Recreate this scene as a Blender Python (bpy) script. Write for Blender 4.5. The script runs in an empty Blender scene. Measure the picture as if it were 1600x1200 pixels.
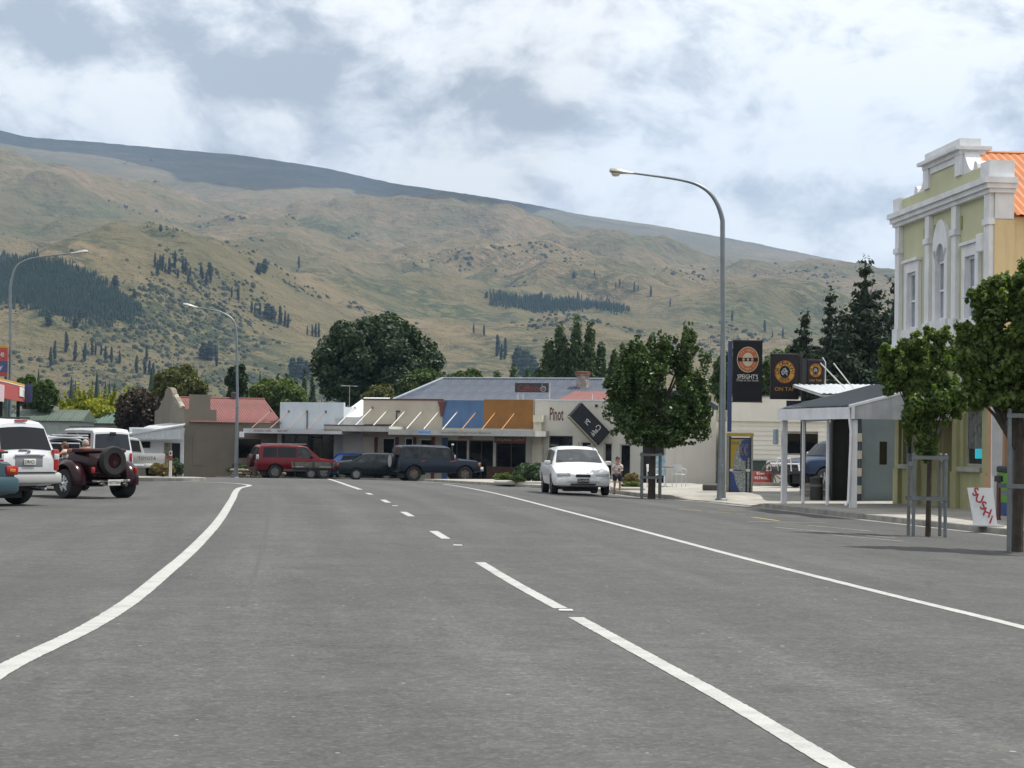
import bpy, bmesh, math, random
import numpy as np
from mathutils import Vector, Matrix
random.seed(7)
SC = bpy.context.scene
COL = SC.collection
R = math.radians
# ------------------------------------------------------------------ camera
F = 3400.0                      # focal length in pixels of the 1600 px wide photograph
EYE = 1.5
PITCH = math.atan(90 / F)
ROLL = R(0.8)
fw = Vector((0, math.cos(PITCH), math.sin(PITCH)))
u0 = Vector((0, -math.sin(PITCH), math.cos(PITCH)))
r0 = Vector((1, 0, 0))
rt = r0 * math.cos(ROLL) + u0 * math.sin(ROLL)
up = u0 * math.cos(ROLL) - r0 * math.sin(ROLL)
cd = bpy.data.cameras.new('camera')
cd.sensor_width = 36; cd.lens = 36 * F / 1600
cd.clip_start = 0.5; cd.clip_end = 40000
cam = bpy.data.objects.new('camera', cd); COL.objects.link(cam)
M4 = Matrix((rt, up, -fw)).transposed().to_4x4(); M4.translation = (0, 0, EYE)
cam.matrix_world = M4
SC.camera = cam
# ------------------------------------------------------------------ light
SUN_EL, SUN_AZ = R(62), R(72)   # azimuth from +Y towards +X
sdir = Vector((math.sin(SUN_AZ) * math.cos(SUN_EL), math.cos(SUN_AZ) * math.cos(SUN_EL), math.sin(SUN_EL)))
sl = bpy.data.lights.new('sun', 'SUN'); sl.energy = 5.0; sl.angle = R(0.5); sl.color = (1, 0.955, 0.88)
so = bpy.data.objects.new('sun', sl); COL.objects.link(so)
so.rotation_euler = sdir.to_track_quat('Z', 'Y').to_euler()
so.location = (0, 0, 60)
vs = SC.view_settings
vs.view_transform = 'Standard'; vs.look = 'None'; vs.gamma = 1; vs.exposure = 0.15; vs.use_curve_mapping = False
SC.cycles.max_bounces = 6; SC.cycles.transparent_max_bounces = 8
SC.cycles.volume_bounces = 0
SC.cycles.use_denoising = True
SC.cycles.sample_clamp_indirect = 6

class NT:
    """tiny helper for node trees"""
    def __init__(s, nt): s.nt = nt; nt.nodes.clear()
    def n(s, typ, **k):
        nd = s.nt.nodes.new(typ)
        ins = k.pop('i', {})
        for a, v in k.items(): setattr(nd, a, v)
        for a, v in ins.items():
            if hasattr(v, 'is_output'): s.nt.links.new(v, nd.inputs[a])
            else: nd.inputs[a].default_value = v
        return nd
    def math(s, op, a, b=0.0, c=0.0, clamp=False):
        nd = s.n('ShaderNodeMath', operation=op, use_clamp=clamp, i={0: a, 1: b, 2: c}); return nd.outputs[0]
    def vmath(s, op, a, b=(0, 0, 0)):
        nd = s.n('ShaderNodeVectorMath', operation=op, i={0: a, 1: b}); return nd.outputs[0]
    def noise(s, vec, scale, detail=4, rough=.55, dist=0.0):
        return s.n('ShaderNodeTexNoise', i={'Vector': vec, 'Scale': scale, 'Detail': detail, 'Roughness': rough, 'Distortion': dist}).outputs[0]
    def ramp(s, fac, pts):
        nd = s.n('ShaderNodeValToRGB', i={0: fac}); cr = nd.color_ramp
        while len(cr.elements) < len(pts): cr.elements.new(0.5)
        for e, (p, c) in zip(cr.elements, pts):
            e.position = p; e.color = (c, c, c, 1) if not hasattr(c, '__len__') else (*c, 1)
        return nd.outputs[0]
    def mix(s, fac, a, b, mode='MIX'):
        nd = s.n('ShaderNodeMix', data_type='RGBA', blend_type=mode, clamp_factor=True)
        for k, v in ((0, fac), (6, a), (7, b)):
            if hasattr(v, 'is_output'): s.nt.links.new(v, nd.inputs[k])
            else: nd.inputs[k].default_value = v if k == 0 else (*v[:3], 1)
        return nd.outputs[2]

# ------------------------------------------------------------------ sky
world = bpy.data.worlds.new('World'); SC.world = world; world.use_nodes = True
w = NT(world.node_tree)
sky = w.n('ShaderNodeTexSky', sky_type='NISHITA', sun_disc=False, sun_elevation=SUN_EL, sun_rotation=SUN_AZ)
sky.air_density = 1.0; sky.dust_density = 1.5; sky.ozone_density = 1.5
SKYOFF = (3.1, 2.2, 0.9)
tc = w.n('ShaderNodeTexCoord').outputs['Generated']
p = w.n('ShaderNodeMapping', i={'Vector': tc, 'Scale': (1, 1, 1.5), 'Location': SKYOFF}).outputs[0]
warp = w.n('ShaderNodeTexNoise', i={'Vector': p, 'Scale': 9.0, 'Detail': 4}).outputs[1]
pw = w.vmath('ADD', p, w.vmath('MULTIPLY', w.vmath('SUBTRACT', warp, (.5, .5, .5)), (.07, .07, .05)))
def dens(q):
    """cloud thickness: big heaps carrying smaller billows"""
    a = w.noise(q, 6.5, 2, .45); b = w.noise(q, 15.0, 10, .60)
    return w.math('ADD', w.math('MULTIPLY', a, .48), w.math('MULTIPLY', b, .52))
dA = dens(pw); dB = dens(w.vmath('ADD', pw, (.012, -.002, .022)))
light = w.math('MULTIPLY', w.math('SUBTRACT', dA, dB), 7.0)               # flanks that face the sun are brighter
thick = w.math('MULTIPLY', w.math('SUBTRACT', dA, .5), -2.6)              # thick cloud is greyer underneath
tone = w.math('ADD', w.math('ADD', thick, light), .56)
cloud = w.ramp(tone, [(.02, (.42, .45, .495)), (.28, (.59, .615, .65)), (.48, (.76, .775, .795)), (.70, (.92, .925, .925)), (.92, (1.0, 1.0, .99))])
cloud = w.vmath('MULTIPLY', cloud, (11.3, 11.3, 11.2))
gap = w.ramp(w.math('ADD', w.math('MULTIPLY', dA, .6), w.math('MULTIPLY', w.noise(p, 3.1, 2), .5)), [(.37, 1.0), (.45, 0.0)])
skyc = w.mix(1.0, sky.outputs[0], (1.25, 1.25, 1.3), 'MULTIPLY')
z = w.n('ShaderNodeSeparateXYZ', i={0: tc}).outputs[2]
lowband = w.ramp(z, [(0.0, 1.0), (.10, .60), (.19, 0.0)])                 # far cloud evens out to pale blue towards the horizon
pale = w.mix(w.math('MULTIPLY', lowband, .50), cloud, (7.9, 8.2, 8.6))
col = w.mix(w.math('MULTIPLY', gap, .8), pale, skyc)
bg = w.n('ShaderNodeBackground', i={'Color': col, 'Strength': 0.1})
w.nt.links.new(bg.outputs[0], w.n('ShaderNodeOutputWorld').inputs[0])

# ------------------------------------------------------------------ pixels to places
def ray(px, py): return (fw * F + rt * (px - 800) + up * (600 - py)).normalized()
def atY(px, py, Y):
    d = ray(px, py); t = Y / d.y
    return Vector((d.x * t, Y, EYE + d.z * t))
def zat(px, py, Y): return atY(px, py, Y).z
def Xat(px, Y, z=0.0):
    zz = z - EYE; k = (px - 800) / F
    den = rt.x - k * fw.x
    return -(Y * rt.y + zz * rt.z - k * (Y * fw.y + zz * fw.z)) / den
def sm(a, b, x):
    t = np.clip((x - a) / (b - a), 0, 1); return t * t * (3 - 2 * t)
CY = [0, 10, 19, 27, 35, 45, 54, 63, 73, 85, 100, 120, 160, 260]
CX = [2.6, 1.55, .49, -.44, -1.2, -2.2, -3.2, -4.4, -5.7, -7.6, -10.6, -15.5, -28, -62]
def ground(X, Y):
    X = np.asarray(X, float); Y = np.asarray(Y, float)
    t = X - np.interp(Y, CY, CX)
    y2 = np.clip(Y - 55, 0, 75)
    fall = -y2 * y2 * 1.7e-4 - np.clip(Y - 130, 0, 60) * .012
    cam_r = -.026 * np.clip(t - 3.3, 0, 9) * (1 - sm(90, 125, Y))
    return fall + cam_r - .03 * np.clip(-t - 4, 0, 3) / 3
KY = [8, 20, 32, 43, 51.3, 57.5, 63.5, 66, 68, 74, 81, 86, 92, 99, 106]
KX = [15.0, 13.6, 11.6, 9.9, 8.15, 7.0, 6.0, 4.9, 4.0, 3.4, 1.6, -.2, -1.8, -3.0, -4.2]
def kerbX(Y): return np.interp(Y, KY, KX)
def kerbH(Y): return .13 - .10 * (sm(58.5, 60, Y) - sm(65, 66.2, Y))
def zed(X, Y):
    kx = kerbX(Y)
    k = float(ground(kx, Y) + kerbH(Y) + .012 * np.clip(X - kx, 0, 8))
    return k if (X > kx and 8 < Y < 106) else float(ground(X, Y))
def G(px, py, path=False):
    """where the ray through a pixel meets the ground"""
    d = ray(px, py); f = zed if path else (lambda a, b: float(ground(a, b)))
    lo = 6.0; t = lo
    while t < 400:
        q = d * t
        if EYE + q.z < f(q.x, q.y): break
        t += .4
    a, b = t - .4, t
    for _ in range(18):
        m = (a + b) / 2; q = d * m
        if EYE + q.z < f(q.x, q.y): b = m
        else: a = m
    q = d * b
    return Vector((q.x, q.y, f(q.x, q.y)))

# ------------------------------------------------------------------ materials
def mat(name, c, rough=.7, metal=0.0, var=.12, vscale=3.0, bump=0.0, bscale=40.0, spec=.5, coat=0.0, dirt=None, emit=None):
    m = bpy.data.materials.new(name); m.use_nodes = True
    t = NT(m.node_tree)
    oc = t.n('ShaderNodeTexCoord').outputs['Object']
    b = t.n('ShaderNodeBsdfPrincipled')
    b.inputs['Roughness'].default_value = rough; b.inputs['Metallic'].default_value = metal
    b.inputs['Specular IOR Level'].default_value = spec; b.inputs['Coat Weight'].default_value = coat
    if var:
        nz = t.noise(oc, vscale, 5)
        dk = tuple(x * (1 - var * 1.6) for x in c); lt = tuple(min(1, x * (1 + var)) for x in c)
        colr = t.ramp(nz, [(.3, dk), (.7, lt)])
        if dirt:
            dn = t.ramp(t.noise(oc, vscale * .45, 6, .65), [(.52, 0.0), (.72, 1.0)])
            sv_ = t.n('ShaderNodeMapping', i={'Vector': oc, 'Scale': (2.2, 2.2, .16)}).outputs[0]      # runs left by rain
            dn = t.math('MAXIMUM', dn, t.ramp(t.noise(sv_, 2.0, 5, .7), [(.52, 0.0), (.72, .65)]))
            colr = t.mix(t.math('MULTIPLY', dn, dirt[1]), colr, dirt[0])
        t.nt.links.new(colr, b.inputs['Base Color'])
    else: b.inputs['Base Color'].default_value = (*c, 1)
    if bump:
        bn = t.n('ShaderNodeBump', i={'Height': t.noise(oc, bscale, 4), 'Strength': bump, 'Distance': .02})
        t.nt.links.new(bn.outputs[0], b.inputs['Normal'])
    if emit:
        b.inputs['Emission Color'].default_value = (*emit[0], 1); b.inputs['Emission Strength'].default_value = emit[1]
    t.nt.links.new(b.outputs[0], t.n('ShaderNodeOutputMaterial').inputs[0])
    return m
def leafmat(name, c, c2, trans=.35, rough=.55, sc=.9):
    m = bpy.data.materials.new(name); m.use_nodes = True
    t = NT(m.node_tree)
    g = t.n('ShaderNodeNewGeometry')
    oc = t.n('ShaderNodeTexCoord').outputs['Object']
    f = t.math('ADD', t.math('MULTIPLY', g.outputs['Random Per Island'], .6), t.math('MULTIPLY', t.noise(oc, sc, 3), .5))
    colr = t.ramp(f, [(.2, c), (.85, c2)])
    b = t.n('ShaderNodeBsdfPrincipled', i={'Base Color': colr, 'Roughness': rough, 'Specular IOR Level': .35})
    tr = t.n('ShaderNodeBsdfTranslucent', i={'Color': t.mix(1.0, colr, (1.25, 1.35, .6), 'MULTIPLY')})
    mx = t.n('ShaderNodeMixShader', i={0: trans, 1: b.outputs[0], 2: tr.outputs[0]})
    t.nt.links.new(mx.outputs[0], t.n('ShaderNodeOutputMaterial').inputs[0])
    return m
MT = {}
def C(name, c=None, **k):
    if name not in MT: MT[name] = mat(name, c, **k)
    return MT[name]

# ------------------------------------------------------------------ mesh building
class MB:
    def __init__(s): s.v = []; s.f = []
    def add(s, vs, fs):
        o = len(s.v); s.v += [tuple(q) for q in vs]; s.f += [tuple(i + o for i in q) for q in fs]; return s
    def box(s, c, d, rz=0.0, M=None):
        hx, hy, hz = d[0] / 2, d[1] / 2, d[2] / 2
        q = [Vector((x, y, z)) for z in (-hz, hz) for x, y in ((-hx, -hy), (hx, -hy), (hx, hy), (-hx, hy))]
        if M is not None: q = [M @ a for a in q]
        elif rz: m = Matrix.Rotation(rz, 3, 'Z'); q = [m @ a for a in q]
        q = [a + Vector(c) for a in q]
        return s.add(q, [(3, 2, 1, 0), (4, 5, 6, 7), (0, 1, 5, 4), (1, 2, 6, 5), (2, 3, 7, 6), (3, 0, 4, 7)])
    def b2(s, x0, x1, y0, y1, z0, z1): return s.box(((x0 + x1) / 2, (y0 + y1) / 2, (z0 + z1) / 2), (abs(x1 - x0), abs(y1 - y0), abs(z1 - z0)))
    def rbox(s, c, d, bev=.03, seg=2, rz=0.0):
        bm = bmesh.new(); bmesh.ops.create_cube(bm, size=1)
        for q in bm.verts: q.co = Vector((q.co.x * d[0], q.co.y * d[1], q.co.z * d[2]))
        bmesh.ops.bevel(bm, geom=bm.edges[:], offset=min(bev, min(d) * .45), segments=seg, affect='EDGES', profile=.5)
        m = Matrix.Rotation(rz, 3, 'Z')
        bm.verts.index_update()
        s.add([m @ q.co + Vector(c) for q in bm.verts], [[a.index for a in f.verts] for f in bm.faces]); bm.free(); return s
    def prism(s, poly, a0, a1, axis='y'):
        """extrude a 2-D outline; axis y: outline is (x,z); axis x: (y,z); axis z: (x,y)"""
        def P(q, a): return {'y': (q[0], a, q[1]), 'x': (a, q[0], q[1]), 'z': (q[0], q[1], a)}[axis]
        n = len(poly)
        return s.add([P(q, a0) for q in poly] + [P(q, a1) for q in poly],
                     [tuple(range(n)), tuple(range(2 * n - 1, n - 1, -1))] + [(i, i + n, (i + 1) % n + n, (i + 1) % n)[::-1] for i in range(n)])
    def tube(s, pts, rad, n=8, caps=True):
        pts = [Vector(q) for q in pts]; k = len(pts)
        rad = rad if hasattr(rad, '__len__') else [rad] * k
        o = len(s.v); prev = None
        for i, q in enumerate(pts):
            t = (pts[min(i + 1, k - 1)] - pts[max(i - 1, 0)]).normalized()
            a = prev if prev is not None else (Vector((0, 0, 1)) if abs(t.z) < .9 else Vector((1, 0, 0)))
            a = (a - t * a.dot(t)).normalized(); prev = a; b = t.cross(a)
            for j in range(n):
                w_ = 2 * math.pi * j / n
                s.v.append(tuple(q + (a * math.cos(w_) + b * math.sin(w_)) * rad[i]))
        for i in range(k - 1):
            for j in range(n):
                s.f.append((o + i * n + j, o + i * n + (j + 1) % n, o + (i + 1) * n + (j + 1) % n, o + (i + 1) * n + j))
        if caps: s.f.append(tuple(o + j for j in range(n))[::-1]); s.f.append(tuple(o + (k - 1) * n + j for j in range(n)))
        return s
    def lathe(s, prof, c=(0, 0, 0), n=24, axis='z', closed=False):
        o = len(s.v); k = len(prof)
        for j in range(n):
            w_ = 2 * math.pi * j / n
            for (r_, h) in prof:
                a, b = r_ * math.cos(w_), r_ * math.sin(w_)
                q = {'z': (a, b, h), 'x': (h, a, b), 'y': (a, h, b)}[axis]
                s.v.append((q[0] + c[0], q[1] + c[1], q[2] + c[2]))
        for j in range(n):
            for i in range(k if closed else k - 1):
                i2 = (i + 1) % k
                s.f.append((o + j * k + i, o + ((j + 1) % n) * k + i, o + ((j + 1) % n) * k + i2, o + j * k + i2))
        return s
    def build(s, name, m, parent=None, smooth=False, angle=None):
        me = bpy.data.meshes.new(name); me.from_pydata(s.v, [], s.f)
        if smooth:
            me.polygons.foreach_set('use_smooth', [True] * len(me.polygons))
            me.update()
            me.set_sharp_from_angle(angle=R(angle or 35))
        bm = bmesh.new(); bm.from_mesh(me); bmesh.ops.recalc_face_normals(bm, faces=bm.faces[:]); bm.to_mesh(me); bm.free()
        me.update()
        for q in (m if isinstance(m, (list, tuple)) else [m]): me.materials.append(q)
        return link(name, me, parent)
def link(name, me, parent=None):
    o = bpy.data.objects.new(name, me); COL.objects.link(o)
    if parent is not None: o.parent = parent
    return o
def tag(o, label=None, cat=None, group=None, kind=None):
    if label: o['label'] = label
    if cat: o['category'] = cat
    if group: o['group'] = group
    if kind: o['kind'] = kind
    return o
def thing(name, label, cat, loc=(0, 0, 0), rz=0.0, group=None):
    o = bpy.data.objects.new(name, None); COL.objects.link(o)
    o.location = loc; o.rotation_euler = (0, 0, rz); o.empty_display_size = .3
    return tag(o, label, cat, group)
def copy_tree(o, parent=None):
    c = o.copy(); COL.objects.link(c); c.parent = parent
    for ch in list(o.children): copy_tree(ch, c)
    return c
def fastmesh(name, V, Fq, m, parent=None, smooth=False, kind=None):
    """V (n,3) array, Fq (k,3|4) array"""
    me = bpy.data.meshes.new(name); nf, nv = Fq.shape
    me.vertices.add(len(V)); me.vertices.foreach_set('co', np.asarray(V, np.float32).ravel())
    me.loops.add(nf * nv); me.loops.foreach_set('vertex_index', Fq.astype(np.int32).ravel())
    me.polygons.add(nf)
    me.polygons.foreach_set('loop_start', np.arange(0, nf * nv, nv, dtype=np.int32))
    me.polygons.foreach_set('use_smooth', np.full(nf, smooth))
    me.update(calc_edges=True); me.validate()
    me.materials.append(m)
    o = link(name, me, parent)
    if kind: o['kind'] = kind
    return o
def text(name, s, size, m, parent, M, ext=.006, ax='CENTER', sx=1.0, mirror=False, bold=0.0):
    cu = bpy.data.curves.new(name, 'FONT'); cu.body = s; cu.size = size; cu.extrude = ext; cu.resolution_u = 2; cu.offset = bold
    cu.align_x = ax; cu.align_y = 'CENTER'
    tmp = bpy.data.objects.new('tmp', cu); COL.objects.link(tmp)
    dg = bpy.context.evaluated_depsgraph_get()
    me = bpy.data.meshes.new_from_object(tmp.evaluated_get(dg)); bpy.data.objects.remove(tmp)
    bpy.data.curves.remove(cu)
    me.transform(M @ Matrix.Diagonal((sx * (-1 if mirror else 1), 1, 1, 1)))
    me.materials.clear(); me.materials.append(m); me.name = name
    return link(name, me, parent)
def frame(o, xdir, up_=(0, 0, 1)):
    """matrix whose x runs along xdir, y along up, z out of the face"""
    x = Vector(xdir).normalized(); y = Vector(up_); y = (y - x * y.dot(x)).normalized(); zz = x.cross(y)
    m = Matrix((x, y, zz)).transposed().to_4x4(); m.translation = o
    return m
# ================================================================== the land
# ---- noise for terrain
_rng = np.random.RandomState(5)
_perm = _rng.permutation(512); _perm = np.concatenate([_perm, _perm])
_grad = np.stack([np.cos(np.linspace(0, 2 * np.pi, 512, endpoint=False)), np.sin(np.linspace(0, 2 * np.pi, 512, endpoint=False))], 1)
def perlin(x, y):
    xi = np.floor(x).astype(int); yi = np.floor(y).astype(int); xf = x - xi; yf = y - yi
    u = xf * xf * xf * (xf * (xf * 6 - 15) + 10); v = yf * yf * yf * (yf * (yf * 6 - 15) + 10)
    def gr(ix, iy, dx, dy):
        g = _grad[_perm[(_perm[ix & 511] + iy) & 511]]; return g[..., 0] * dx + g[..., 1] * dy
    a = gr(xi, yi, xf, yf); b = gr(xi + 1, yi, xf - 1, yf); c = gr(xi, yi + 1, xf, yf - 1); d = gr(xi + 1, yi + 1, xf - 1, yf - 1)
    return (a * (1 - u) + b * u) * (1 - v) + (c * (1 - u) + d * u) * v
def fbm(x, y, o=5, lac=2.03, g=.5):
    s = 0; a = 1
    for i in range(o): s = s + a * perlin(x + 17.3 * i, y - 9.1 * i); x = x * lac; y = y * lac; a *= g
    return s
def ridged(x, y, o=5):
    s = 0; a = 1
    for i in range(o): s = s + a * (1 - 2.2 * np.abs(perlin(x + 31.7 * i, y + 7.7 * i))); x = x * 2.07; y = y * 2.07; a *= .5
    return s
SKY_PX = [(-900, 150), (-400, 175), (0, 203), (40, 213), (100, 218), (200, 228), (300, 238), (370, 243), (450, 255), (520, 265), (570, 276), (610, 285), (690, 296), (760, 306),
          (830, 318), (900, 333), (1000, 350), (1080, 362), (1200, 385), (1300, 405), (1400, 425), (1600, 455), (1900, 500), (2500, 560)]
_th = []; _te = []
for (a, b) in SKY_PX:
    d = ray(a, b); _th.append(d.x / d.y); _te.append(d.z / math.hypot(d.x, d.y))
RS = 6800.0; RB = 1350.0
def hill(X, Y):
    X = np.asarray(X, float); Y = np.asarray(Y, float)
    r = np.hypot(X, Y); k = X / np.maximum(Y, 1)
    te = np.interp(k, _th, _te)
    rs = RS + 900 * perlin(k * 5 + 3.3, k * 0 + .5)
    u = np.clip((r - RB) / (rs - RB), 0, 1)
    zs = rs * te
    zz = zs * u * (.80 + .20 * u)
    back = np.clip(r - rs, 0, None); zz = zz - back * .35
    wx = X + 220 * fbm(X / 900., Y / 900., 3); wy = Y + 220 * fbm(X / 900. + 40, Y / 900., 3)
    win = sm(0, .10, u) * (1 - .93 * sm(.45, .86, u)) * (.55 + .45 * sm(.0, .5, u))
    rel = 62 * ridged(wx / 1250. + .3 * wy / 1250., wy / 2100., 5) - 34
    rel = rel + 36 * ridged(wx / 560. - .35 * wy / 560., wy / 1000., 4) - 20 + 24 * fbm(wx / 230., wy / 300., 4) + 7 * fbm(X / 60., Y / 70., 3)
    zz = zz + win * rel * (.75 + .5 * te / .14)
    zz = zz + 58 * np.exp(-((X + 345) / 95) ** 2 - ((Y - 1720) / 220) ** 2) + 30 * np.exp(-((X + 240) / 130) ** 2 - ((Y - 1900) / 260) ** 2)
    # rock tors on the spurs
    for (cx_, cy_, h_, s_) in TORS: zz = zz + h_ * np.exp(-((X - cx_) / s_) ** 2 - ((Y - cy_) / (s_ * 1.6)) ** 2)
    return zz - 2.2
TORS = []
def hill_hit(px, py):
    d = ray(px, py); h = math.hypot(d.x, d.y)
    rr = np.arange(1000, 7600, 12.0); X = d.x / h * rr; Y = d.y / h * rr; Z = EYE + d.z / h * rr
    below = np.nonzero(hill(X, Y) >= Z)[0]
    i = below[0] if len(below) else len(rr) - 1
    return float(X[i]), float(Y[i]), float(hill(X[i], Y[i]))
for (a, b, h_, s_) in ((463, 330, 20, 34), (566, 332, 22, 46), (700, 300, 5, 16), (518, 268, 8, 12), (1005, 352, 7, 22), (780, 365, 12, 24)):
    q = hill_hit(a, b + 4); TORS.append((q[0], q[1], h_, s_))

def hillmat():
    m = bpy.data.materials.new('dry_hill_grass'); m.use_nodes = True; t = NT(m.node_tree)
    oc = t.n('ShaderNodeTexCoord').outputs['Object']
    geo = t.n('ShaderNodeNewGeometry')
    n1 = t.noise(oc, .0017, 6, .6, .6); n2 = t.noise(oc, .011, 6, .62); n3 = t.noise(oc, .05, 5, .6); n4 = t.noise(oc, .0045, 5, .6, .4)
    base = t.ramp(n1, [(.36, (.102, .092, .048)), (.5, (.152, .119, .066)), (.64, (.196, .144, .086))])
    base = t.mix(t.ramp(n4, [(.50, 0.0), (.66, .6)]), base, (.086, .100, .040))
    base = t.mix(t.ramp(n2, [(.40, .5), (.52, 0.0)]), base, (.085, .080, .040))
    base = t.mix(t.ramp(n3, [(.35, .45), (.55, 0.0)]), base, (.076, .068, .034))
    # scrub and bracken too small to stand out, thickest low on the slope
    z = t.n('ShaderNodeSeparateXYZ', i={0: oc}).outputs[2]
    low = t.ramp(t.math('DIVIDE', z, 700), [(.02, 1.0), (.45, .5), (.8, .15)])
    cl = t.ramp(t.math('ADD', t.math('MULTIPLY', n4, .5), t.math('MULTIPLY', n2, .5)), [(.485, 0.0), (.55, 1.0)])
    sp = t.ramp(t.noise(oc, .07, 4, .7), [(.44, 0.0), (.52, 1.0)])
    base = t.mix(t.math('MULTIPLY', t.math('MULTIPLY', cl, sp), t.math('MULTIPLY', low, .95)), base, (.036, .044, .024))
    b = t.n('ShaderNodeBsdfPrincipled', i={'Base Color': base, 'Roughness': 1.0, 'Specular IOR Level': .1})
    bn = t.n('ShaderNodeBump', i={'Height': t.math('ADD', n3, t.math('MULTIPLY', n2, 2.0)), 'Strength': .8, 'Distance': 14.0})
    t.nt.links.new(bn.outputs[0], b.inputs['Normal'])
    t.nt.links.new(b.outputs[0], t.n('ShaderNodeOutputMaterial').inputs[0])
    return m
HM = hillmat()
ks = np.tan(np.linspace(R(-24), R(24), 430)); rr = np.concatenate([np.linspace(900, 1500, 40), np.linspace(1515, 3600, 170), np.linspace(3620, 6000, 120), np.linspace(6020, 8600, 110)])
KK, RR = np.meshgrid(ks, rr, indexing='ij')
hx = RR * KK / np.sqrt(1 + KK ** 2); hy = RR / np.sqrt(1 + KK ** 2)
hz = hill(hx, hy); hz[:, 0] = -6
def gridfaces(a, b):
    i = np.arange((a - 1) * b).reshape(a - 1, b)[:, :-1].ravel()
    return np.stack([i, i + b, i + b + 1, i + 1], 1)[:, ::-1]
ho = fastmesh('hills', np.stack([hx.ravel(), hy.ravel(), hz.ravel()], 1), gridfaces(*hx.shape)[:, ::-1], HM, smooth=True)
tag(ho, 'dry tawny grass hills with scrub and long ridge behind the town', kind='structure')

# ---- near ground: one sheet to the horizon
gm = mat('valley_grass', (.115, .125, .05), rough=1, var=.3, vscale=.05)
xs = np.concatenate([np.linspace(-9000, -90, 25), np.linspace(-80, 80, 81), np.linspace(90, 9000, 25)])
ys = np.concatenate([np.linspace(-900, -30, 8), np.linspace(-20, 220, 121), np.linspace(240, 1000, 20), np.linspace(1500, 9000, 10)])
XX, YY = np.meshgrid(xs, ys, indexing='ij')
ZZ = ground(XX, YY) - .12 - 1.5 * sm(700, 1000, YY) - 6 * sm(900, 1600, np.hypot(XX, YY))
gob = fastmesh('ground', np.stack([XX.ravel(), YY.ravel(), ZZ.ravel()], 1), gridfaces(*XX.shape)[:, ::-1], gm, smooth=True)
tag(gob, 'grassy valley floor around the town', kind='structure')

# ---- asphalt
def asphalt():
    m = bpy.data.materials.new('chip_seal'); m.use_nodes = True; t = NT(m.node_tree)
    oc = t.n('ShaderNodeTexCoord').outputs['Object']
    lane = t.n('ShaderNodeAttribute', attribute_name='lane').outputs['Fac']        # metres from the centre line
    along = t.n('ShaderNodeAttribute', attribute_name='along').outputs['Fac']
    lv = t.n('ShaderNodeCombineXYZ', i={0: lane, 1: t.math('MULTIPLY', along, .05), 2: 0.0}).outputs[0]
    wide = t.noise(oc, .10, 5, .6); lanes = t.noise(lv, 1.1, 5, .6); mid = t.noise(oc, 1.6, 6, .7)
    base = t.ramp(t.math('ADD', t.math('MULTIPLY', lanes, .55), t.math('MULTIPLY', wide, .45)), [(.34, (.062, .063, .062)), (.5, (.081, .082, .080)), (.66, (.106, .106, .102))])
    base = t.mix(t.ramp(mid, [(.36, .42), (.56, 0.0)]), base, (.055, .056, .055))
    # tyre-polished tracks and the darker oil strip between them, broken up by noise
    tw = t.math('ABSOLUTE', t.math('SUBTRACT', t.math('ABSOLUTE', lane), 1.85))
    brk = t.ramp(t.noise(lv, 2.3, 4, .6), [(.35, .25), (.65, 1.0)])
    trk = t.ramp(t.math('ABSOLUTE', t.math('SUBTRACT', tw, .80)), [(.0, .32), (.34, 0.0)])
    oil = t.ramp(tw, [(.0, .34), (.38, 0.0)])
    base = t.mix(t.math('MULTIPLY', trk, brk), base, (.112, .111, .107)); base = t.mix(t.math('MULTIPLY', oil, brk), base, (.057, .057, .056))
    # the chips themselves
    v1 = t.n('ShaderNodeTexVoronoi', i={'Vector': oc, 'Scale': 42.0}); c1 = t.n('ShaderNodeSeparateColor', i={0: v1.outputs['Color']}).outputs[0]
    v2 = t.n('ShaderNodeTexVoronoi', i={'Vector': oc, 'Scale': 13.0}); c2 = t.n('ShaderNodeSeparateColor', i={0: v2.outputs['Color']}).outputs[1]
    base = t.mix(1.0, base, t.ramp(c1, [(0.0, .78), (.55, 1.0), (.88, 1.10), (1.0, 1.45)]), 'MULTIPLY'); base = t.mix(1.0, base, t.ramp(c2, [(0.0, .90), (.6, 1.0), (1.0, 1.12)]), 'MULTIPLY')
    vor = t.n('ShaderNodeTexVoronoi', i={'Vector': oc, 'Scale': 6.0, 'Randomness': 1.0})
    rv = t.n('ShaderNodeSeparateColor', i={0: vor.outputs['Color']})
    cl = t.ramp(t.noise(oc, .35, 4, .6), [(.42, .10), (.62, .42)])
    peb = t.math('MULTIPLY', t.math('LESS_THAN', vor.outputs['Distance'], t.math('MULTIPLY', rv.outputs[1], .11)), t.math('LESS_THAN', rv.outputs[0], cl))
    base = t.mix(t.math('MULTIPLY', peb, .8), base, (.33, .32, .29))
    dst = t.ramp(t.noise(oc, .5, 5, .6), [(.52, 0.0), (.75, .30)])
    base = t.mix(dst, base, (.118, .114, .104))
    ck = t.n('ShaderNodeTexVoronoi', feature='DISTANCE_TO_EDGE', i={'Vector': t.vmath('ADD', oc, t.n('ShaderNodeTexNoise', i={'Vector': oc, 'Scale': 1.2}).outputs[1]), 'Scale': .16}).outputs[0]
    base = t.mix(t.math('MULTIPLY', t.ramp(ck, [(.0, 1.0), (.006, 0.0)]), t.ramp(t.noise(oc, .22, 2), [(.50, 0.0), (.60, .55)])), base, (.045, .045, .045))
    b = t.n('ShaderNodeBsdfPrincipled', i={'Base Color': base, 'Roughness': .88, 'Specular IOR Level': .25})
    bn = t.n('ShaderNodeBump', i={'Height': c1, 'Strength': .5, 'Distance': .008})
    t.nt.links.new(bn.outputs[0], b.inputs['Normal'])
    t.nt.links.new(b.outputs[0], t.n('ShaderNodeOutputMaterial').inputs[0]); return m
ASP = asphalt()
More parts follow.
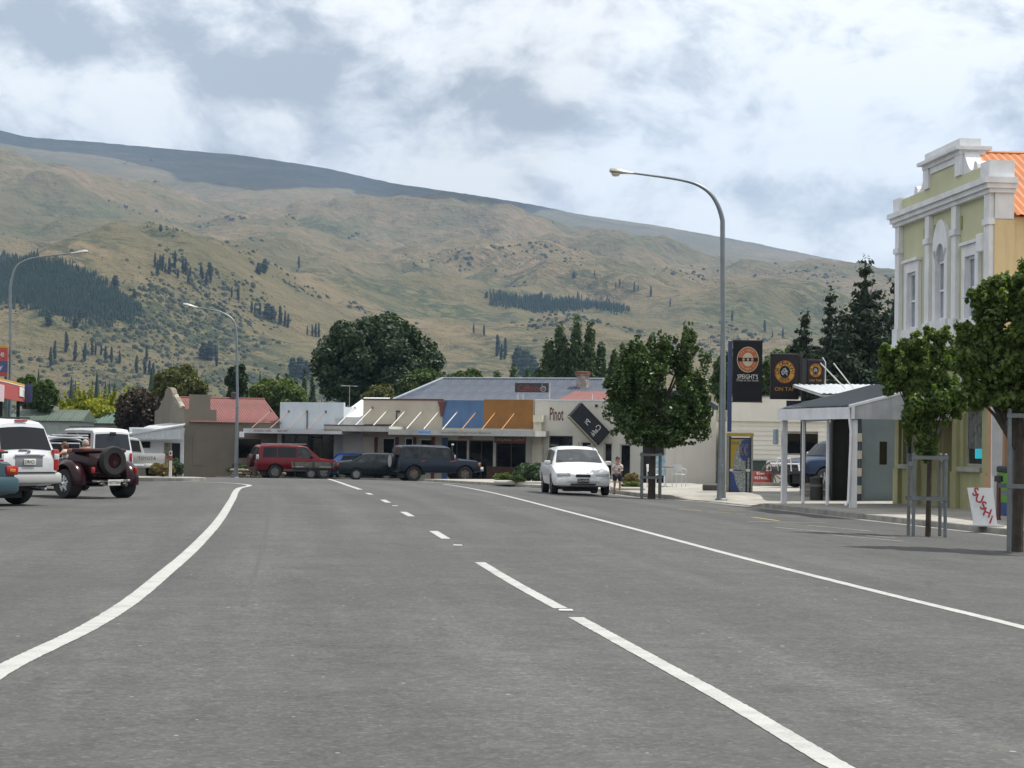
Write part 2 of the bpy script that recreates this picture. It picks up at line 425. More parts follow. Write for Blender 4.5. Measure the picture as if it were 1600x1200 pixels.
xs = np.linspace(-46, 30, 305); ys = np.concatenate([np.linspace(-8, 60, 69), np.linspace(60.5, 122, 124), np.linspace(123, 170, 30)])
XX, YY = np.meshgrid(xs, ys, indexing='ij')
road = fastmesh('road', np.stack([XX.ravel(), YY.ravel(), ground(XX, YY).ravel()], 1), gridfaces(*XX.shape)[:, ::-1], ASP, smooth=True)
for nm_, val in (('lane', XX - np.interp(YY, CY, CX)), ('along', YY)):
    at_ = road.data.attributes.new(nm_, 'FLOAT', 'POINT'); at_.data.foreach_set('value', val.ravel().astype(np.float32))
tag(road, 'grey chip seal main street bending left', kind='structure')

# ---- painted lines: ribbons 4 mm above the seal, laid out on the ground
def paintmat(name, c, wear=.5):
    m = bpy.data.materials.new(name); m.use_nodes = True; t = NT(m.node_tree)
    oc = t.n('ShaderNodeTexCoord').outputs['Object']
    a = t.ramp(t.noise(oc, 38, 4, .8), [(.36, 1.0), (.52, 0.0)]); b_ = t.ramp(t.noise(oc, 3, 4), [(.45, 0.0), (.7, wear)])
    f = t.math('ADD', t.math('MULTIPLY', a, .55), b_, clamp=True)
    b = t.n('ShaderNodeBsdfPrincipled', i={'Base Color': t.mix(t.math('MULTIPLY', f, .7), c, (.16, .16, .15)), 'Roughness': .7})
    t.nt.links.new(b.outputs[0], t.n('ShaderNodeOutputMaterial').inputs[0]); return m
WP = paintmat('worn_white_paint', (.40, .40, .385), .6); YP = paintmat('worn_yellow_paint', (.42, .30, .07), .5); TP = paintmat('thin_white_paint', (.33, .33, .315), .8)
def smooth_path(pts, n=40):
    pts = np.array(pts, float); s = np.concatenate([[0], np.cumsum(np.hypot(*np.diff(pts, axis=0).T))])
    tt = np.linspace(0, s[-1], n)
    # cubic through the points
    def cub(v):
        out = np.zeros(n); mslope = np.gradient(v, s)
        for i, t_ in enumerate(tt):
            j = min(max(np.searchsorted(s, t_) - 1, 0), len(s) - 2); h = s[j + 1] - s[j]; u = (t_ - s[j]) / h
            out[i] = (2 * u**3 - 3 * u**2 + 1) * v[j] + (u**3 - 2 * u**2 + u) * h * mslope[j] + (-2 * u**3 + 3 * u**2) * v[j + 1] + (u**3 - u**2) * h * mslope[j + 1]
        return out
    return np.stack([cub(pts[:, 0]), cub(pts[:, 1])], 1)
def ribbon(name, path, width, m, parent=road, lift=.004):
    d = np.gradient(path, axis=0); d /= np.linalg.norm(d, axis=1)[:, None]
    nrm = np.stack([-d[:, 1], d[:, 0]], 1)
    V = []; L_ = float(np.sum(np.hypot(*np.diff(path, axis=0).T))); m2 = max(len(path), min(1500, int(L_ / .06)))
    tt = np.linspace(0, 1, m2); t0_ = np.linspace(0, 1, len(path)); path = np.stack([np.interp(tt, t0_, path[:, k]) for k in (0, 1)], 1); nrm = np.stack([np.interp(tt, t0_, nrm[:, k]) for k in (0, 1)], 1)
    rag = np.random.RandomState(len(path))
    for k in (-1, -1/3., 1/3., 1):
        e_ = (rag.normal(0, .0025, (m2, 1)) + .006 * fbm(np.linspace(0, L_ * 1.5, m2) + k * 7, np.zeros(m2) + .4, 3)[:, None] * .5) if abs(k) == 1 else 0
        q = path + nrm * (width / 2 * k + e_); V.append(np.stack([q[:, 0], q[:, 1], ground(q[:, 0], q[:, 1]) + lift], 1))
    V = np.stack(V, 1); n = len(path)
    return fastmesh(name, V.reshape(-1, 3), gridfaces(n, 4), m, parent)
def gp(*pts): return [tuple(G(a, b).xy) for a, b in pts]
left_edge = gp((-90, 1110), (0, 1049), (130, 985), (268, 887), (330, 828), (362, 782), (374, 763)) 
a = left_edge[-1]
left_edge += [(a[0] - .55, a[1] + 6.5), (a[0] - 1.9, a[1] + 10.5), (a[0] - 5.0, a[1] + 13.6), (a[0] - 9.5, a[1] + 15)]
ribbon('edge_line', smooth_path(left_edge, 120), .17, WP)
right_edge = gp((1720, 1013), (1600, 981), (1400, 932), (1200, 882), (1000, 829), (850, 790), (760, 768), (692, 756.5))
rp = smooth_path(right_edge, 120); ribbon('edge_line', rp, .14, WP)
cl1 = gp((1420, 1260), (1310, 1198), (1150, 1103), (1000, 1020), (900, 965)); ribbon('centre_line', smooth_path(cl1, 40), .13, WP)
cl2 = gp((876, 951), (810, 915), (750, 879)); ribbon('centre_line', smooth_path(cl2, 20), .13, WP)
for p0, p1 in (((697, 842), (677, 830)), ((643, 807), (630, 800)), ((607, 785.5), (598, 781)), ((580, 773), (574, 770.5))):
    q = gp(p0, p1); ribbon('centre_line_dash', np.linspace(q[0], q[1], 6), .14, WP)
ribbon('centre_line', smooth_path(gp((563, 765), (545, 759), (528, 753), (507, 748)), 40), .16, WP)
for (a, b) in ((884, 955), (715, 853), (617, 791)):
    q = G(a, b); m_ = MB().rbox((q.x, q.y, q.z + .008), (.13, .09, .02), .008, 1); m_.build('road_stud', C('stud_white', (.55, .55, .52), rough=.4, var=.05), road)
# parking bay and no-stopping marks by the kerb
for (a, b) in (((1168, 815), (1290, 817)), ((1210, 824), (1400, 841)), ((1262, 821), (1360, 830)), ((1300, 836), (1412, 846))):
    q = gp(a, b); ribbon('parking_line', np.linspace(q[0], q[1], 10), .08, TP)
for (a, b) in (((1060, 795), (1095, 798)), ((1108, 800), (1140, 801)), ((1150, 803), (1165, 804)), ((1175, 808), (1217, 814)), ((1122, 797), (1150, 797.5))):
    q = gp(a, b); ribbon('yellow_line', np.linspace(q[0], q[1], 6), .10, YP)
for (a, b) in (((335, 748), (352, 748.5)), ((344, 745.6), (356, 746))):
    q = gp(a, b); ribbon('parking_line', np.linspace(q[0], q[1], 6), .14, WP)
# long seal joint that wanders down the lane
SJ = mat('seal_joint', (.066, .067, .066), rough=.95, var=.15, vscale=9)
jp = gp((380, 948), (398, 895), (412, 850), (420, 800), (424, 765)); ribbon('seal_joint', smooth_path(jp, 60), .045, SJ, lift=.003)

# ---- kerb and footpath on the right
CONC = mat('path_concrete', (.33, .315, .28), rough=.9, var=.16, vscale=1.2, bump=.25, bscale=30, dirt=((.16, .15, .135), .6))
KCONC = mat('kerb_concrete', (.27, .26, .235), rough=.9, var=.2, vscale=2.5, bump=.3, bscale=40, dirt=((.10, .10, .095), .7))
yy = np.arange(8, 106.1, .5); kx = kerbX(yy); kh = kerbH(yy); kz = ground(kx, yy)
def strip(name, offs, m, parent=None):
    V = []
    for (dx, dz, rel) in offs: V.append(np.stack([kx + dx, yy, kz + (kh * rel) + dz], 1))
    V = np.stack(V, 1)
    return fastmesh(name, V.reshape(-1, 3), gridfaces(len(yy), len(offs)), m, parent, smooth=False)
fp = strip('footpath', [(.16, .0, 1), (.16, .002, 1), (2, .024, 1), (4, .048, 1), (8, .096, 1), (16, .096, 1), (30, .096, 1)], CONC)
tag(fp, 'pale concrete footpath and forecourt', kind='structure')
kb = strip('kerb', [(0, -.12, 0), (.0, -.012, 1), (.012, .003, 1), (.15, .003, 1), (.157, -.1, 1)], KCONC)
tag(kb, 'weathered concrete kerb', kind='structure')
gt = strip('gutter', [(-.36, .006, 0), (-.002, .006, 0)], KCONC)
tag(gt, 'concrete gutter at the foot of the kerb', kind='structure')
# slab joints in the footpath
SJ2 = mat('slab_joint', (.12, .115, .10), var=.1)
for y_ in np.arange(36, 66, 1.5):
    k_ = float(kerbX(y_)); zb = float(ground(k_, y_) + kerbH(y_))
    MB().add([(k_ + .2, y_, zb + .0065), (k_ + 3.6, y_, zb + .0475), (k_ + 3.6, y_ + .018, zb + .0475), (k_ + .2, y_ + .018, zb + .0065)], [(0, 1, 2, 3)]).build('slab_joint', SJ2, fp)
# ================================================================== trees and plants
DENSE = 1.9
def leaf_mesh(name, lobes, n, size, m, parent, seed=1, up_bias=.35, shell=.55, elong=1.6, kind='stuff'):
    """many leaf-sized rhombs spread through the outer part of ellipsoid lobes; lobes: (cx,cy,cz,rx,ry,rz)"""
    n = int(n * DENSE); size = size * DENSE ** -.55
    g = np.random.RandomState(seed); L = np.array(lobes, float)
    vol = (L[:, 3] * L[:, 4] * L[:, 5]) ** (2 / 3.); idx = g.choice(len(L), n, p=vol / vol.sum())
    d = g.normal(size=(n, 3)); d /= np.linalg.norm(d, axis=1)[:, None]
    rad = shell + (1.08 - shell) * g.rand(n) ** .6
    # uneven surface: little twigs stand out, hollows stay empty
    rad *= 1 + .16 * np.sin(d[:, 0] * 7 + idx * 2.1) * np.sin(d[:, 1] * 6 + idx) * np.sin(d[:, 2] * 8 - idx)
    P = L[idx, :3] + d * L[idx, 3:6] * rad[:, None]
    nr = d * .8 + g.normal(size=(n, 3)) * .75 + np.array([0, 0, up_bias]); nr /= np.linalg.norm(nr, axis=1)[:, None]
    a = np.cross(nr, g.normal(size=(n, 3))); a /= np.linalg.norm(a, axis=1)[:, None]; b = np.cross(nr, a)
    s = size * (.6 + .8 * g.rand(n))[:, None]
    V = np.stack([P - a * s * elong / 2, P + b * s / 2, P + a * s * elong / 2, P - b * s / 2], 1).reshape(-1, 3)
    return fastmesh(name, V, np.arange(n * 4).reshape(n, 4), m, parent, kind=kind)
def core_mesh(name, lobes, m, parent, k=.72, seed=0):
    g = np.random.RandomState(seed); mb = MB()
    for (cx, cy, cz, rx, ry, rz) in lobes:
        bm = bmesh.new(); bmesh.ops.create_icosphere(bm, subdivisions=2, radius=1)
        for q in bm.verts:
            f = k * (1 + .22 * (g.rand() - .5)); q.co = Vector((cx + q.co.x * rx * f, cy + q.co.y * ry * f, cz + q.co.z * rz * f))
        bm.verts.index_update()
        mb.add([q.co for q in bm.verts], [[v.index for v in f.verts] for f in bm.faces]); bm.free()
    return mb.build(name, m, parent)
BARK = mat('bark', (.055, .045, .034), rough=.95, var=.25, vscale=6, bump=.5, bscale=20)
LEAF = dict(
    street=leafmat('street_leaf', (.020, .042, .011), (.080, .130, .032), .32, .42),
    street2=leafmat('street_leaf_fresh', (.036, .070, .014), (.135, .190, .046), .42, .45),
    dark=leafmat('dark_leaf', (.012, .027, .011), (.042, .072, .028), .2, .6),
    mid=leafmat('mid_leaf', (.024, .050, .014), (.080, .125, .034), .3, .6),
    light=leafmat('light_leaf', (.045, .080, .018), (.125, .170, .045), .35, .6),
    gold=leafmat('gold_leaf', (.11, .135, .012), (.36, .36, .035), .45, .6),
    purple=leafmat('purple_leaf', (.022, .018, .012), (.060, .042, .026), .25, .6),
    olive=leafmat('olive_leaf', (.045, .055, .014), (.12, .125, .035), .3, .6),
    pine=leafmat('pine_needles', (.008, .018, .010), (.026, .045, .022), .1, .7),
    poplar=leafmat('poplar_leaf', (.022, .046, .016), (.070, .110, .036), .3, .55),
    juniper=leafmat('juniper_leaf', (.028, .055, .030), (.085, .130, .070), .2, .7),
    tussock=leafmat('tussock_blade', (.10, .085, .030), (.26, .19, .085), .3, .7),
    hill=leafmat('hill_scrub', (.020, .027, .016), (.045, .055, .028), .05, .9, .02),
    hillpop=leafmat('hill_poplar_leaf', (.010, .018, .010), (.024, .036, .018), .05, .9, .02),
    conifer=leafmat('plantation', (.012, .026, .018), (.026, .050, .032), .0, .9, .02))
def blob_tree(name, label, box, Y, leaf, n, size, nl=20, seed=1, group=None, ground_z=None, cat='tree', depth=.8, trunk_r=.18, core=True, spread=1.0):
    x0, y0, x1, y1 = box
    a = atY((x0 + x1) / 2, y1, Y); top = atY((x0 + x1) / 2, y0, Y).z; wd = (x1 - x0) / F * Y
    gz = float(ground(a.x, Y)) if ground_z is None else ground_z
    t = thing(name, label, cat, (a.x, Y, gz), 0, group)
    h0, h1 = (max(a.z - gz, .25) if cat == 'tree' else .0), top - gz
    g = random.Random(seed); lob = []
    cz, rz, rx = (h0 + h1) / 2, (h1 - h0) / 2, wd / 2
    lob.append((0, 0, cz, rx * .62, rx * .62 * depth, rz * .66))
    for i in range(nl):
        zz = 1 - 1.75 * (i + .5) / nl + g.uniform(-.08, .08); th = i * 2.39996 + g.uniform(-.35, .35); rr_ = math.sqrt(max(.02, 1 - min(1, zz * zz)))
        s_ = g.uniform(.22, .40) * (1 if nl < 24 else .85); k_ = (1.03 - s_) * g.uniform(.86, 1.02)
        sz = min(s_ * rz, s_ * rx * 1.3)
        lob.append((rx * k_ * rr_ * math.cos(th) * spread, rx * depth * k_ * rr_ * math.sin(th), cz + (rz - sz) * max(-1, min(1, zz)) * g.uniform(.9, 1.0), rx * s_, rx * s_ * depth, sz))
    tr = MB().tube([(0, 0, -.1), (.05, 0, h0 * .6), (0, .05, cz)], [trunk_r, trunk_r * .8, trunk_r * .35])
    for i in range(1, min(6, nl)):
        q = lob[i]; tr.tube([(0, 0, max(h0 * .7, .2)), (q[0] * .45, q[1] * .45, (h0 + q[2]) / 2), q[:3]], [trunk_r * .5, trunk_r * .35, trunk_r * .12], 6)
    tr.build('trunk', BARK, t, True)
    cr = leaf_mesh('crown', lob, n, size, LEAF[leaf], t, seed)
    if core: core_mesh('inner_foliage', lob, LEAF[leaf], t, .7, seed)['kind'] = 'stuff'
    return t
def poplar(name, label, px, y0, y1, Y, wpx, leaf='poplar', n=2600, size=.28, seed=1, group=None):
    a = atY(px, y1, Y); top = atY(px, y0, Y).z; gz = float(ground(a.x, Y)); h = top - gz; r_ = wpx / F * Y / 2
    t = thing(name, label, 'tree', (a.x, Y, gz), 0, group); g = random.Random(seed); lob = []
    for i in range(9):
        f = i / 8.; rr_ = r_ * (1.05 - .9 * abs(f - .35) ** 1.3) * (1 if f < .8 else .7)
        lob.append((g.uniform(-.2, .2) * r_, g.uniform(-.2, .2) * r_, h * (.14 + .80 * f), rr_, rr_, h * .105))
    MB().tube([(0, 0, -.1), (0, 0, h * .5), (0, 0, h * .9)], [.2, .14, .04]).build('trunk', BARK, t, True)
    leaf_mesh('crown', lob, n, size, LEAF[leaf], t, seed, up_bias=.1)
    core_mesh('inner_foliage', lob, LEAF[leaf], t, .7, seed)['kind'] = 'stuff'
    return t
def pine(name, label, px, y0, y1, Y, wpx, seed=1, group=None, n=5200):
    a = atY(px, y1, Y); top = atY(px, y0, Y).z; gz = float(ground(a.x, Y)); h = top - gz; r_ = wpx / F * Y / 2
    t = thing(name, label, 'tree', (a.x, Y, gz), 0, group); g = random.Random(seed); lob = []
    tk = MB().tube([(0, 0, -.1), (.05, 0, h * .5), (0, 0, h * .97)], [.24, .16, .03])
    lay = 17
    for i in range(lay):
        f = i / (lay - 1.); zc = h * (.10 + .83 * f); rr_ = r_ * (1.0 - f) ** .62 * g.uniform(.75, 1.15) + .14
        nb = max(3, int(9 - 6 * f)); a0 = g.uniform(0, 6.28)
        for j in range(nb):
            th = a0 + 6.28 * j / nb + g.uniform(-.3, .3); reach = rr_ * g.uniform(.6, 1.12)
            for q in (.35, .65, .92):
                s_ = max(.20, reach * (.56 - .24 * q)) * g.uniform(.8, 1.25); lob.append((reach * q * math.cos(th), reach * q * math.sin(th), zc + .18 * reach * q * q + g.uniform(-.12, .12), s_, s_, s_ * .62))
            tk.tube([(0, 0, zc - .15), (reach * .9 * math.cos(th), reach * .9 * math.sin(th), zc + .1)], [.04, .012], 4)
    lob.append((0, 0, h * .955, r_ * .13 + .1, r_ * .13 + .1, h * .05))
    tk.build('trunk', BARK, t, True)
    leaf_mesh('crown', lob, int(n * 1.7), .17, LEAF['pine'], t, seed, up_bias=.5, elong=2.4, shell=.2)
    core_mesh('inner_foliage', [(0, 0, h * (.12 + .8 * k / 7.), r_ * .55 * (1 - k / 7.5), r_ * .55 * (1 - k / 7.5), h * .09) for k in range(7)], LEAF['pine'], t, .85, seed)['kind'] = 'stuff'
    return t
# ---- trees behind the shops, left to right
blob_tree('leafy_tree', 'bright green leafy tree behind the red banner verandah', (40, 590, 92, 650), 142, 'mid', 3600, .26, 12, 3)
blob_tree('leafy_tree', 'small green tree rising between the banner and the golden tree', (20, 584, 62, 640), 150, 'mid', 2200, .28, 8, 33)
# golden tree with upswept sprays
gt_ = blob_tree('golden_tree', 'golden yellow tree with feathery upswept sprays', (88, 622, 200, 668), 150, 'gold', 3600, .20, 14, 5, core=False)
g = random.Random(4); sprays = []; gb = float(gt_.location.z)
def gzz(py): return zat(145, py, 150) - gb
for (px, py) in ((92, 622), (104, 616), (116, 612), (124, 600), (134, 606), (142, 598), (152, 612), (163, 604), (172, 612), (184, 608), (196, 604), (206, 603), (213, 604), (110, 626), (128, 620), (150, 622), (176, 620), (198, 616), (88, 632), (208, 616)):
    tip = Vector((Xat(px, 150, 3) - gt_.location.x, g.uniform(-1.2, 1.2), gzz(py))); root = Vector((tip.x * .55, tip.y * .4, gzz(648)))
    for k in range(9):
        f = k / 8.; q = root.lerp(tip, f); r2 = .36 - .28 * f; sprays.append((q.x, q.y, q.z, r2, r2, r2 * .9))
leaf_mesh('spray', sprays, 5200, .15, LEAF['gold'], gt_, 8, elong=2.4, shell=.1)
blob_tree('purple_leaved_tree', 'dark purple brown bushy tree beside the tan gabled building', (176, 604, 258, 690), 134, 'purple', 6000, .20, 16, 6)
blob_tree('broad_tree', 'dark green and bronze tree rising behind the scrolled gable', (234, 566, 324, 650), 152, 'olive', 5200, .26, 15, 7)
blob_tree('column_tree', 'dark green column shaped tree beyond the red iron roof', (350, 562, 389, 650), 160, 'dark', 4200, .24, 12, 8)
blob_tree('leafy_tree', 'light green leafy tree rising above the red iron roof', (384, 586, 482, 660), 156, 'light', 5200, .26, 15, 9)
for i, (px, y0) in enumerate(((432, 590), (447, 586), (461, 590), (474, 584), (488, 590))):
    poplar('dark_conifer', 'narrow dark conifer in the row beyond the light green tree', px, y0, 640, 240, 15, 'dark', 700, .3, 40 + i, 'dark conifers in a row')
bt = blob_tree('broad_tree', 'huge dark broad crowned tree behind the shop row', (483, 487, 697, 660), 172, 'dark', 19000, .30, 30, 10, trunk_r=.5, depth=.9)
blob_tree('leafy_tree', 'pale green shrubby tree beside the hipped blue roof', (560, 598, 626, 660), 148, 'olive', 3200, .22, 12, 11)
blob_tree('leafy_tree', 'mid green tree rising behind the hipped blue roof', (620, 572, 700, 650), 152, 'mid', 4200, .25, 14, 12)
blob_tree('leafy_tree', 'spreading green tree between the huge dark tree and poplars', (690, 572, 765, 650), 154, 'mid', 4200, .25, 14, 13)
for i, (px, y0, wp) in enumerate(((778, 584, 30), (802, 575, 34), (824, 580, 32))):
    poplar('poplar_tree', 'short green poplar above the blue iron roof', px, y0, 650, 200, wp, 'poplar', 1500, .28, 60 + i, 'short poplars above the blue roof')
for i, (px, y0, wp) in enumerate(((857, 538, 50), (876, 514, 44), (897, 505, 44), (918, 512, 42), (941, 543, 36), (957, 554, 30))):
    poplar('poplar_tree', 'tall green poplar standing in the clump behind the chimney', px, y0, 650, 188, wp, 'poplar', 3400, .26, 70 + i, 'tall poplars behind the chimney')
blob_tree('leafy_tree', 'full green tree behind the hanging beer signs', (1106, 538, 1204, 660), 118, 'mid', 6000, .20, 16, 14)
blob_tree('leafy_tree', 'bright green tree between the beer signs and pines', (1180, 538, 1300, 660), 116, 'mid', 6500, .20, 16, 15)
pine('pine_tree', 'lower broad dark pine at the outer side of the pines', 1255, 486, 680, 108, 110, 3, n=6000)
pine('pine_tree', 'slender dark pine with a pointed tip between the pines', 1295, 448, 680, 112, 96, 4, n=5200)
pine('pine_tree', 'tallest dark pine standing beside the green two storey building', 1349, 400, 690, 106, 176, 5, n=11000)
pine('pine_tree', 'dark pine partly hidden by the green two storey building', 1396, 432, 690, 109, 150, 6, n=6500)
pine('pine_tree', 'squat dark pine in front of the tallest pine', 1316, 478, 690, 104, 150, 9, n=6500)

# ---- hillside trees: every one that can be told apart
Egrid = np.maximum.accumulate((hz - EYE) / RR, axis=1); ths = ks
def hill_px(px, py):
    d = ray(px, py); k = d.x / d.y; te = d.z / math.hypot(d.x, d.y)
    i = int(np.clip(round(float(np.interp(k, ths, np.arange(len(ths))))), 0, len(ths) - 1))
    j = int(np.searchsorted(Egrid[i], te)); j = min(j, len(rr) - 1)
    r_ = rr[j]; c = 1 / math.sqrt(1 + k * k)
    X, Y = r_ * k * c, r_ * c
    return X, Y, r_
def unit_poplar(seed, fat):
    g = np.random.RandomState(seed); lob = []
    for i in range(6):
        f = i / 5.; rr_ = fat * (1 - .75 * abs(f - .4)); lob.append((g.uniform(-.2, .2) * fat, g.uniform(-.2, .2) * fat, .12 + .80 * f, rr_, rr_, .15))
    t = bpy.data.objects.new('hill_poplar', None)
    COL.objects.link(t)
    leaf_mesh('crown', lob, 170, .07, LEAF['hillpop'], t, seed, elong=1.3)
    core_mesh('inner_foliage', lob, LEAF['hillpop'], t, .9, seed)['kind'] = 'stuff'
    MB().tube([(0, 0, -.06), (0, 0, .2)], [.012, .01], 5).build('trunk', BARK, t)
    return t
protos = [unit_poplar(90 + i, f) for i, f in enumerate((.10, .115, .13))]; rounds = [unit_poplar(97, .30), unit_poplar(98, .36)]
used = {}
def put_hill(px, py, hpx, kindlist, label, group, name='hill_poplar', cat='tree', i=0):
    X, Y, r_ = hill_px(px, py); z_ = float(hill(X, Y)); h = hpx / F * r_
    pr = kindlist[i % len(kindlist)]
    if id(pr) not in used: used[id(pr)] = 1; o = pr
    else: o = copy_tree(pr)
    o.name = name; o.location = (X, Y, z_ - .3); o.scale = (h, h, h); o.rotation_euler = (0, 0, i * 1.7)
    tag(o, label, cat, group)
PA = [(242, 429, 22), (246, 430, 24), (250, 430, 22), (254, 430, 24), (258, 431, 14), (265, 429, 25), (273, 428, 27), (278, 440, 16), (286, 430, 22), (290, 430, 24), (294, 444, 20), (297, 445, 16),
      (314, 432, 22), (316, 449, 22), (322, 450, 20), (329, 451, 22)]
for i, (a, b, h) in enumerate(PA): put_hill(a, b, h, protos, 'dark poplar in the clump beside the large pine plantation', 'poplars beside the pine plantation', i=i)
PB = [(362, 470, 16), (372, 475, 22), (393, 491, 18), (398, 491, 16), (406, 494, 20), (438, 511, 28), (445, 512, 24), (450, 513, 22), (467, 423, 18), (480, 526, 14), (488, 526, 18), (493, 530, 20), (498, 532, 22)]
for i, (a, b, h) in enumerate(PB): put_hill(a, b, h, protos, 'dark poplar scattered between the pine plantation and the huge dark tree', 'poplars scattered above the shop row', i=i)
PF = [(79, 576, 30), (85, 572, 28), (103, 562, 30), (117, 568, 30), (132, 565, 28), (144, 559, 22), (149, 560, 20), (158, 562, 16), (165, 567, 24), (174, 566, 24), (187, 572, 20), (213, 586, 26), (229, 567, 24), (226, 594, 26), (233, 594, 22), (240, 592, 20), (338, 577, 24)]
for i, (a, b, h) in enumerate(PF): put_hill(a, b, h, protos, 'tall poplar in the row along the lowest grassy slope', 'poplars on the lowest slope', i=i)
PR = [(929, 441, 10), (962, 450, 9), (968, 452, 13), (991, 459, 15), (997, 458, 10), (1017, 468, 16), (1047, 482, 13), (1144, 503, 17), (1195, 521, 18), (1223, 531, 17), (1207, 528, 11)]
for i, (a, b, h) in enumerate(PR): put_hill(a, b, h, protos, 'lone poplar dotted across the slope right of the long plantation strip'.replace('right of', 'beyond'), 'poplars beyond the plantation strip', i=i)
PC = [(740, 523, 15), (756, 529, 17), (777, 562, 32), (789, 562, 33), (783, 562, 24)]
for i, (a, b, h) in enumerate(PC): put_hill(a, b, h, protos, 'poplar at the hill foot above the hipped blue roof', 'poplars at the hill foot', i=i)
RD = [(328, 436, 20), (404, 431, 18), (413, 432, 22), (419, 500, 24), (426, 502, 22), (317, 568, 26), (328, 570, 30), (336, 560, 18), (457, 590, 30), (468, 592, 32), (479, 592, 28), (251, 366, 10), (808, 580, 36), (820, 590, 40), (833, 592, 34), (897, 440, 10), (760, 470, 10), (125, 500, 16), (210, 470, 14), (118, 515, 18), (76, 520, 22), (180, 455, 20)]
for i, (a, b, h) in enumerate(RD):
    k_ = 0 if a < 300 else 1 if b < 520 else 2
    put_hill(a, b, h, rounds, ('rounded dark tree dotted around the large pine plantation', 'rounded dark tree on the open mid slope among scrub', 'rounded dark tree in a knot at the hill foot')[k_],
             ('rounded trees around the plantation', 'rounded trees on the mid slope', 'rounded trees at the hill foot')[k_], 'hill_tree', i=i)

def inside(poly, x, y):
    c = False; n = len(poly)
    for i in range(n):
        (x1, y1), (x2, y2) = poly[i], poly[i - 1]
        if (y1 > y) != (y2 > y) and x < (x2 - x1) * (y - y1) / (y2 - y1) + x1: c = not c
    return c
def cones(name, pts, hs, wd, m, label, seed, tiers=2, sides=6):
    g = np.random.RandomState(seed); V = []; Fq = []
    for (X, Y, Z), h in zip(pts, hs):
        for t_ in range(tiers):
            z0_, z1_ = Z + h * (.02 + .42 * t_), Z + h * (.62 + .38 * t_); w_ = wd * h * (1 - .38 * t_); o = len(V); ph = g.rand() * 6
            for j in range(sides): V.append((X + w_ * math.cos(ph + j * 6.2832 / sides) * (.8 + .4 * g.rand()), Y + w_ * math.sin(ph + j * 6.2832 / sides), z0_))
            V.append((X + w_ * .2 * (g.rand() - .5), Y, z1_))
            for j in range(sides): Fq.append((o + j, o + (j + 1) % sides, o + sides))
    return tag(fastmesh(name, np.array(V), np.array(Fq), m), label, 'forest', kind='stuff')
PLANT1 = [(-60, 392), (0, 402), (60, 408), (120, 426), (160, 446), (190, 466), (222, 490), (216, 498), (150, 500), (105, 496), (70, 484), (30, 474), (-60, 470)]
PLANT2 = [(764, 463), (780, 465), (830, 468), (900, 468), (950, 474), (987, 484), (970, 486), (930, 478), (880, 484), (840, 484), (790, 475), (768, 470)]
for nm, poly, st, hpx, lab in (('pine_plantation', PLANT1, 2.3, 11, 'large dark pine plantation covering the slope'), ('pine_plantation', PLANT2, 1.8, 9, 'long narrow dark pine plantation strip on the mid slope')):
    g = random.Random(2); pts = []; hs = []
    xs_ = [q[0] for q in poly]; ys_ = [q[1] for q in poly]; y_ = min(ys_)
    while y_ < max(ys_) + 6:
        x_ = min(xs_)
        while x_ < max(xs_):
            a, b = x_ + g.uniform(-1.5, 1.5), y_ + g.uniform(-1, 1)
            if inside(poly, a, b):
                X, Y, r_ = hill_px(a, b + 4); jf = 1 + g.uniform(-.006, .006); X, Y = X * jf, Y * jf; pts.append((X, Y, float(hill(X, Y)))); hs.append(hpx * g.uniform(.75, 1.2) / F * r_)
            x_ += st
        y_ += st * .75
    cones(nm, pts, hs, .20, LEAF['conifer'], lab, 3)
# a dark belt of conifers at the foot of the hills, behind the town trees
g = random.Random(12); pts = []; hs = []
for i in range(420):
    a = g.uniform(-40, 1700); Y = g.uniform(520, 760); X = (a - 800) / F * Y
    if 640 < a < 860 and g.random() < .5: continue
    pts.append((X, Y, -3.0)); hs.append(g.uniform(7, 15) * (1.15 if a < 480 else .9))
cones('tree_belt', pts, hs, .24, LEAF['conifer'], 'dark belt of distant conifers along the hill foot', 8, 3, 7)
# scrub
g = np.random.RandomState(21); N = 170000
qx = g.uniform(-150, 1750, N); qy = 250 + 400 * g.rand(N) ** .75
i_ = np.clip(np.round(np.interp([(ray(a, b).x / ray(a, b).y) for a, b in zip(qx[:1], qy[:1])], ths, np.arange(len(ths)))), 0, 1)
D = np.array(fw)[None] * F + np.array(rt)[None] * (qx - 800)[:, None] + np.array(up)[None] * (600 - qy)[:, None]
kk = D[:, 0] / D[:, 1]; te = D[:, 2] / np.hypot(D[:, 0], D[:, 1])
ii = np.clip(np.round(np.interp(kk, ths, np.arange(len(ths)))).astype(int), 0, len(ths) - 1)
jj = np.array([np.searchsorted(Egrid[a], b) for a, b in zip(ii, te)])
ok = jj < len(rr) - 60; ii, jj, kk = ii[ok], jj[ok], kk[ok]; qx, qy = qx[ok], qy[ok]
r_ = rr[jj] * (1 + g.uniform(-.004, .004, len(jj))); c_ = 1 / np.sqrt(1 + kk ** 2); X = r_ * kk * c_; Y = r_ * c_
cl = fbm(X / 420. + 3, Y / 520., 4) + .55 * fbm(X / 90., Y / 120., 3) + .16 * sm(2600, 1500, r_) - .30 * sm(3300, 5200, r_)
keep = (cl > .20) & (g.rand(len(cl)) < np.clip((cl - .17) * .42, 0, 1))
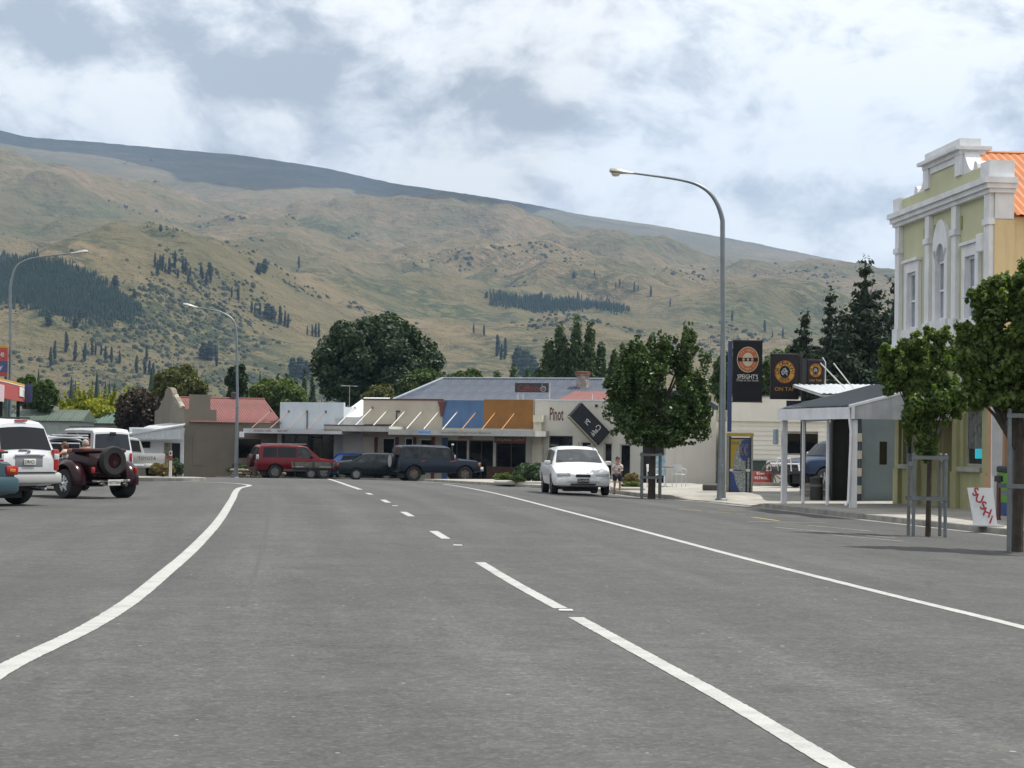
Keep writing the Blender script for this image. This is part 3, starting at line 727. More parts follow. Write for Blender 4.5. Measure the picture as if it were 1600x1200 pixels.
# dark scrubby bands drawn along the gullies of the lower left slope
X, Y, r_ = X[keep], Y[keep], r_[keep]; Z = hill(X, Y); n = len(X)
S = (.6 + 2.2 * g.rand(n) ** 3) * (.6 + .5 * r_ / 3000.)
ang = np.arange(6) * np.pi / 3
ring = np.stack([np.cos(ang), np.sin(ang)], 1)
jit = 1 + .35 * (g.rand(n, 13) - .5)
V = np.zeros((n, 13, 3))
V[:, :6, 0] = X[:, None] + ring[:, 0] * S[:, None] * jit[:, :6] * 1.2; V[:, :6, 1] = Y[:, None] + ring[:, 1] * S[:, None] * jit[:, :6] * 1.2; V[:, :6, 2] = Z[:, None] - .6
V[:, 6:12, 0] = X[:, None] + ring[:, 0] * S[:, None] * .8 * jit[:, 6:12]; V[:, 6:12, 1] = Y[:, None] + ring[:, 1] * S[:, None] * .8; V[:, 6:12, 2] = Z[:, None] + S[:, None] * .75 * jit[:, 6:12]
V[:, 12] = np.stack([X, Y, Z + S * 1.15], 1)
fc = []
for j in range(6): k2 = (j + 1) % 6; fc += [(j, k2, 6 + k2), (j, 6 + k2, 6 + j), (6 + j, 6 + k2, 12)]
fc = np.array(fc)[None] + (np.arange(n) * 13)[:, None, None]
tag(fastmesh('hillside_scrub', V.reshape(-1, 3), fc.reshape(-1, 3), LEAF['hill']), 'dark low scrub speckling the dry hillside', 'scrub', kind='stuff')
print('scrub', n)

# ---- street trees in their guard stakes
STEEL = C('galvanised_stake', (.15, .165, .17), rough=.55, metal=.3, var=.15, vscale=5)
def street_tree(label, base, lobes_px, Y, leaf, n, size, trunk_w, stakes, seed, stake_h, lab_st):
    """lobes_px: (cx, cy, rx, ry) in pixels at distance Y, spread in depth by the tree's own radius"""
    gx = Xat(base, Y); gz = zed(gx, Y)
    t = thing('street_tree', label, 'tree', (gx, Y, gz)); s_ = Y / F; g = random.Random(seed); lob = []
    for (cx, cy, rx, ry) in lobes_px:
        q = atY(cx, cy, Y); lob.append((q.x - gx, g.uniform(-.35, .35) * rx * s_, q.z - gz, rx * s_, rx * s_ * 1.0, ry * s_))
    tr = MB(); top = max(q[2] for q in lob)
    tr.tube([(0, 0, -.05), (.02, 0, top * .4), (0, .02, top * .8)], [trunk_w, trunk_w * .75, trunk_w * .25], 10)
    for q in lob: tr.tube([(0, 0, top * .36), (q[0] * .5, q[1] * .5, (q[2] + top * .36) / 2 + .1), (q[0], q[1], q[2])], [trunk_w * .45, trunk_w * .28, .008], 6)
    tr.build('trunk', BARK, t, True)
    sub = []
    for q in lob:
        for k in range(11):
            th = g.uniform(0, 6.28); ph = g.uniform(-1, 1); c_ = math.sqrt(1 - ph * ph); f = g.uniform(.6, 1.0); ss = g.uniform(.22, .46)
            sub.append((q[0] + q[3] * c_ * math.cos(th) * f, q[1] + q[4] * c_ * math.sin(th) * f, q[2] + q[5] * ph * f, q[3] * ss, q[4] * ss, q[5] * ss))
        for k in range(10):                                  # stray twigs that break the outline
            th = g.uniform(0, 6.28); ph = g.uniform(-.7, 1); c_ = math.sqrt(1 - ph * ph); f = g.uniform(1.0, 1.32); ss = g.uniform(.10, .20)
            sub.append((q[0] + q[3] * c_ * math.cos(th) * f, q[1] + q[4] * c_ * math.sin(th) * f, q[2] + q[5] * ph * f, q[3] * ss, q[4] * ss, q[5] * ss * 1.3))
        sub.append((q[0], q[1], q[2], q[3] * .65, q[4] * .65, q[5] * .65))
    leaf_mesh('crown', sub, n, size, LEAF[leaf], t, seed, up_bias=.4, shell=.35, elong=1.35)
    core_mesh('inner_foliage', [q for q in lob[:2]], LEAF[leaf], t, .5, seed)['kind'] = 'stuff'
    st = thing('tree_guard', lab_st, 'tree guard', (gx, Y, gz))
    for (dx, dy) in stakes: MB().rbox((dx, dy, stake_h / 2), (.06, .06, stake_h), .012, 1).build('stake', STEEL, st)
    xs_ = [q[0] for q in stakes]; ys_ = [q[1] for q in stakes]
    for zz in (stake_h * .46, stake_h * .95):
        for yy_ in (min(ys_), max(ys_)): MB().box(((min(xs_) + max(xs_)) / 2, yy_ - .04 * (1 if yy_ < 0 else -1), zz), (max(xs_) - min(xs_) + .1, .02, .07)).build('rail', STEEL, st)
        for xx_ in (min(xs_), max(xs_)): MB().box((xx_, 0, zz - .12), (.025, max(ys_) - min(ys_), .08)).build('rail', STEEL, st)
    return t
street_tree('round headed street tree planted beyond the white station wagon', 1018,
            [(1008, 620, 58, 62), (974, 626, 26, 36), (1075, 605, 32, 52), (1072, 556, 20, 30), (1077, 527, 10, 22), (1050, 660, 42, 36), (1002, 668, 34, 28), (985, 572, 26, 30), (1028, 566, 28, 36), (1038, 540, 14, 20), (1000, 545, 15, 18), (1040, 685, 45, 14), (1090, 648, 22, 34), (960, 598, 14, 20)],
            66, 'street', 17000, .108, .12, [(-.3, -.28), (.25, -.28), (-.3, .28), (.25, .28)], 2, 1.4, 'grey stake guard around the tree beyond the white station wagon')
street_tree('slim young street tree in front of the green building doorway', 1450,
            [(1440, 605, 42, 48), (1416, 572, 30, 30), (1462, 562, 32, 38), (1447, 655, 30, 40), (1482, 615, 22, 36), (1398, 592, 22, 32), (1446, 696, 16, 24), (1470, 526, 12, 16), (1388, 558, 16, 18), (1434, 538, 16, 18), (1496, 632, 14, 20)],
            40.7, 'street2', 13000, .090, .055, [(-.32, -.25), (.27, -.25), (-.32, .25), (.27, .25)], 5, 1.55, 'grey stake guard around the slim tree by the green building')
street_tree('larger maple like street tree by the peach shopfront', 1590,
            [(1595, 560, 70, 60), (1535, 560, 34, 40), (1550, 492, 34, 38), (1605, 480, 48, 50), (1660, 540, 70, 76), (1580, 626, 50, 26), (1556, 446, 20, 22), (1520, 612, 24, 30), (1640, 610, 56, 46), (1507, 566, 18, 20), (1528, 470, 16, 18), (1505, 520, 16, 16), (1610, 430, 26, 24)],
            35, 'street2', 20000, .092, .10, [(-.20, -.25), (.62, -.25), (-.02, .25), (.62, .25)], 6, 2.3, 'grey stake guard around the larger tree by the peach shopfront')
# ---- garden plants
def bush(name, label, box, Y, leaf, n, size, seed, nl=9, group=None, cat='shrub'):
    px = (box[0] + box[2]) / 2; X = Xat(px, Y); return blob_tree(name, label, box, Y, leaf, n, size, nl, seed, group, zed(X, Y), cat, trunk_r=.04, depth=.7)
bush('juniper_shrub', 'spreading blue green juniper beside the white station wagon', (800, 722, 862, 764), 86, 'juniper', 4200, .13, 21, 14)
bush('garden_plant', 'leafy yellow green plant in the bed before the organic shop', (770, 738, 806, 763), 87, 'light', 1900, .09, 22)
bush('garden_plant', 'low green plant between the juniper and yellow green plant', (796, 742, 822, 766), 85, 'mid', 1300, .08, 23)
bush('garden_plant', 'low flowering plant bed beside the round headed street tree', (966, 752, 1006, 772), 74, 'light', 1700, .07, 24)
bush('tussock_plant', 'rusty brown tuft behind the low flowering plants', (970, 738, 1002, 762), 76, 'tussock', 1500, .08, 25)
# ================================================================== vehicles
GLASS = C('car_glass', (.007, .008, .010), rough=.06, var=0, spec=.25)
GLASSB = C('car_windscreen', (.015, .02, .026), rough=.05, var=0, spec=.5)
TYRE = C('tyre_rubber', (.016, .016, .016), rough=.85, var=.15, vscale=8)
CHROME = C('chrome', (.75, .76, .77), rough=.12, metal=1, var=0)
ALLOY = C('alloy_rim', (.27, .27, .28), rough=.35, metal=.7, var=.1)
DARKP = C('black_plastic', (.022, .022, .023), rough=.6, var=.1)
REDL = C('red_lens', (.32, .012, .012), rough=.2, var=.1, vscale=30, coat=.4)
ORL = C('amber_lens', (.5, .17, .02), rough=.2, var=.1, coat=.4)
CLEARL = C('clear_lens', (.5, .52, .54), rough=.12, var=.2, vscale=20, coat=.5)
PLATE = C('plate_white', (.62, .62, .58), rough=.5, var=.05)
INK = C('plate_ink', (.02, .02, .025), var=0)
def paint(name, c, metal=.0, rough=.28):
    lum = max(c); return C('paint_' + name, c, rough=rough, metal=metal, var=.05, vscale=1.5, coat=.35 if lum > .2 else .12, spec=.5 if lum > .2 else .25, dirt=((c[0] * .6 + .02, c[1] * .6 + .018, c[2] * .6 + .014), .12))
def wheel(parent, x, y, r, wd, rim=ALLOY, spokes=5, rr_=.62, name='wheel'):
    sgn = 1 if x > 0 else -1; h = wd / 2
    prof = [(r * rr_, -h), (r * .93, -h), (r * .985, -h * .82), (r, -h * .5), (r, h * .5), (r * .985, h * .82), (r * .93, h), (r * rr_, h)]
    t = MB().lathe(prof, (0, 0, 0), 28, 'x', True).build(name, TYRE, parent, True)
    t.location = (x, y, r)
    k = MB(); R_ = r * (rr_ + .02)
    k.lathe([(R_, sgn * h * .85), (R_ * .9, sgn * h * .55), (R_ * .86, sgn * h * .3), (0.001, sgn * h * .3)], (0, 0, 0), 24, 'x')
    for i in range(spokes):
        a = 2 * math.pi * i / spokes; m = Matrix.Rotation(a, 3, 'X')
        k.box(m @ Vector((sgn * h * .62, 0, R_ * .5)), (h * .45, R_ * .26, R_ * .86), M=m)
    k.lathe([(R_ * .24, sgn * h * .75), (R_ * .2, sgn * h * .98), (0.001, sgn * h)], (0, 0, 0), 14, 'x')
    k.build('rim', rim, t, True)
    return t
def lerp(a, b, f): return a + (b - a) * f
class Car:
    """body lofted through stations (y, z_bottom, z_belt, z_top, half width at belt, half width at top); +Y is forward"""
    def __init__(s, name, label, cat, st, pm, loc, rz, wheels, wr, ww, group=None, rim=ALLOY, spokes=5, arch=1.14, bare=()):
        s.st = sorted(st); s.t = thing(name, label, cat, loc, rz, group); s.pm = pm
        secs = [s.section(q) for q in s.st]; n = len(secs[0]); mb = MB()
        for q in secs: mb.v += q
        for i in range(len(secs) - 1):
            for j in range(n): mb.f.append((i * n + j, i * n + (j + 1) % n, (i + 1) * n + (j + 1) % n, (i + 1) * n + j))
        mb.f.append(tuple(range(n))); mb.f.append(tuple((len(secs) - 1) * n + j for j in range(n)))
        s.body = mb.build('body', pm, s.t)
        cut = MB()
        wmax = max(q[4] for q in s.st)
        for (y, ) in [(q,) for q in wheels]:
            for sg in (-1, 1): cut.lathe([(.001, sg * (wmax - ww - .16)), (wr * arch, sg * (wmax - ww - .16)), (wr * arch, sg * (wmax + .4)), (.001, sg * (wmax + .4))], (0, y, wr * 1.02), 28, 'x')
        co = cut.build('cut', DARKP)
        co.matrix_world = s.t.matrix_basis
        bpy.context.view_layer.update()
        md = s.body.modifiers.new('b', 'BOOLEAN'); md.operation = 'DIFFERENCE'; md.object = co; md.solver = 'EXACT'
        s.t.matrix_world = s.t.matrix_basis; bpy.context.view_layer.update()
        me = bpy.data.meshes.new_from_object(s.body.evaluated_get(bpy.context.evaluated_depsgraph_get()))
        s.body.modifiers.clear(); s.body.data = me
        bpy.data.objects.remove(co)
        me.polygons.foreach_set('use_smooth', [True] * len(me.polygons)); me.set_sharp_from_angle(angle=R(34)); me.name = 'body'
        if len(me.materials) == 0: me.materials.append(pm)
        for y in wheels:
            for sg in (-1, 1):
                wheel(s.t, sg * (wmax - ww / 2 - .02), y, wr, ww, rim, spokes)
        # dark inner arches
        for y in wheels:
            MB().box((0, y, wr * 1.1), (2 * (wmax - ww - .2), wr * 2.2, wr * 1.4)).build('wheel_well', DARKP, s.t)
    def section(s, q):
        y, zb, zl, zt, wb, wt = q; h = zl - zb; gh = zt - zl
        r_ = min(.07, max(gh, .02) * .3)
        half = [(wb * .80, zb), (wb * .95, zb + h * .10), (wb * .995, zb + h * .32), (wb, zb + h * .55), (wb * .985, zb + h * .82), (wb * .955, zl), (lerp(wb * .955, wt, .97), zt - r_), (wt - .05, zt - r_ * .3), (wt * .6, zt + .015), (0, zt + .03)]
        L = [(x, y, z_) for x, z_ in half]; Rr = [(-x, y, z_) for x, z_ in half[:-1]][::-1]
        return L + Rr
    def par(s, y):
        st = s.st
        for a, b in zip(st, st[1:]):
            if a[0] <= y <= b[0]:
                f = (y - a[0]) / max(1e-6, b[0] - a[0]); return [lerp(p, q, f) for p, q in zip(a, b)]
        return list(st[0] if y < st[0][0] else st[-1])
    def sx(s, y, z_):
        _, zb, zl, zt, wb, wt = s.par(y); h = zl - zb
        if z_ >= zl: return lerp(wb * .955, wt, min(1, (z_ - zl) / max(.02, zt - zl)))
        f = (z_ - zb) / h
        return wb * float(np.interp(f, [0, .1, .32, .55, .82, 1], [.8, .95, .995, 1, .985, .955]))
    def side(s, name, poly, m=GLASS, off=.007, both=True, n=6):
        """poly: four corners (y,z): rear-low, front-low, front-high, rear-high"""
        out = []
        for sg in ((-1, 1) if both else (both or 1,)):
            mb = MB(); P = []
            for i in range(n + 1):
                for j in range(4):
                    u, v = i / n, j / 3.
                    y = lerp(lerp(poly[0][0], poly[1][0], u), lerp(poly[3][0], poly[2][0], u), v); z_ = lerp(lerp(poly[0][1], poly[1][1], u), lerp(poly[3][1], poly[2][1], u), v)
                    P.append((sg * (s.sx(y, z_) + off), y, z_))
            mb.add(P, [(i * 4 + j, (i + 1) * 4 + j, (i + 1) * 4 + j + 1, i * 4 + j + 1) for i in range(n) for j in range(3)])
            out.append(mb.build(name, m, s.t, True))
        return out
    def screen(s, name, ya, yb, m=GLASSB, t0=.06, t1=.90, inset=.07, off=.012):
        """glass lying on the roof-line surface between stations at ya (low) and yb (high)"""
        P = []
        pa, pb = s.par(ya), s.par(yb)
        for t_ in (t0, (t0 + t1) / 2, t1):
            q = [lerp(u, v, t_) for u, v in zip(pa, pb)]; wt = q[5] - inset
            sl_ = (pb[3] - pa[3], -(pb[0] - pa[0])); l_ = math.hypot(*sl_); ny, nz = sl_[0] / l_, sl_[1] / l_
            if nz < 0: ny, nz = -ny, -nz
            if abs(nz) < .05: ny = 1 if ya > 0 else -1
            for fx in (-1, -.6, 0, .6, 1): P.append((fx * wt, q[0] + ny * off, q[3] + nz * off + (.03 if fx == 0 else .015 if abs(fx) < 1 else -.004)))
        mb = MB().add(P, [(j * 5 + i, j * 5 + i + 1, j * 5 + i + 6, j * 5 + i + 5) for j in range(2) for i in range(4)])
        return mb.build(name, m, s.t, True)
    def box(s, name, c, d, m, bev=.02, parent=None): return MB().rbox(c, d, bev, 2).build(name, m, parent or s.t, True)
    def pair(s, name, c, d, m, bev=.02):
        for sg in (-1, 1): s.box(name, (sg * c[0], c[1], c[2]), d, m, bev)
    def plate(s, y, z_, txt, front=False, dark=False, x=0, size=.36):
        m1, m2 = (INK, PLATE) if dark else (PLATE, INK); sg = 1 if front else -1
        p_ = s.box('number_plate', (x, y, z_), (size, .02, size * .36), m1, .004)
        if txt: text('plate_text', txt, size * .30, m2, p_, frame((x, y + sg * .013, z_), (-sg, 0, 0) if front else (1, 0, 0)), .002)
    def mirrors(s, y, z_, m=None, sz=(.17, .1, .13)):
        for sg in (-1, 1):
            x = s.sx(y, z_) + .12; o = s.box('door_mirror', (sg * x, y, z_), sz, m or s.pm, .04)
            MB().rbox((sg * (x - .1), y, z_ - .03), (.12, .04, .04), .01, 1).build('mirror_arm', DARKP, o)
    def line(s, y, z0, z1, off=.004):
        s.side('door_gap', [(y - .006, z0), (y + .006, z0), (y + .006, z1), (y - .006, z1)], DARKP, off)
def hd(deg): return R(deg)          # heading: degrees to the left of +Y
def heading_dir(deg): return Vector((-math.sin(R(deg)), math.cos(R(deg)), 0))
def at_rear(px, Y, deg, rear):
    """place so that the middle of the rear end stands at pixel column px, distance Y"""
    X = Xat(px, Y); h = heading_dir(deg) * rear; x, y = X + h.x, Y + h.y
    return (x, y, float(ground(x, y)))

# ---- silver off-roader at left, seen from behind
A = 60
SILV = paint('silver', (.60, .61, .63), .25, .3)
st = [(-2.36, .52, .98, 1.00, .86, .80), (-2.32, .46, 1.08, 1.10, .93, .86), (-2.29, .44, 1.10, 1.14, .955, .86), (-2.10, .42, 1.12, 1.76, .965, .73), (-1.98, .42, 1.12, 1.83, .965, .74), (-1.0, .40, 1.12, 1.87, .97, .76), (.3, .40, 1.12, 1.86, .97, .76),
      (.62, .40, 1.12, 1.80, .97, .74), (1.28, .40, 1.10, 1.16, .96, .84), (2.1, .42, 1.02, 1.06, .93, .82), (2.35, .46, .92, .95, .86, .74), (2.42, .5, .80, .82, .78, .66)]
c = Car('off_roader', 'silver off-roader with dark rear window and tall tail lamps', 'car', st, SILV, at_rear(44, 46.8, A, 2.36), hd(A), (-1.28, 1.42), .39, .26, arch=1.2)
c.screen('rear_window', -2.29, -2.10, GLASS, .10, .86, .06)
for q in ([(-2.0, 1.16), (-1.15, 1.16), (-1.15, 1.70), (-1.88, 1.70)], [(-1.08, 1.16), (-.12, 1.16), (-.12, 1.72), (-1.08, 1.72)], [(-.05, 1.16), (.95, 1.16), (.58, 1.72), (-.05, 1.72)]): c.side('side_window', q)
c.screen('windscreen', 1.28, .62)
for sg in (-1, 1):
    o = c.box('tail_lamp', (sg * .86, -2.325, .99), (.17, .10, .46), REDL, .03)
    c.box('reversing_lens', (sg * .86, -2.372, 1.06), (.15, .02, .13), CLEARL, .01, o)
c.box('rear_bumper', (0, -2.36, .60), (1.90, .22, .24), C('bumper_silver', (.46, .46, .45), rough=.4, metal=.2, var=.05), .06)
c.box('bumper_step', (0, -2.41, .725), (1.5, .14, .02), DARKP, .005)
c.box('plate_recess', (0, -2.352, .96), (.86, .03, .24), C('recess_silver', (.26, .27, .29), rough=.4, metal=.4, var=.05), .02)
c.box('chrome_strip', (0, -2.372, 1.09), (.92, .03, .05), CHROME, .012)
c.plate(-2.385, .95, 'DRH21')
c.box('brake_lamp', (0, -2.10, 1.83), (.36, .06, .04), REDL, .01)
c.box('rear_wiper', (-.1, -2.30, 1.20), (.30, .02, .02), DARKP, .004)
c.box('emblem', (0, -2.345, 1.165), (.11, .012, .07), CHROME, .005)
c.pair('roof_rail', (.66, -.6, 1.90), (.04, 2.3, .04), DARKP, .01)
c.box('underbody', (0, 0, .42), (1.3, 4.0, .2), DARKP, .02)
c.box('exhaust', (.45, -2.2, .36), (.07, .5, .07), CHROME, .02)
c.mirrors(.75, 1.2)

# ---- teal sedan, only its tail in view
TEAL = paint('teal', (.036, .070, .086), .1, .3)
def sedan_st(L=4.6, w=.87, belt=.90, roof=1.40, hood=.86, trunk=.98):
    h = L / 2
    return [(-h, .50, trunk - .30, trunk - .27, w * .80, w * .62), (-h + .04, .38, trunk - .10, trunk - .05, w * .93, w * .78), (-h + .12, .30, trunk - .07, trunk, w * .965, w * .80), (-h + .72, .26, belt, trunk + .05, w, w * .80), (-h + 1.38, .25, belt, roof - .03, w, w * .66), (-h + 1.7, .25, belt, roof, w, w * .68),
            (.35, .25, belt, roof, w, w * .68), (.62, .25, belt, roof - .05, w, w * .66), (1.28, .25, belt - .01, hood + .10, w, w * .80), (h - .55, .28, hood - .06, hood, w * .97, w * .80), (h - .14, .32, hood - .16, hood - .12, w * .90, w * .74), (h, .44, hood - .28, hood - .26, w * .76, w * .6)]
c = Car('sedan', 'teal sedan tail with boot spoiler beside the silver off-roader', 'car', sedan_st(), TEAL, at_rear(-20, 43.8, A, 2.3), hd(A), (-1.35, 1.3), .31, .2)
c.box('rear_bumper', (0, -2.27, .50), (1.70, .24, .34), C('bumper_teal', (.03, .068, .086), rough=.45, var=.05), .08)
for sg in (-1, 1):
    o = c.box('tail_lamp', (sg * .70, -2.262, .80), (.34, .12, .19), REDL, .03); c.box('indicator_lens', (sg * .68, -2.33, .80), (.16, .02, .07), ORL, .01, o)
c.box('spoiler', (0, -2.05, 1.17), (1.45, .24, .05), DARKP, .02); c.pair('spoiler_post', (.55, -2.05, 1.10), (.06, .16, .12), TEAL)
c.screen('rear_window', -1.58, -.92, GLASS); c.screen('windscreen', 1.28, .62)
for q in ([(-1.35, .94), (-.4, .94), (-.4, 1.33), (-.85, 1.33)], [(-.33, .94), (.95, .94), (.5, 1.33), (-.33, 1.33)]): c.side('side_window', q)
c.plate(-2.40, .78, '')

# ---- maroon roadster with its two riders
MAR = paint('maroon', (.019, .004, .006), .1, .22)
A2 = 46
loc = at_rear(176, 53.0, A2, 1.75); HR = loc
t = thing('hot_rod', 'maroon open vintage roadster with fat rear tyres and spare wheel', 'car', loc, hd(A2))
def loft(name, secs, m, parent, ang=40):
    n = len(secs[0]); mb = MB()
    for q in secs: mb.v += q
    for i in range(len(secs) - 1):
        for j in range(n): mb.f.append((i * n + j, i * n + (j + 1) % n, (i + 1) * n + (j + 1) % n, (i + 1) * n + j))
    mb.f.append(tuple(range(n))); mb.f.append(tuple((len(secs) - 1) * n + j for j in range(n)))
    return mb.build(name, m, parent, True, ang)
def rodsec(y, zb, zt, w_, k=.9):
    half = [(w_ * .7, zb), (w_ * .92, zb + (zt - zb) * .25), (w_, zb + (zt - zb) * .6), (w_ * k, zt - .05), (w_ * (k - .1), zt), (0, zt + .02)]
    return [(x, y, z_) for x, z_ in half] + [(-x, y, z_) for x, z_ in half[:-1]][::-1]
loft('body', [rodsec(-1.62, .62, .98, .40), rodsec(-1.50, .50, 1.08, .56), rodsec(-1.1, .46, 1.14, .64), rodsec(-.75, .45, 1.15, .665), rodsec(-.70, .45, .98, .66), rodsec(.40, .45, .96, .60), rodsec(.46, .45, 1.02, .56), rodsec(1.55, .48, .95, .40), rodsec(1.9, .5, .9, .36)], MAR, t)
MB().rbox((0, -.72, 1.13), (1.22, .2, .16), .06).build('seat_back', C('tan_trim', (.16, .055, .035), rough=.5, var=.15), t, True)
MB().rbox((0, -.15, .80), (1.05, 1.0, .2), .06).build('cockpit_floor', C('cockpit_dark', (.03, .022, .02), rough=.8), t)
MB().rbox((0, -1.15, 1.17), (1.30, .5, .10), .045).build('folded_hood', C('hood_cloth', (.035, .012, .014), rough=.8), t, True)
q = MB(); q.lathe([(.19, -.09), (.33, -.1), (.355, -.06), (.36, 0), (.355, .06), (.33, .1), (.19, .09)], (0, 0, 0), 28, 'y', True)
sp = q.build('spare_wheel', TYRE, t, True); sp.location = (0, -1.72, .93)
MB().lathe([(.001, -.07), (.03, -.085), (.2, -.075), (.235, -.02)], (0, 0, 0), 24, 'y').build('wheel_cover', MAR, sp, True)
for sg in (-1, 1):
    wheel(t, sg * .80, -1.05, .36, .34, CHROME, 5, .60); wheel(t, sg * .74, 1.45, .31, .18, CHROME, 5, .6)
    # rear mudguard: half ring shell
    mb = MB(); prof = []
    for i in range(13):
        a = R(-8 + 150 * i / 12); rr_ = .44 + .03 * math.sin(a)
        for j, (fx, dr) in enumerate(((.60, .0), (.66, .05), (.80, .07), (.92, .05), (.985, -.03), (.975, -.05), (.62, -.03))):
            mb.v.append((sg * fx, -1.05 - math.cos(a) * (rr_ + dr), .40 + math.sin(a) * (rr_ + dr)))
    for i in range(12):
        for j in range(7): mb.f.append((i * 7 + j, i * 7 + (j + 1) % 7, (i + 1) * 7 + (j + 1) % 7, (i + 1) * 7 + j))
    mb.build('mudguard', MAR, t, True, 50)
    mb = MB()
    for i in range(11):
        a = R(10 + 150 * i / 10); rr_ = .38
        for j, (fx, dr) in enumerate(((.58, 0), (.66, .05), (.80, .05), (.87, -.02))): mb.v.append((sg * fx, 1.45 - math.cos(a) * (rr_ + dr), .33 + math.sin(a) * (rr_ + dr)))
    for i in range(10):
        for j in range(3): mb.f.append((i * 4 + j, i * 4 + j + 1, (i + 1) * 4 + j + 1, (i + 1) * 4 + j))
    mb.build('mudguard', MAR, t, True, 50)
    MB().rbox((sg * .76, .25, .36), (.22, 1.7, .05), .02).build('running_board', CHROME if sg < 0 else DARKP, t)
    MB().rbox((sg * .62, -1.80, .70), (.07, .1, .16), .03).build('tail_lamp', REDL, t, True)
    MB().lathe([(.001, .0), (.10, .03), (.11, .09), (.05, .2), (.001, .22)][::-1], (sg * .42, 1.78, .86), 16, 'y').build('head_lamp', CHROME, t, True)
MB().tube([(-.55, -1.66, .44), (.55, -1.66, .44)], .035, 10).build('rear_axle_bar', CHROME, t, True)
for sg in (-1, 1):
    MB().tube([(sg * .35, -1.2, .33), (sg * .33, -1.85, .35)], .045, 10).build('exhaust', CHROME, t, True)
pl_ = MB().rbox((0, -1.80, .40), (.36, .02, .14), .004).build('number_plate', PLATE, t); text('plate_text', 'HOT30A', .09, INK, pl_, frame((0, -1.813, .40), (1, 0, 0)), .002)
MB().rbox((0, .42, 1.16), (1.02, .03, .30), .01).build('windscreen', GLASSB, t)
MB().tube([(-.52, .42, 1.0), (-.52, .42, 1.33), (.52, .42, 1.33), (.52, .42, 1.0)], .016, 8).build('windscreen_frame', CHROME, t, True)
MB().rbox((0, 1.92, .75), (.5, .08, .42), .04).build('radiator', CHROME, t)
MB().rbox((0, .1, .38), (.7, 3.2, .12), .02).build('chassis', DARKP, t)

# ---- cars beyond the roadster
def hatch_st(L=4.0, w=.84, belt=.92, roof=1.45, hood=.90):
    h = L / 2
    return [(-h, .48, belt - .28, belt - .24, w * .82, w * .66), (-h + .05, .34, belt - .06, belt - .02, w * .95, w * .80), (-h + .10, .30, belt, belt + .05, w * .97, w * .80), (-h + .52, .26, belt, roof - .06, w, w * .70), (-h + .72, .26, belt, roof, w, w * .72),
            (.25, .26, belt, roof, w, w * .72), (.5, .26, belt, roof - .05, w, w * .7), (1.2, .27, belt, hood + .1, w, w * .82), (h - .4, .30, hood - .08, hood, w * .97, w * .78), (h - .08, .34, hood - .2, hood - .16, w * .88, w * .7), (h, .46, hood - .3, hood - .28, w * .76, w * .6)]
def hatch(label, px, Y, deg, pm, spoiler=True, st=None, L=4.0, name='hatchback', wy=(-1.2, 1.25), roof=1.45):
    h = L / 2
    c = Car(name, label, 'car', st or hatch_st(L, roof=roof), pm, at_rear(px, Y, deg, h), hd(deg), wy, .31, .19)
    c.screen('rear_window', -h + .10, -h + .52, GLASS, .08, .92, .05); c.screen('windscreen', 1.2, .5)
    for q in ([(-h + .62, .97), (-.2, .97), (-.2, roof - .09), (-h + .85, roof - .09)], [(-.13, .97), (.95, .97), (.42, roof - .09), (-.13, roof - .09)]): c.side('side_window', q)
    c.pair('tail_lamp', (.66, -h + .03, .82), (.2, .12, .2), REDL, .03)
    c.box('rear_bumper', (0, -h + .02, .48), (1.62, .2, .28), pm, .07)
    if spoiler: c.box('spoiler', (0, -h + .50, roof + .02), (1.25, .26, .05), pm, .02)
    c.plate(-h - .03, .72, ''); return c
WHT = paint('white', (.62, .63, .64), 0, .3)
hatch('small pale hatchback with dark sloping rear glass behind the roadster', 116, 60.5, 40, paint('pearl', (.50, .51, .53), .3, .3))
c = hatch('silver hatchback with red corner lamps behind the pale hatchback', 116, 70, 34, paint('silver_light', (.52, .53, .56), .5, .25), roof=1.56)
c.pair('high_lamp', (.60, -1.66, 1.30), (.08, .1, .36), REDL, .03)
# white van
st = [(-2.30, .50, 1.02, 1.05, .80, .76), (-2.26, .40, 1.08, 1.12, .84, .80), (-2.10, .36, 1.10, 1.86, .85, .72), (-1.98, .34, 1.10, 1.97, .85, .74), (-1.0, .34, 1.10, 2.0, .85, .75), (1.0, .34, 1.10, 1.98, .85, .75), (1.35, .34, 1.10, 1.90, .85, .72), (1.95, .36, 1.05, 1.16, .84, .78), (2.22, .40, .95, 1.0, .80, .72), (2.30, .48, .8, .82, .74, .66)]
c = Car('van', 'white van with large rear glass behind the roadster', 'van', st, WHT, at_rear(176, 85, 32, 2.3), hd(32), (-1.2, 1.35), .33, .2)
c.screen('rear_window', -2.26, -2.10, GLASSB, .06, .88, .06); c.screen('windscreen', 1.95, 1.35)
for q in ([(-1.9, 1.16), (-.5, 1.16), (-.5, 1.80), (-1.85, 1.80)], [(-.4, 1.16), (.7, 1.16), (.7, 1.80), (-.4, 1.80)], [(.78, 1.16), (1.6, 1.16), (1.32, 1.76), (.78, 1.76)]): c.side('side_window', q)
c.pair('tail_lamp', (.74, -2.27, .86), (.12, .1, .36), REDL); c.box('rear_bumper', (0, -2.28, .46), (1.66, .18, .2), DARKP, .05)
c.box('rear_mirror', (.02, -2.2, 1.80), (.26, .06, .12), DARKP, .03); c.box('rear_wiper', (.1, -2.28, 1.16), (.4, .02, .02), DARKP, .004)
for sg in (-1, 1): c.box('roof_rack_bar', (0, sg * .7, 2.06), (1.35, .05, .04), DARKP, .01)
c.plate(-2.30, .8, '')
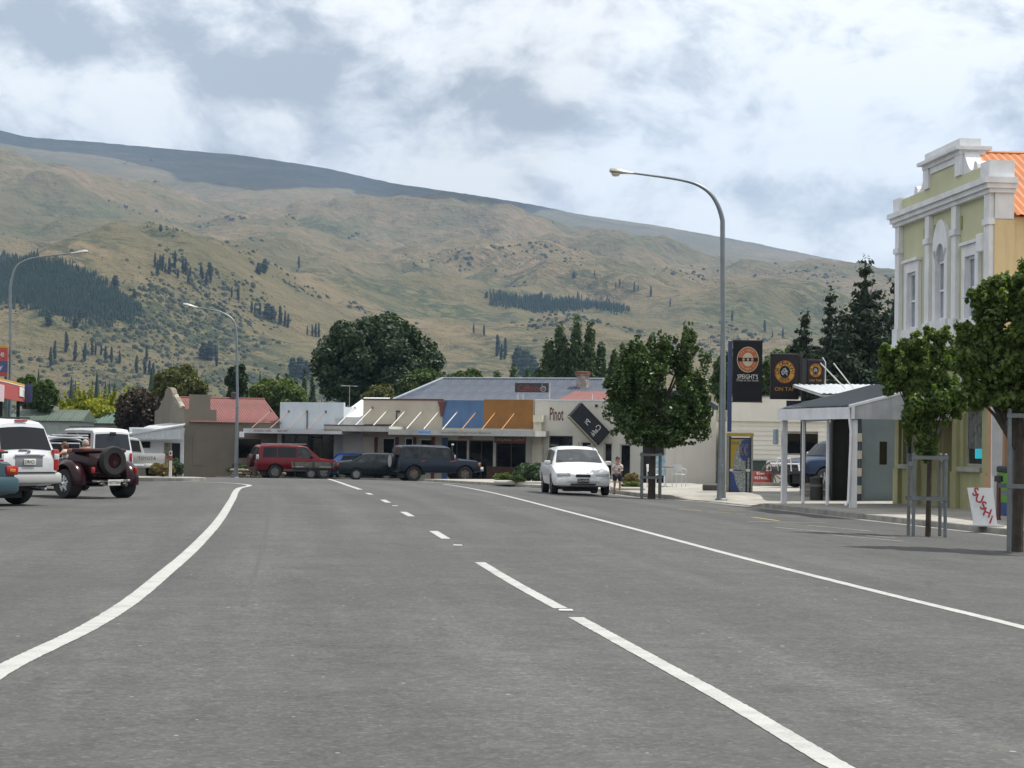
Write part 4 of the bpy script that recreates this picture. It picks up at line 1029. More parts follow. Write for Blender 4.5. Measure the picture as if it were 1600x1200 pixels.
# silver-grey pickup with lettered tailgate
def pickup(label, loc, deg, pm, lettered=False, bull=False, w=.86):
    st = [(-.62, .52, 1.02, 1.05, w, w * .86), (-.55, .46, 1.05, 1.64, w, w * .74), (-.3, .44, 1.05, 1.70, w, w * .76), (.35, .44, 1.05, 1.70, w, w * .76), (.62, .44, 1.05, 1.62, w, w * .74), (1.12, .44, 1.04, 1.12, w, w * .86), (2.15, .46, .98, 1.02, w * .97, w * .8), (2.38, .5, .86, .9, w * .92, w * .76), (2.44, .55, .72, .75, w * .86, w * .7)]
    c = Car('pickup', label, 'pickup', st, pm, loc, hd(deg), (1.5, ), .36, .22, arch=1.2)
    c.screen('windscreen', 1.12, .62); c.screen('rear_window', -.62, -.55, GLASS, .1, .9, .08)
    c.side('side_window', [(-.45, 1.10), (.85, 1.10), (.55, 1.58), (-.40, 1.58)])
    tray = MB(); tray.b2(-w, -w + .06, -2.42, -.66, .55, 1.05).b2(w - .06, w, -2.42, -.66, .55, 1.05).b2(-w, w, -2.42, -.66, .50, .549)
    tray.build('tray', pm, c.t); tg = MB().rbox((0, -2.44, .83), (2 * w - .08, .07, .46), .015).build('tailgate', pm, c.t, True)
    if lettered: text('tailgate_text', 'TOYOTA', .20, INK, tg, frame((0, -2.478, .86), (1, 0, 0)), .002)
    for sg in (-1, 1):
        wheel(c.t, sg * (w - .13), -1.45, .36, .22); c.box('tail_lamp', (sg * (w - .05), -2.42, .84), (.12, .1, .3), REDL, .02)
        c.box('head_lamp', (sg * .60, 2.40, .82), (.34, .08, .17), CLEARL, .03)
        MB().rbox((sg * (w - .13), -1.45, .66), (.27, .95, .10), .03).build('mudguard', pm, c.t)
    c.box('rear_bumper', (0, -2.52, .54), (1.66, .14, .16), CHROME, .03); c.box('grille', (0, 2.42, .82), (.8, .06, .16), DARKP, .02)
    c.box('front_bumper', (0, 2.48, .60), (1.72, .18, .2), DARKP, .05); c.plate(-2.60, .58, '')
    if bull:
        MB().tube([(-.75, 2.62, .62), (-.75, 2.66, .86), (.75, 2.66, .86), (.75, 2.62, .62)], .035, 8).build('bull_bar', CHROME, c.t, True)
        MB().tube([(-.35, 2.64, .6), (-.35, 2.68, 1.05), (.35, 2.68, 1.05), (.35, 2.64, .6)], .035, 8).build('bull_bar', CHROME, c.t, True)
    c.mirrors(.75, 1.2, CHROME, (.14, .07, .2)); return c
pickup('silver grey pickup with lettered tailgate behind the plant island', at_rear(228, 90, 36, 2.4), 36, paint('grey_silver', (.40, .40, .38), .4, .35), True)

# ---- across the street
def at_mid(px, Y, path=False):
    X = Xat(px, Y); return (X, Y, zed(X, Y) if path else float(ground(X, Y)))
# red off-roader
RED = paint('red', (.115, .006, .010), .1, .25)
st = [(-2.36, .55, 1.02, 1.05, .80, .74), (-2.30, .46, 1.12, 1.15, .90, .84), (-2.14, .42, 1.12, 1.72, .93, .72), (-2.0, .40, 1.12, 1.82, .935, .74), (-.8, .38, 1.11, 1.85, .94, .75), (.25, .38, 1.10, 1.83, .94, .75), (.55, .38, 1.10, 1.76, .94, .73), (1.25, .38, 1.08, 1.16, .93, .82), (2.05, .42, 1.0, 1.05, .90, .78), (2.32, .48, .88, .92, .82, .7), (2.38, .54, .76, .78, .74, .62)]
c = Car('off_roader', 'red off-roader with dark tinted side windows parked by rock wall', 'car', st, RED, at_mid(459, 119.0), hd(-68), (-1.3, 1.45), .39, .24, arch=1.16)
for q in ([(-2.0, 1.18), (-1.2, 1.18), (-1.2, 1.70), (-1.9, 1.70)], [(-1.14, 1.18), (-.1, 1.17), (-.1, 1.71), (-1.14, 1.71)]): c.side('side_window', q)
c.side('front_side_window', [(-.03, 1.17), (.98, 1.15), (.52, 1.69), (-.03, 1.71)], C('clear_side_glass', (.022, .027, .029), rough=.06, var=.6, vscale=2.5, spec=.35))
c.screen('windscreen', 1.25, .55); c.screen('rear_window', -2.30, -2.14, GLASS, .1, .9, .06)
c.pair('tail_lamp', (.82, -2.28, 1.18), (.14, .14, .26), CLEARL, .03); c.pair('roof_rail', (.66, -.6, 1.89), (.04, 2.2, .05), ALLOY, .015)
c.side('sill_strip', [(-.85, .40), (1.0, .40), (1.0, .52), (-.85, .52)], ALLOY, .03)
q = MB().lathe([(.1, -.1), (.34, -.1), (.37, 0), (.34, .1), (.1, .1)], (0, 0, 0), 22, 'y', True).build('spare_wheel', TYRE, c.t, True); q.location = (0, -2.45, .98)
MB().lathe([(.001, -.12), (.30, -.11), (.33, -.02)], (0, 0, 0), 22, 'y').build('wheel_cover', RED, q, True)
c.mirrors(.75, 1.22); c.pair('head_lamp', (.66, 2.28, .90), (.3, .16, .18), CLEARL, .04); c.box('front_bumper', (0, 2.36, .56), (1.7, .14, .28), RED, .06)
for y in (-1.17, -.06, 1.0): c.line(y, .5, 1.14)
# blue car cab between
c = hatch('bright blue small car showing behind the dark sedan', 512, 121.3, -84, paint('blue', (.03, .11, .36), .1, .25), False)
# dark green sedan
GRN = paint('dark_green', (.005, .012, .015), .0, .25)
c = Car('sedan', 'dark green sedan hitched to the small flat trailer', 'car', sedan_st(4.75, .88, .90, 1.42), GRN, at_mid(596, 115.2), hd(-82), (-1.38, 1.35), .315, .2, rim=ALLOY)
for q in ([(-1.35, .94), (-.42, .94), (-.42, 1.33), (-.88, 1.33)], [(-.35, .94), (.92, .94), (.48, 1.33), (-.35, 1.33)]): c.side('side_window', q, C('clear_side_glass'))
c.screen('windscreen', 1.28, .62, C('sky_glass', (.05, .075, .10), rough=.05, var=0, spec=1)); c.screen('rear_window', -1.65, -.99, GLASS)
c.mirrors(.8, .98, CHROME); c.pair('tail_lamp', (.7, -2.34, .8), (.3, .1, .16), REDL); c.pair('head_lamp', (.62, 2.30, .66), (.3, .12, .14), CLEARL); c.line(-.38, .3, .9); c.line(.95, .3, .9)
# flat trailer
WOODG = C('weathered_wood', (.13, .125, .11), rough=.9, var=.25, vscale=6)
q = at_mid(489, 115.6); t = thing('trailer', 'small weathered flat deck trailer hitched behind the dark sedan', 'trailer', q, hd(-84))
MB().b2(-.75, .75, -1.1, 1.1, .58, .64).build('deck', WOODG, t)
for sg in (-1, 1):
    MB().b2(sg * .75, sg * .79, -1.14, 1.14, .66, .88).build('side_board', WOODG, t); wheel(t, sg * .66, -.1, .29, .16, C('dull_rim', (.2, .2, .2), rough=.6), 5)
    MB().rbox((sg * .66, -.1, .64), (.22, .8, .06), .02).build('mudguard', WOODG, t)
    for y in (-1.0, 0, 1.0): MB().b2(sg * .795, sg * .82, y - .03, y + .03, .56, .9).build('stay', DARKP, t)
MB().b2(-.75, .75, -1.14, -1.1, .66, .88).build('tail_board', WOODG, t); MB().b2(-.75, .75, 1.1, 1.14, .66, .88).build('head_board', WOODG, t)
MB().tube([(-.4, 1.1, .5), (0, 1.75, .46), (.4, 1.1, .5)], .03, 6).build('drawbar', DARKP, t); MB().b2(-.6, .6, -1.0, 1.0, .46, .575).build('chassis', DARKP, t)
# slate blue off-roader
SLT = paint('slate', (.013, .020, .036), .0, .3)
st = [(-2.16, .55, 1.02, 1.05, .80, .74), (-2.12, .48, 1.14, 1.17, .88, .82), (-2.02, .46, 1.15, 1.76, .90, .76), (-1.9, .46, 1.15, 1.83, .905, .78), (-.8, .45, 1.15, 1.86, .91, .79), (.35, .45, 1.14, 1.84, .91, .79), (.58, .45, 1.14, 1.78, .91, .77), (1.05, .45, 1.12, 1.20, .90, .82), (2.05, .48, 1.06, 1.10, .88, .78), (2.24, .52, .98, 1.02, .84, .72), (2.28, .58, .8, .83, .80, .68)]
c = Car('off_roader', 'slate blue boxy off-roader with chrome front bumper and spare wheel', 'car', st, SLT, at_mid(678, 113.2), hd(-70), (-1.35, 1.42), .40, .24, rim=C('steel_rim', (.18, .15, .12), rough=.5, metal=.4), spokes=6, arch=1.2)
for q in ([(-1.88, 1.20), (-1.0, 1.20), (-1.0, 1.74), (-1.84, 1.74)], [(-.93, 1.20), (-.12, 1.20), (-.12, 1.75), (-.93, 1.75)], [(-.05, 1.20), (.86, 1.19), (.56, 1.73), (-.05, 1.75)]): c.side('side_window', q, C('clear_side_glass'))
c.screen('windscreen', 1.05, .58, C('sky_glass')); c.screen('rear_window', -2.12, -2.02, GLASS, .1, .9, .06)
q = MB().lathe([(.1, -.1), (.36, -.1), (.39, 0), (.36, .1), (.1, .1)], (0, 0, 0), 22, 'y', True).build('spare_wheel', TYRE, c.t, True); q.location = (0, -2.30, 1.05)
MB().lathe([(.001, -.12), (.32, -.11), (.36, -.02)], (0, 0, 0), 22, 'y').build('wheel_cover', C('cover_grey', (.3, .3, .3), var=.1), q, True)
c.box('front_bumper', (0, 2.36, .66), (1.76, .2, .22), CHROME, .05); c.pair('head_lamp', (.64, 2.27, .90), (.28, .06, .2), CLEARL, .03); c.pair('indicator', (.84, 2.2, .90), (.06, .14, .16), ORL, .02)
c.box('grille', (0, 2.28, .90), (.95, .04, .2), DARKP, .01); c.pair('fog_lamp', (.4, 2.52, .70), (.16, .08, .16), C('yellow_cover', (.35, .28, .03), var=.1), .03)
c.side('sill_strip', [(-.9, .44), (.95, .44), (.95, .50), (-.9, .50)], ALLOY, .04); c.side('stripe', [(.55, 1.02), (.95, 1.08), (.98, 1.11), (.62, 1.09)], C('stripe_red', (.30, .05, .05), var=0), .006); c.side('stripe', [(-1.0, 1.0), (-.8, 1.08), (-.72, 1.11), (-.92, 1.07)], C('stripe_red'), .006)
c.mirrors(.82, 1.28, CHROME, (.12, .08, .22)); c.box('snorkel', (.86, .70, 1.5), (.07, .07, .8), DARKP, .02)
MB().rbox((.86, .72, 1.92), (.12, .14, .10), .03).build('snorkel_head', CHROME, c.t)
for y in (-.96, -.08, .98): c.line(y, .52, 1.16)
# white station wagon facing us
st = [(-2.45, .5, .70, .73, .78, .6), (-2.40, .36, .92, .96, .88, .76), (-2.30, .30, .94, .99, .90, .78), (-1.95, .28, .94, 1.40, .91, .66), (-1.75, .27, .94, 1.47, .915, .68), (-.6, .26, .94, 1.50, .92, .69), (.15, .26, .94, 1.48, .92, .68), (.45, .26, .93, 1.42, .92, .66), (1.25, .26, .92, 1.0, .92, .78), (1.7, .26, .86, .91, .91, .78), (2.15, .27, .74, .78, .88, .74), (2.36, .28, .62, .65, .82, .66), (2.46, .32, .52, .54, .68, .52), (2.49, .40, .48, .49, .5, .4)]
X = Xat(911, 66.7); ff = (X, 66.7)
h_ = heading_dir(180 + 4.5); cx_, cy_ = ff[0] - h_.x * 2.45, ff[1] - h_.y * 2.45
c = Car('station_wagon', 'white station wagon parked facing oncoming traffic by the kerb', 'car', st, WHT, (cx_, cy_, float(ground(cx_, cy_))), hd(184.5), (-1.45, 1.45), .32, .21, arch=1.13)
c.screen('windscreen', 1.25, .45, C('grey_glass', (.035, .040, .045), rough=.05, var=.6, vscale=1.6, spec=.5), .02, .93, .05); c.screen('rear_window', -2.30, -1.95, GLASS)
for q in ([(-2.1, .98), (-1.35, .98), (-1.35, 1.40), (-1.85, 1.38)], [(-1.28, .98), (-.3, .98), (-.3, 1.41), (-1.28, 1.40)], [(-.23, .98), (.95, .97), (.42, 1.37), (-.23, 1.41)]): c.side('side_window', q)
for sg in (-1, 1):
    o = c.box('head_lamp', (sg * .59, 2.31, .645), (.44, .22, .115), CLEARL, .04); o.rotation_euler = (0, 0, 0)
    c.box('fog_lamp', (sg * .66, 2.405, .40), (.12, .06, .06), DARKP, .02)
    c.box('roof_rail', (sg * .60, -.7, 1.535), (.04, 2.2, .04), DARKP, .015)
c.box('grille', (0, 2.43, .62), (.46, .12, .085), DARKP, .03); c.box('front_bumper', (0, 2.36, .42), (1.66, .26, .26), WHT, .10)
c.box('bumper_slot', (0, 2.485, .36), (.78, .03, .06), DARKP, .015); c.plate(2.515, .47, 'ZL4183', True, True)
c.mirrors(.85, 1.0, WHT, (.20, .12, .13)); c.box('wiper', (-.2, 1.16, 1.06), (.6, .03, .02), DARKP, .005); c.box('wiper', (.4, 1.16, 1.06), (.5, .03, .02), DARKP, .005)
c.box('dash_sticker', (.25, 1.10, 1.10), (.12, .015, .05), PLATE, .004)
# blue pickup on the forecourt
DB = paint('navy', (.016, .03, .07), .3, .25)
pickup('dark blue pickup with chrome bull bar on the forecourt', (Xat(1312, 79.5), 79.5, zed(Xat(1312, 79.5), 79.5)), 124, DB, False, True)
# ================================================================== buildings
def wallbox(mb, x0, x1, y0, y1, z0, z1, holes=()):
    """wall slab in the x-z plane between y0 and y1 with rectangular openings"""
    xs = sorted({x0, x1, *[h[0] for h in holes], *[h[1] for h in holes]}); zs = sorted({z0, z1, *[h[2] for h in holes], *[h[3] for h in holes]})
    for a, b in zip(xs, xs[1:]):
        run = None
        for c_, d in zip(zs, zs[1:]):
            solid = not any(h[0] <= a and b <= h[1] and h[2] <= c_ and d <= h[3] for h in holes)
            if solid: run = (run[0], d) if run else (c_, d)
            elif run: mb.b2(a, b, y0, y1, *run); run = None
        if run: mb.b2(a, b, y0, y1, *run)
    return mb
SHOPGLASS = C('shop_glass', (.010, .012, .012), rough=.05, var=.6, vscale=.8, spec=.3)
WGLASS = C('sash_glass', (.24, .27, .33), rough=.1, var=.3, vscale=1.5, spec=.6)
WTRIM = C('white_trim', (.70, .71, .73), rough=.7, var=.08, vscale=2, dirt=((.45, .44, .43), .5))
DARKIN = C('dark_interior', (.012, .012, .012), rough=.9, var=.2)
def sheets(name, parent, o, ev, sv, n, w, m, rib=.022):
    """corrugated roof sheets side by side, each an object that shares one mesh"""
    ev = Vector(ev).normalized(); sv = Vector(sv); nr = ev.cross(sv).normalized()
    if nr.z < 0: nr = -nr
    V = []; k = 8
    for i in range(k + 1):
        u = w * i / k; hgt = rib * (1 if i % 2 else 0) + (.012 if i == k else 0)
        for f in (0, 1): V.append(ev * u + sv * f + nr * hgt)
    Fq = [(2 * i, 2 * i + 2, 2 * i + 3, 2 * i + 1) for i in range(k)]
    me = bpy.data.meshes.new(name); me.from_pydata(V, [], Fq); me.materials.append(m)
    for i in range(n):
        q = link(name, me, parent); q.location = Vector(o) + ev * (w * i)
def windows(parent, x0, x1, z0, z1, y, bars=(1, 1), fm=None, gm=None, fw_=.06, name='window', dep=.12):
    """frame set in the opening with a pane behind; y = outer wall face"""
    fm = fm or WTRIM; mb = MB(); yb = y - dep
    mb.b2(x0, x0 + fw_, yb, yb + .05, z0, z1).b2(x1 - fw_, x1, yb, yb + .05, z0, z1).b2(x0 + fw_, x1 - fw_, yb, yb + .05, z1 - fw_, z1).b2(x0 + fw_, x1 - fw_, yb, yb + .05, z0, z0 + fw_)
    for i in range(1, bars[0]): xx = lerp(x0, x1, i / bars[0]); mb.b2(xx - fw_ * .4, xx + fw_ * .4, yb + .004, yb + .044, z0 + fw_, z1 - fw_)
    for i in range(1, bars[1]): zz = lerp(z0, z1, i / bars[1]); mb.b2(x0 + fw_, x1 - fw_, yb + .008, yb + .040, zz - fw_ * .4, zz + fw_ * .4)
    w_ = mb.build(name, fm, parent)
    MB().b2(x0 + .01, x1 - .01, yb - .02, yb - .004, z0 + .01, z1 - .01).build('pane', gm or SHOPGLASS, w_)
    return w_
# ------------------------------------------------------------------ far row of shops
EX = Vector((-.955, .297, 0)); EN = Vector((-.297, -.955, 0)); RZ = math.atan2(EX.y, EX.x)
B0 = Vector((Xat(836, 120, 2), 120, 0))
def kpx(px): return Xat(px, 120, 2.0) / 120
def lx(px, yo=0.0):
    """distance along the row (to the left) where a pixel column meets the plane yo in front of the facades"""
    b = B0 + EN * yo; k = kpx(px); return (k * b.y - b.x) / (EX.x - k * EX.y)
def rowpt(s, yo=0.0): return B0 + EX * s + EN * yo
def zpx(px, py, yo=0.0): return zat(px, py, rowpt(lx(px, yo), yo).y)
GZ = float(ground(*rowpt(lx(680), 1)[:2])) + .10
def rowthing(name, label, px): s = lx(px); q = rowpt(s); return thing(name, label, 'shop', (q.x, q.y, GZ), RZ), s
# pavement in front of the row
def rowstrip(name, y0, y1, s0, s1, dz, m, label):
    V = []; n = 40
    for i in range(n + 1):
        s = lerp(s0, s1, i / n)
        for yo in (y0, y0 + .02, (y0 + y1) / 2, y1):
            q = rowpt(s, yo); V.append((q.x, q.y, float(ground(q.x, q.y)) + (dz if yo != y0 else -.1) if True else 0))
    return tag(fastmesh(name, np.array(V), gridfaces(n + 1, 4), m), label, kind='structure')
rowstrip('shop_pavement', 3.6, -1.0, lx(800), lx(380), .11, CONC, 'concrete pavement before the row of shops')
def shopbox(px_r, px_l, py_top, wall, name, label, depth=9, holes=(), zcan=None):
    t, s0 = rowthing(name, label, px_r); w_ = lx(px_l) - s0; zt = zpx((px_r + px_l) / 2, py_top) - GZ
    mb = MB(); wallbox(mb, 0, w_, -.22, 0, -.4, zt, holes); mb.build('front_wall', wall, t)
    MB().b2(0, .2, -depth, -.225, -.4, zt - .25).b2(w_ - .2, w_, -depth, -.225, -.4, zt - .25).b2(0, w_, -depth - .2, -depth - .005, -.4, zt - .3).build('outer_wall', wall, t)
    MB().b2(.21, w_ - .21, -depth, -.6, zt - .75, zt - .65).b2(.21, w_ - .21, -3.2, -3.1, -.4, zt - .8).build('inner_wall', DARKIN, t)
    return t, s0, w_, zt
BEIGE = mat('beige_render', (.42, .375, .31), rough=.9, var=.08, vscale=.8, bump=.1, dirt=((.30, .27, .225), .35))
BLUEW = mat('blue_paint_wall', (.075, .145, .275), rough=.85, var=.12, vscale=1.0, dirt=((.04, .06, .11), .5))
ORANGE = mat('orange_paint_wall', (.25, .115, .030), rough=.85, var=.12, vscale=1.0, dirt=((.13, .06, .025), .5))
PALEB = mat('pale_blue_wall', (.46, .51, .56), rough=.9, var=.06, vscale=.8, dirt=((.24, .27, .30), .4))
CREAMW = mat('cream_wall', (.55, .53, .47), rough=.9, var=.06, vscale=.7, dirt=((.30, .285, .25), .35))
MAROON = C('maroon_trim', (.11, .028, .025), rough=.6, var=.12)
FASC = C('fascia_grey', (.45, .455, .43), rough=.7, var=.1, vscale=2, dirt=((.2, .2, .19), .5))
ROD = C('tie_rod_white', (.52, .50, .46), rough=.5, var=.05); RODB = C('tie_rod_brown', (.20, .13, .11), rough=.6, var=.05); RODO = C('tie_rod_orange', (.36, .16, .05), rough=.6, var=.05)
IRONB = mat('blue_grey_iron', (.044, .058, .086), rough=.6, spec=.25, metal=.0, var=.14, vscale=1.1, dirt=((.16, .15, .14), .4))
IRONR = mat('faded_red_iron', (.150, .047, .043), rough=.75, var=.16, vscale=.9, dirt=((.185, .085, .072), .55))
IRONW = mat('pale_iron', (.52, .55, .57), rough=.5, metal=.2, var=.1, vscale=1.0, dirt=((.35, .34, .32), .4))
def canopy(t, s0, px_r, px_l, py0, py1, dep, m, yo=None, rods=(), rodm=None, wall_up=1.0, edge=None):
    """flat awning with a fascia; x positions given as the pixel columns of the fascia's ends"""
    xr, xl = lx(px_r, dep) - s0, lx(px_l, dep) - s0; pm_ = (px_r + px_l) / 2
    z1, z0 = zpx(pm_, py0, dep) - GZ, zpx(pm_, py1, dep) - GZ
    MB().b2(xr, xl, dep - .05, dep, z0, z1).b2(xr, xr + .05, .01, dep - .055, z0, z1).b2(xl - .05, xl, .01, dep - .055, z0, z1).build('awning_fascia', m, t)
    MB().b2(xr + .055, xl - .055, .01, dep - .055, z1 - .12, z1 - .05).build('awning_roof', FASC, t)
    if edge: MB().b2(lx(edge[0], dep) - s0, lx(edge[1], dep) - s0, dep - .06, dep + .02, z1 + .002, z1 + .06).build('awning_edge', MAROON, t)
    for i, (px, rm) in enumerate(rods):
        xx = lx(px, dep) - s0
        MB().tube([(xx, dep - .1, z1 + .02), (xx, .02, z1 + wall_up)], .028, 6).build('tie_rod', rm, t)
        MB().rbox((xx, .02, z1 + wall_up), (.10, .04, .12), .01, 1).build('rod_bracket', DARKP, t)
    return z0, z1
# --- blue and orange shop
def HP(px0, px1, py0, py1, s0): a, b = lx(px1) - s0, lx(px0) - s0; m_ = (px0 + px1) / 2; return (b, a, zpx(m_, py1) - GZ, zpx(m_, py0) - GZ) if b < a else (a, b, zpx(m_, py1) - GZ, zpx(m_, py0) - GZ)
s0 = lx(834)
H = [HP(697, 730, 688, 742, s0), HP(733, 771, 688, 752, s0), HP(775, 822, 692, 742, s0)]
t, s0, w_, zt = shopbox(834, 691, 625, CREAMW, 'shop', 'blue and orange fronted shop with a long grey awning', holes=H)
xm = lx(756) - s0; zc = zpx(760, 669) - GZ
MB().b2(.04, xm - .002, .003, .05, zc, zt + .03).build('orange_panel', ORANGE, t); MB().b2(xm + .002, w_ - .02, .003, .05, zc, zt - .02).build('blue_panel', BLUEW, t)
for h in H: windows(t, *h, 0, (2, 1), C('dark_frame', (.05, .045, .04), rough=.5))
MB().b2(lx(691) - s0 - .35, lx(691) - s0 - .01, .004, .04, -.35, zpx(700, 684) - GZ).build('blue_pilaster', BLUEW, t)
z0c, z1c = canopy(t, s0, 836, 607, 672, 680.5, 2.7, FASC, rods=((690, ROD), (720, RODO), (751, RODO), (782, RODO)), wall_up=1.05)
b_ = MB().b2(lx(822) - s0, lx(773) - s0, .01, .05, zpx(800, 692) - GZ, zpx(800, 683) - GZ).build('sign_board', C('rust_sign', (.22, .07, .03), rough=.6), t)
text('sign_text', 'ORGANIC CONT.', .21, C('sign_white', (.6, .6, .58), var=0), b_, frame((lx(798) - s0, .054, zpx(800, 687.5) - GZ), (-1, 0, 0)), .003, sx=1.05)
b_ = MB().b2(lx(739) - s0, lx(716) - s0, .02, .05, zpx(728, 687) - GZ, zpx(728, 682) - GZ).build('sign_board', C('pink_sign', (.42, .28, .26), rough=.6), t)
text('sign_text', 'OPEN 7 DAYS', .11, C('sign_red', (.3, .03, .03), var=0), b_, frame((lx(727.5) - s0, .054, zpx(728, 684.5) - GZ), (-1, 0, 0)), .003)
text('fascia_text', 'Wine & Produce | Organic Foods | Gifts & Deli', .15, C('fascia_ink', (.10, .09, .08), var=0), t, frame((lx(728, 2.7) - s0, 2.704, (z0c + z1c) / 2), (-1, 0, 0)), .002)
b_ = MB().b2(lx(673, 2.7) - s0, lx(654, 2.7) - s0, 2.702, 2.73, z0c + .0, z1c - .02).build('sign_board', C('sky_sign', (.30, .45, .68), rough=.5), t)
text('sign_text', 'THAT SHOP', .12, C('sign_blue', (.04, .07, .3), var=0), b_, frame((lx(663.5, 2.7) - s0, 2.734, (z0c + z1c) / 2), (-1, 0, 0)), .003)
# low tiled wall at its step
MB().b2(lx(808) - s0, lx(764) - s0, .1, .35, -.3, .75).build('low_wall', C('brown_brick_wall', (.085, .05, .035), rough=.9, var=.2, vscale=5), t)
text('awning_underlay', '', .1, ROD, t, frame((0, 0, 0), (1, 0, 0))) if False else None
# --- beige shop
s0 = lx(691)
H = [HP(597, 617, 684, 745, s0), HP(632, 645, 684, 712, s0), HP(656, 675, 686, 722, s0)]
t, s0, w_, zt = shopbox(691, 567, 625.5, BEIGE, 'shop', 'plain beige fronted shop with maroon trim and white tie rods', holes=H)
MB().b2(-.05, w_ + .06, -.24, .05, zt + .002, zt + .09).build('parapet_cap', MAROON, t)
for h in H: windows(t, *h, 0, (1, 2))
for px in (588, 621, 648.5, 677): xx = lx(px) - s0; MB().b2(xx - .09, xx + .09, .004, .06, -.3, zpx(px, 683) - GZ).build('maroon_post', MAROON, t)
MB().b2(lx(586) - s0, w_ - .03, .003, .03, -.3, zpx(578, 683) - GZ).build('cream_panel', CREAMW, t)
xx = lx(691.5) - s0
MB().prism([(-.25, zt - .05), (.25, zt - .05), (.12, zt - .4), (.06, zt - .9), (-.06, zt - .9), (-.12, zt - .4)], .06, .16).build('end_bracket', MAROON, t)
canopy(t, s0, 607.5, 506, 665.5, 674, 2.7, FASC, rods=((526, ROD), (554, ROD)), wall_up=1.05, edge=(607.5, 506))
zr = zpx(620, 666) - GZ
for px in (578, 607, 634, 661): xx = lx(px, 2.7) - s0; MB().tube([(xx, 2.6, z1c + .03), (xx, .02, z1c + 1.08)], .03, 6).build('tie_rod', ROD, t)
MB().tube([(lx(567) - s0 - .1, .06, zpx(570, 664) - GZ), (lx(612) - s0, .06, zpx(612, 664) - GZ), (lx(619) - s0, .06, zpx(619, 659) - GZ), (lx(620) - s0, .06, zpx(620, 645) - GZ)], .035, 6).build('cable_conduit', DARKP, t)
MB().rbox((lx(622) - s0, .09, zpx(622, 643) - GZ), (.22, .14, .1), .02).build('cable_box', DARKP, t)
# --- pale infill between
s0 = lx(567.3); t, s0, w_, zt = shopbox(567.3, 523, 652, mat('white_stucco', (.50, .51, .52), rough=.9, var=.06, dirt=((.36, .36, .36), .5)), 'shop', 'low white infill shop wall with pale iron roof')
q0, q1 = rowpt(0), 0
sheets('roof_sheet', MB().b2(.05, w_ - .05, -6, -.3, zt - .1, zt - .03).build('roof', IRONW, t), (.05, -.25, zt + .0), (1, 0, 0), (0, -4.2, zpx(552, 631) - GZ - zt + .45), 4, (w_ - .1) / 4, IRONW)
# --- pale blue shop
s0 = lx(536.5)
H = [HP(441, 522, 679, 748, s0)]
t, s0, w_, zt = shopbox(536.5, 437, 628.5, PALEB, 'shop', 'pale blue shop with flat front beside the tan building', holes=H)
for h in H:
    q = windows(t, *h, 0, (4, 1), C('dark_frame'))
MB().b2(w_ - .16, w_ + .10, .004, .10, -.3, zpx(440, 678) - GZ).build('cream_post', CREAMW, t)
z0d, z1d = canopy(t, s0, 534, 380, 670, 677.5, 2.7, IRONW, rods=((392, RODB), (421, RODB), (450, RODB), (480, RODB)), wall_up=1.0)
text('fascia_text', 'ROXBURGH TOWN', .19, C('sign_maroon', (.28, .06, .07), var=0), t, frame((lx(410, 2.7) - s0, 2.705, (z0d + z1d) / 2), (-1, 0, 0)), .003, sx=.62)
text('fascia_text', 'TRAVEL MART', .19, C('sign_maroon'), t, frame((lx(441, 2.7) - s0, 2.705, (z0d + z1d) / 2), (-1, 0, 0)), .003, sx=.55)
MB().tube([(lx(480) - s0, .05, zt - .55), (lx(480) - s0, .05, zt - 1.6), (lx(483) - s0, .05, zt - 2.0), (lx(500) - s0, .05, zt - 2.02)], .03, 6).build('cable_conduit', DARKP, t)
a = MB(); xx = lx(530) - s0; a.tube([(xx, -1.5, zt - .4), (xx, -1.5, zpx(530, 602) - GZ)], .018, 6).tube([(xx - .45, -1.5, zpx(530, 602.5) - GZ), (xx + .5, -1.5, zpx(530, 601) - GZ)], .014, 6)
for k in range(5): a.tube([(xx - .4 + .2 * k, -1.8, zpx(530, 602) - GZ), (xx - .4 + .2 * k, -1.2, zpx(530, 602) - GZ)], .008, 5)
a.build('tv_antenna', C('aerial_metal', (.4, .4, .4), metal=.6, rough=.4), t)
# --- blue hipped roof behind
q = rowpt(lx(690)); t = thing('hip_roofed_building', 'building with long blue grey hipped iron roof behind the shops', 'building', (q.x, q.y, GZ), RZ)
s0 = lx(690); D0, D1 = -3.0, -15.0; ze = zpx(690, 627, D0) - GZ; xR = lx(940, D0) - s0; xL = lx(612, D0) - s0; ym = (D0 + D1) / 2
xrl, xrr = lx(690, ym) - s0, lx(905, ym) - s0; zr = zpx(690, 593, ym) - GZ
MB().b2(xR + .3, xL - .3, D1 + .3, D0 - .3, -.4, ze - .05).build('wall', BEIGE, t)
rf = MB().add([(xR, D0, ze), (xL, D0, ze), (xrl, ym, zr), (xR, ym, zr), (xL, D1, ze), (xR, D1, ze)], [(0, 1, 2, 3), (1, 4, 2), (4, 5, 3, 2), (5, 0, 3)]).build('roof', IRONB, t)
nst = int((xrl - xR) / .8); ww_ = (xrl - xR) / nst
sheets('roof_sheet', rf, (xR, D0 - .02, ze + .02), (1, 0, 0), (0, ym - D0, zr - ze), nst, ww_, IRONB, .03)
MB().tube([(xL, D0, ze + .04), (xrl, ym, zr + .05)], .10, 6).build('hip_cap', C('cap_pale', (.17, .20, .25), rough=.5), rf); MB().tube([(xrl, ym, zr + .06), (xR, ym, zr + .06)], .09, 6).build('ridge_cap', C('cap_pale'), rf)
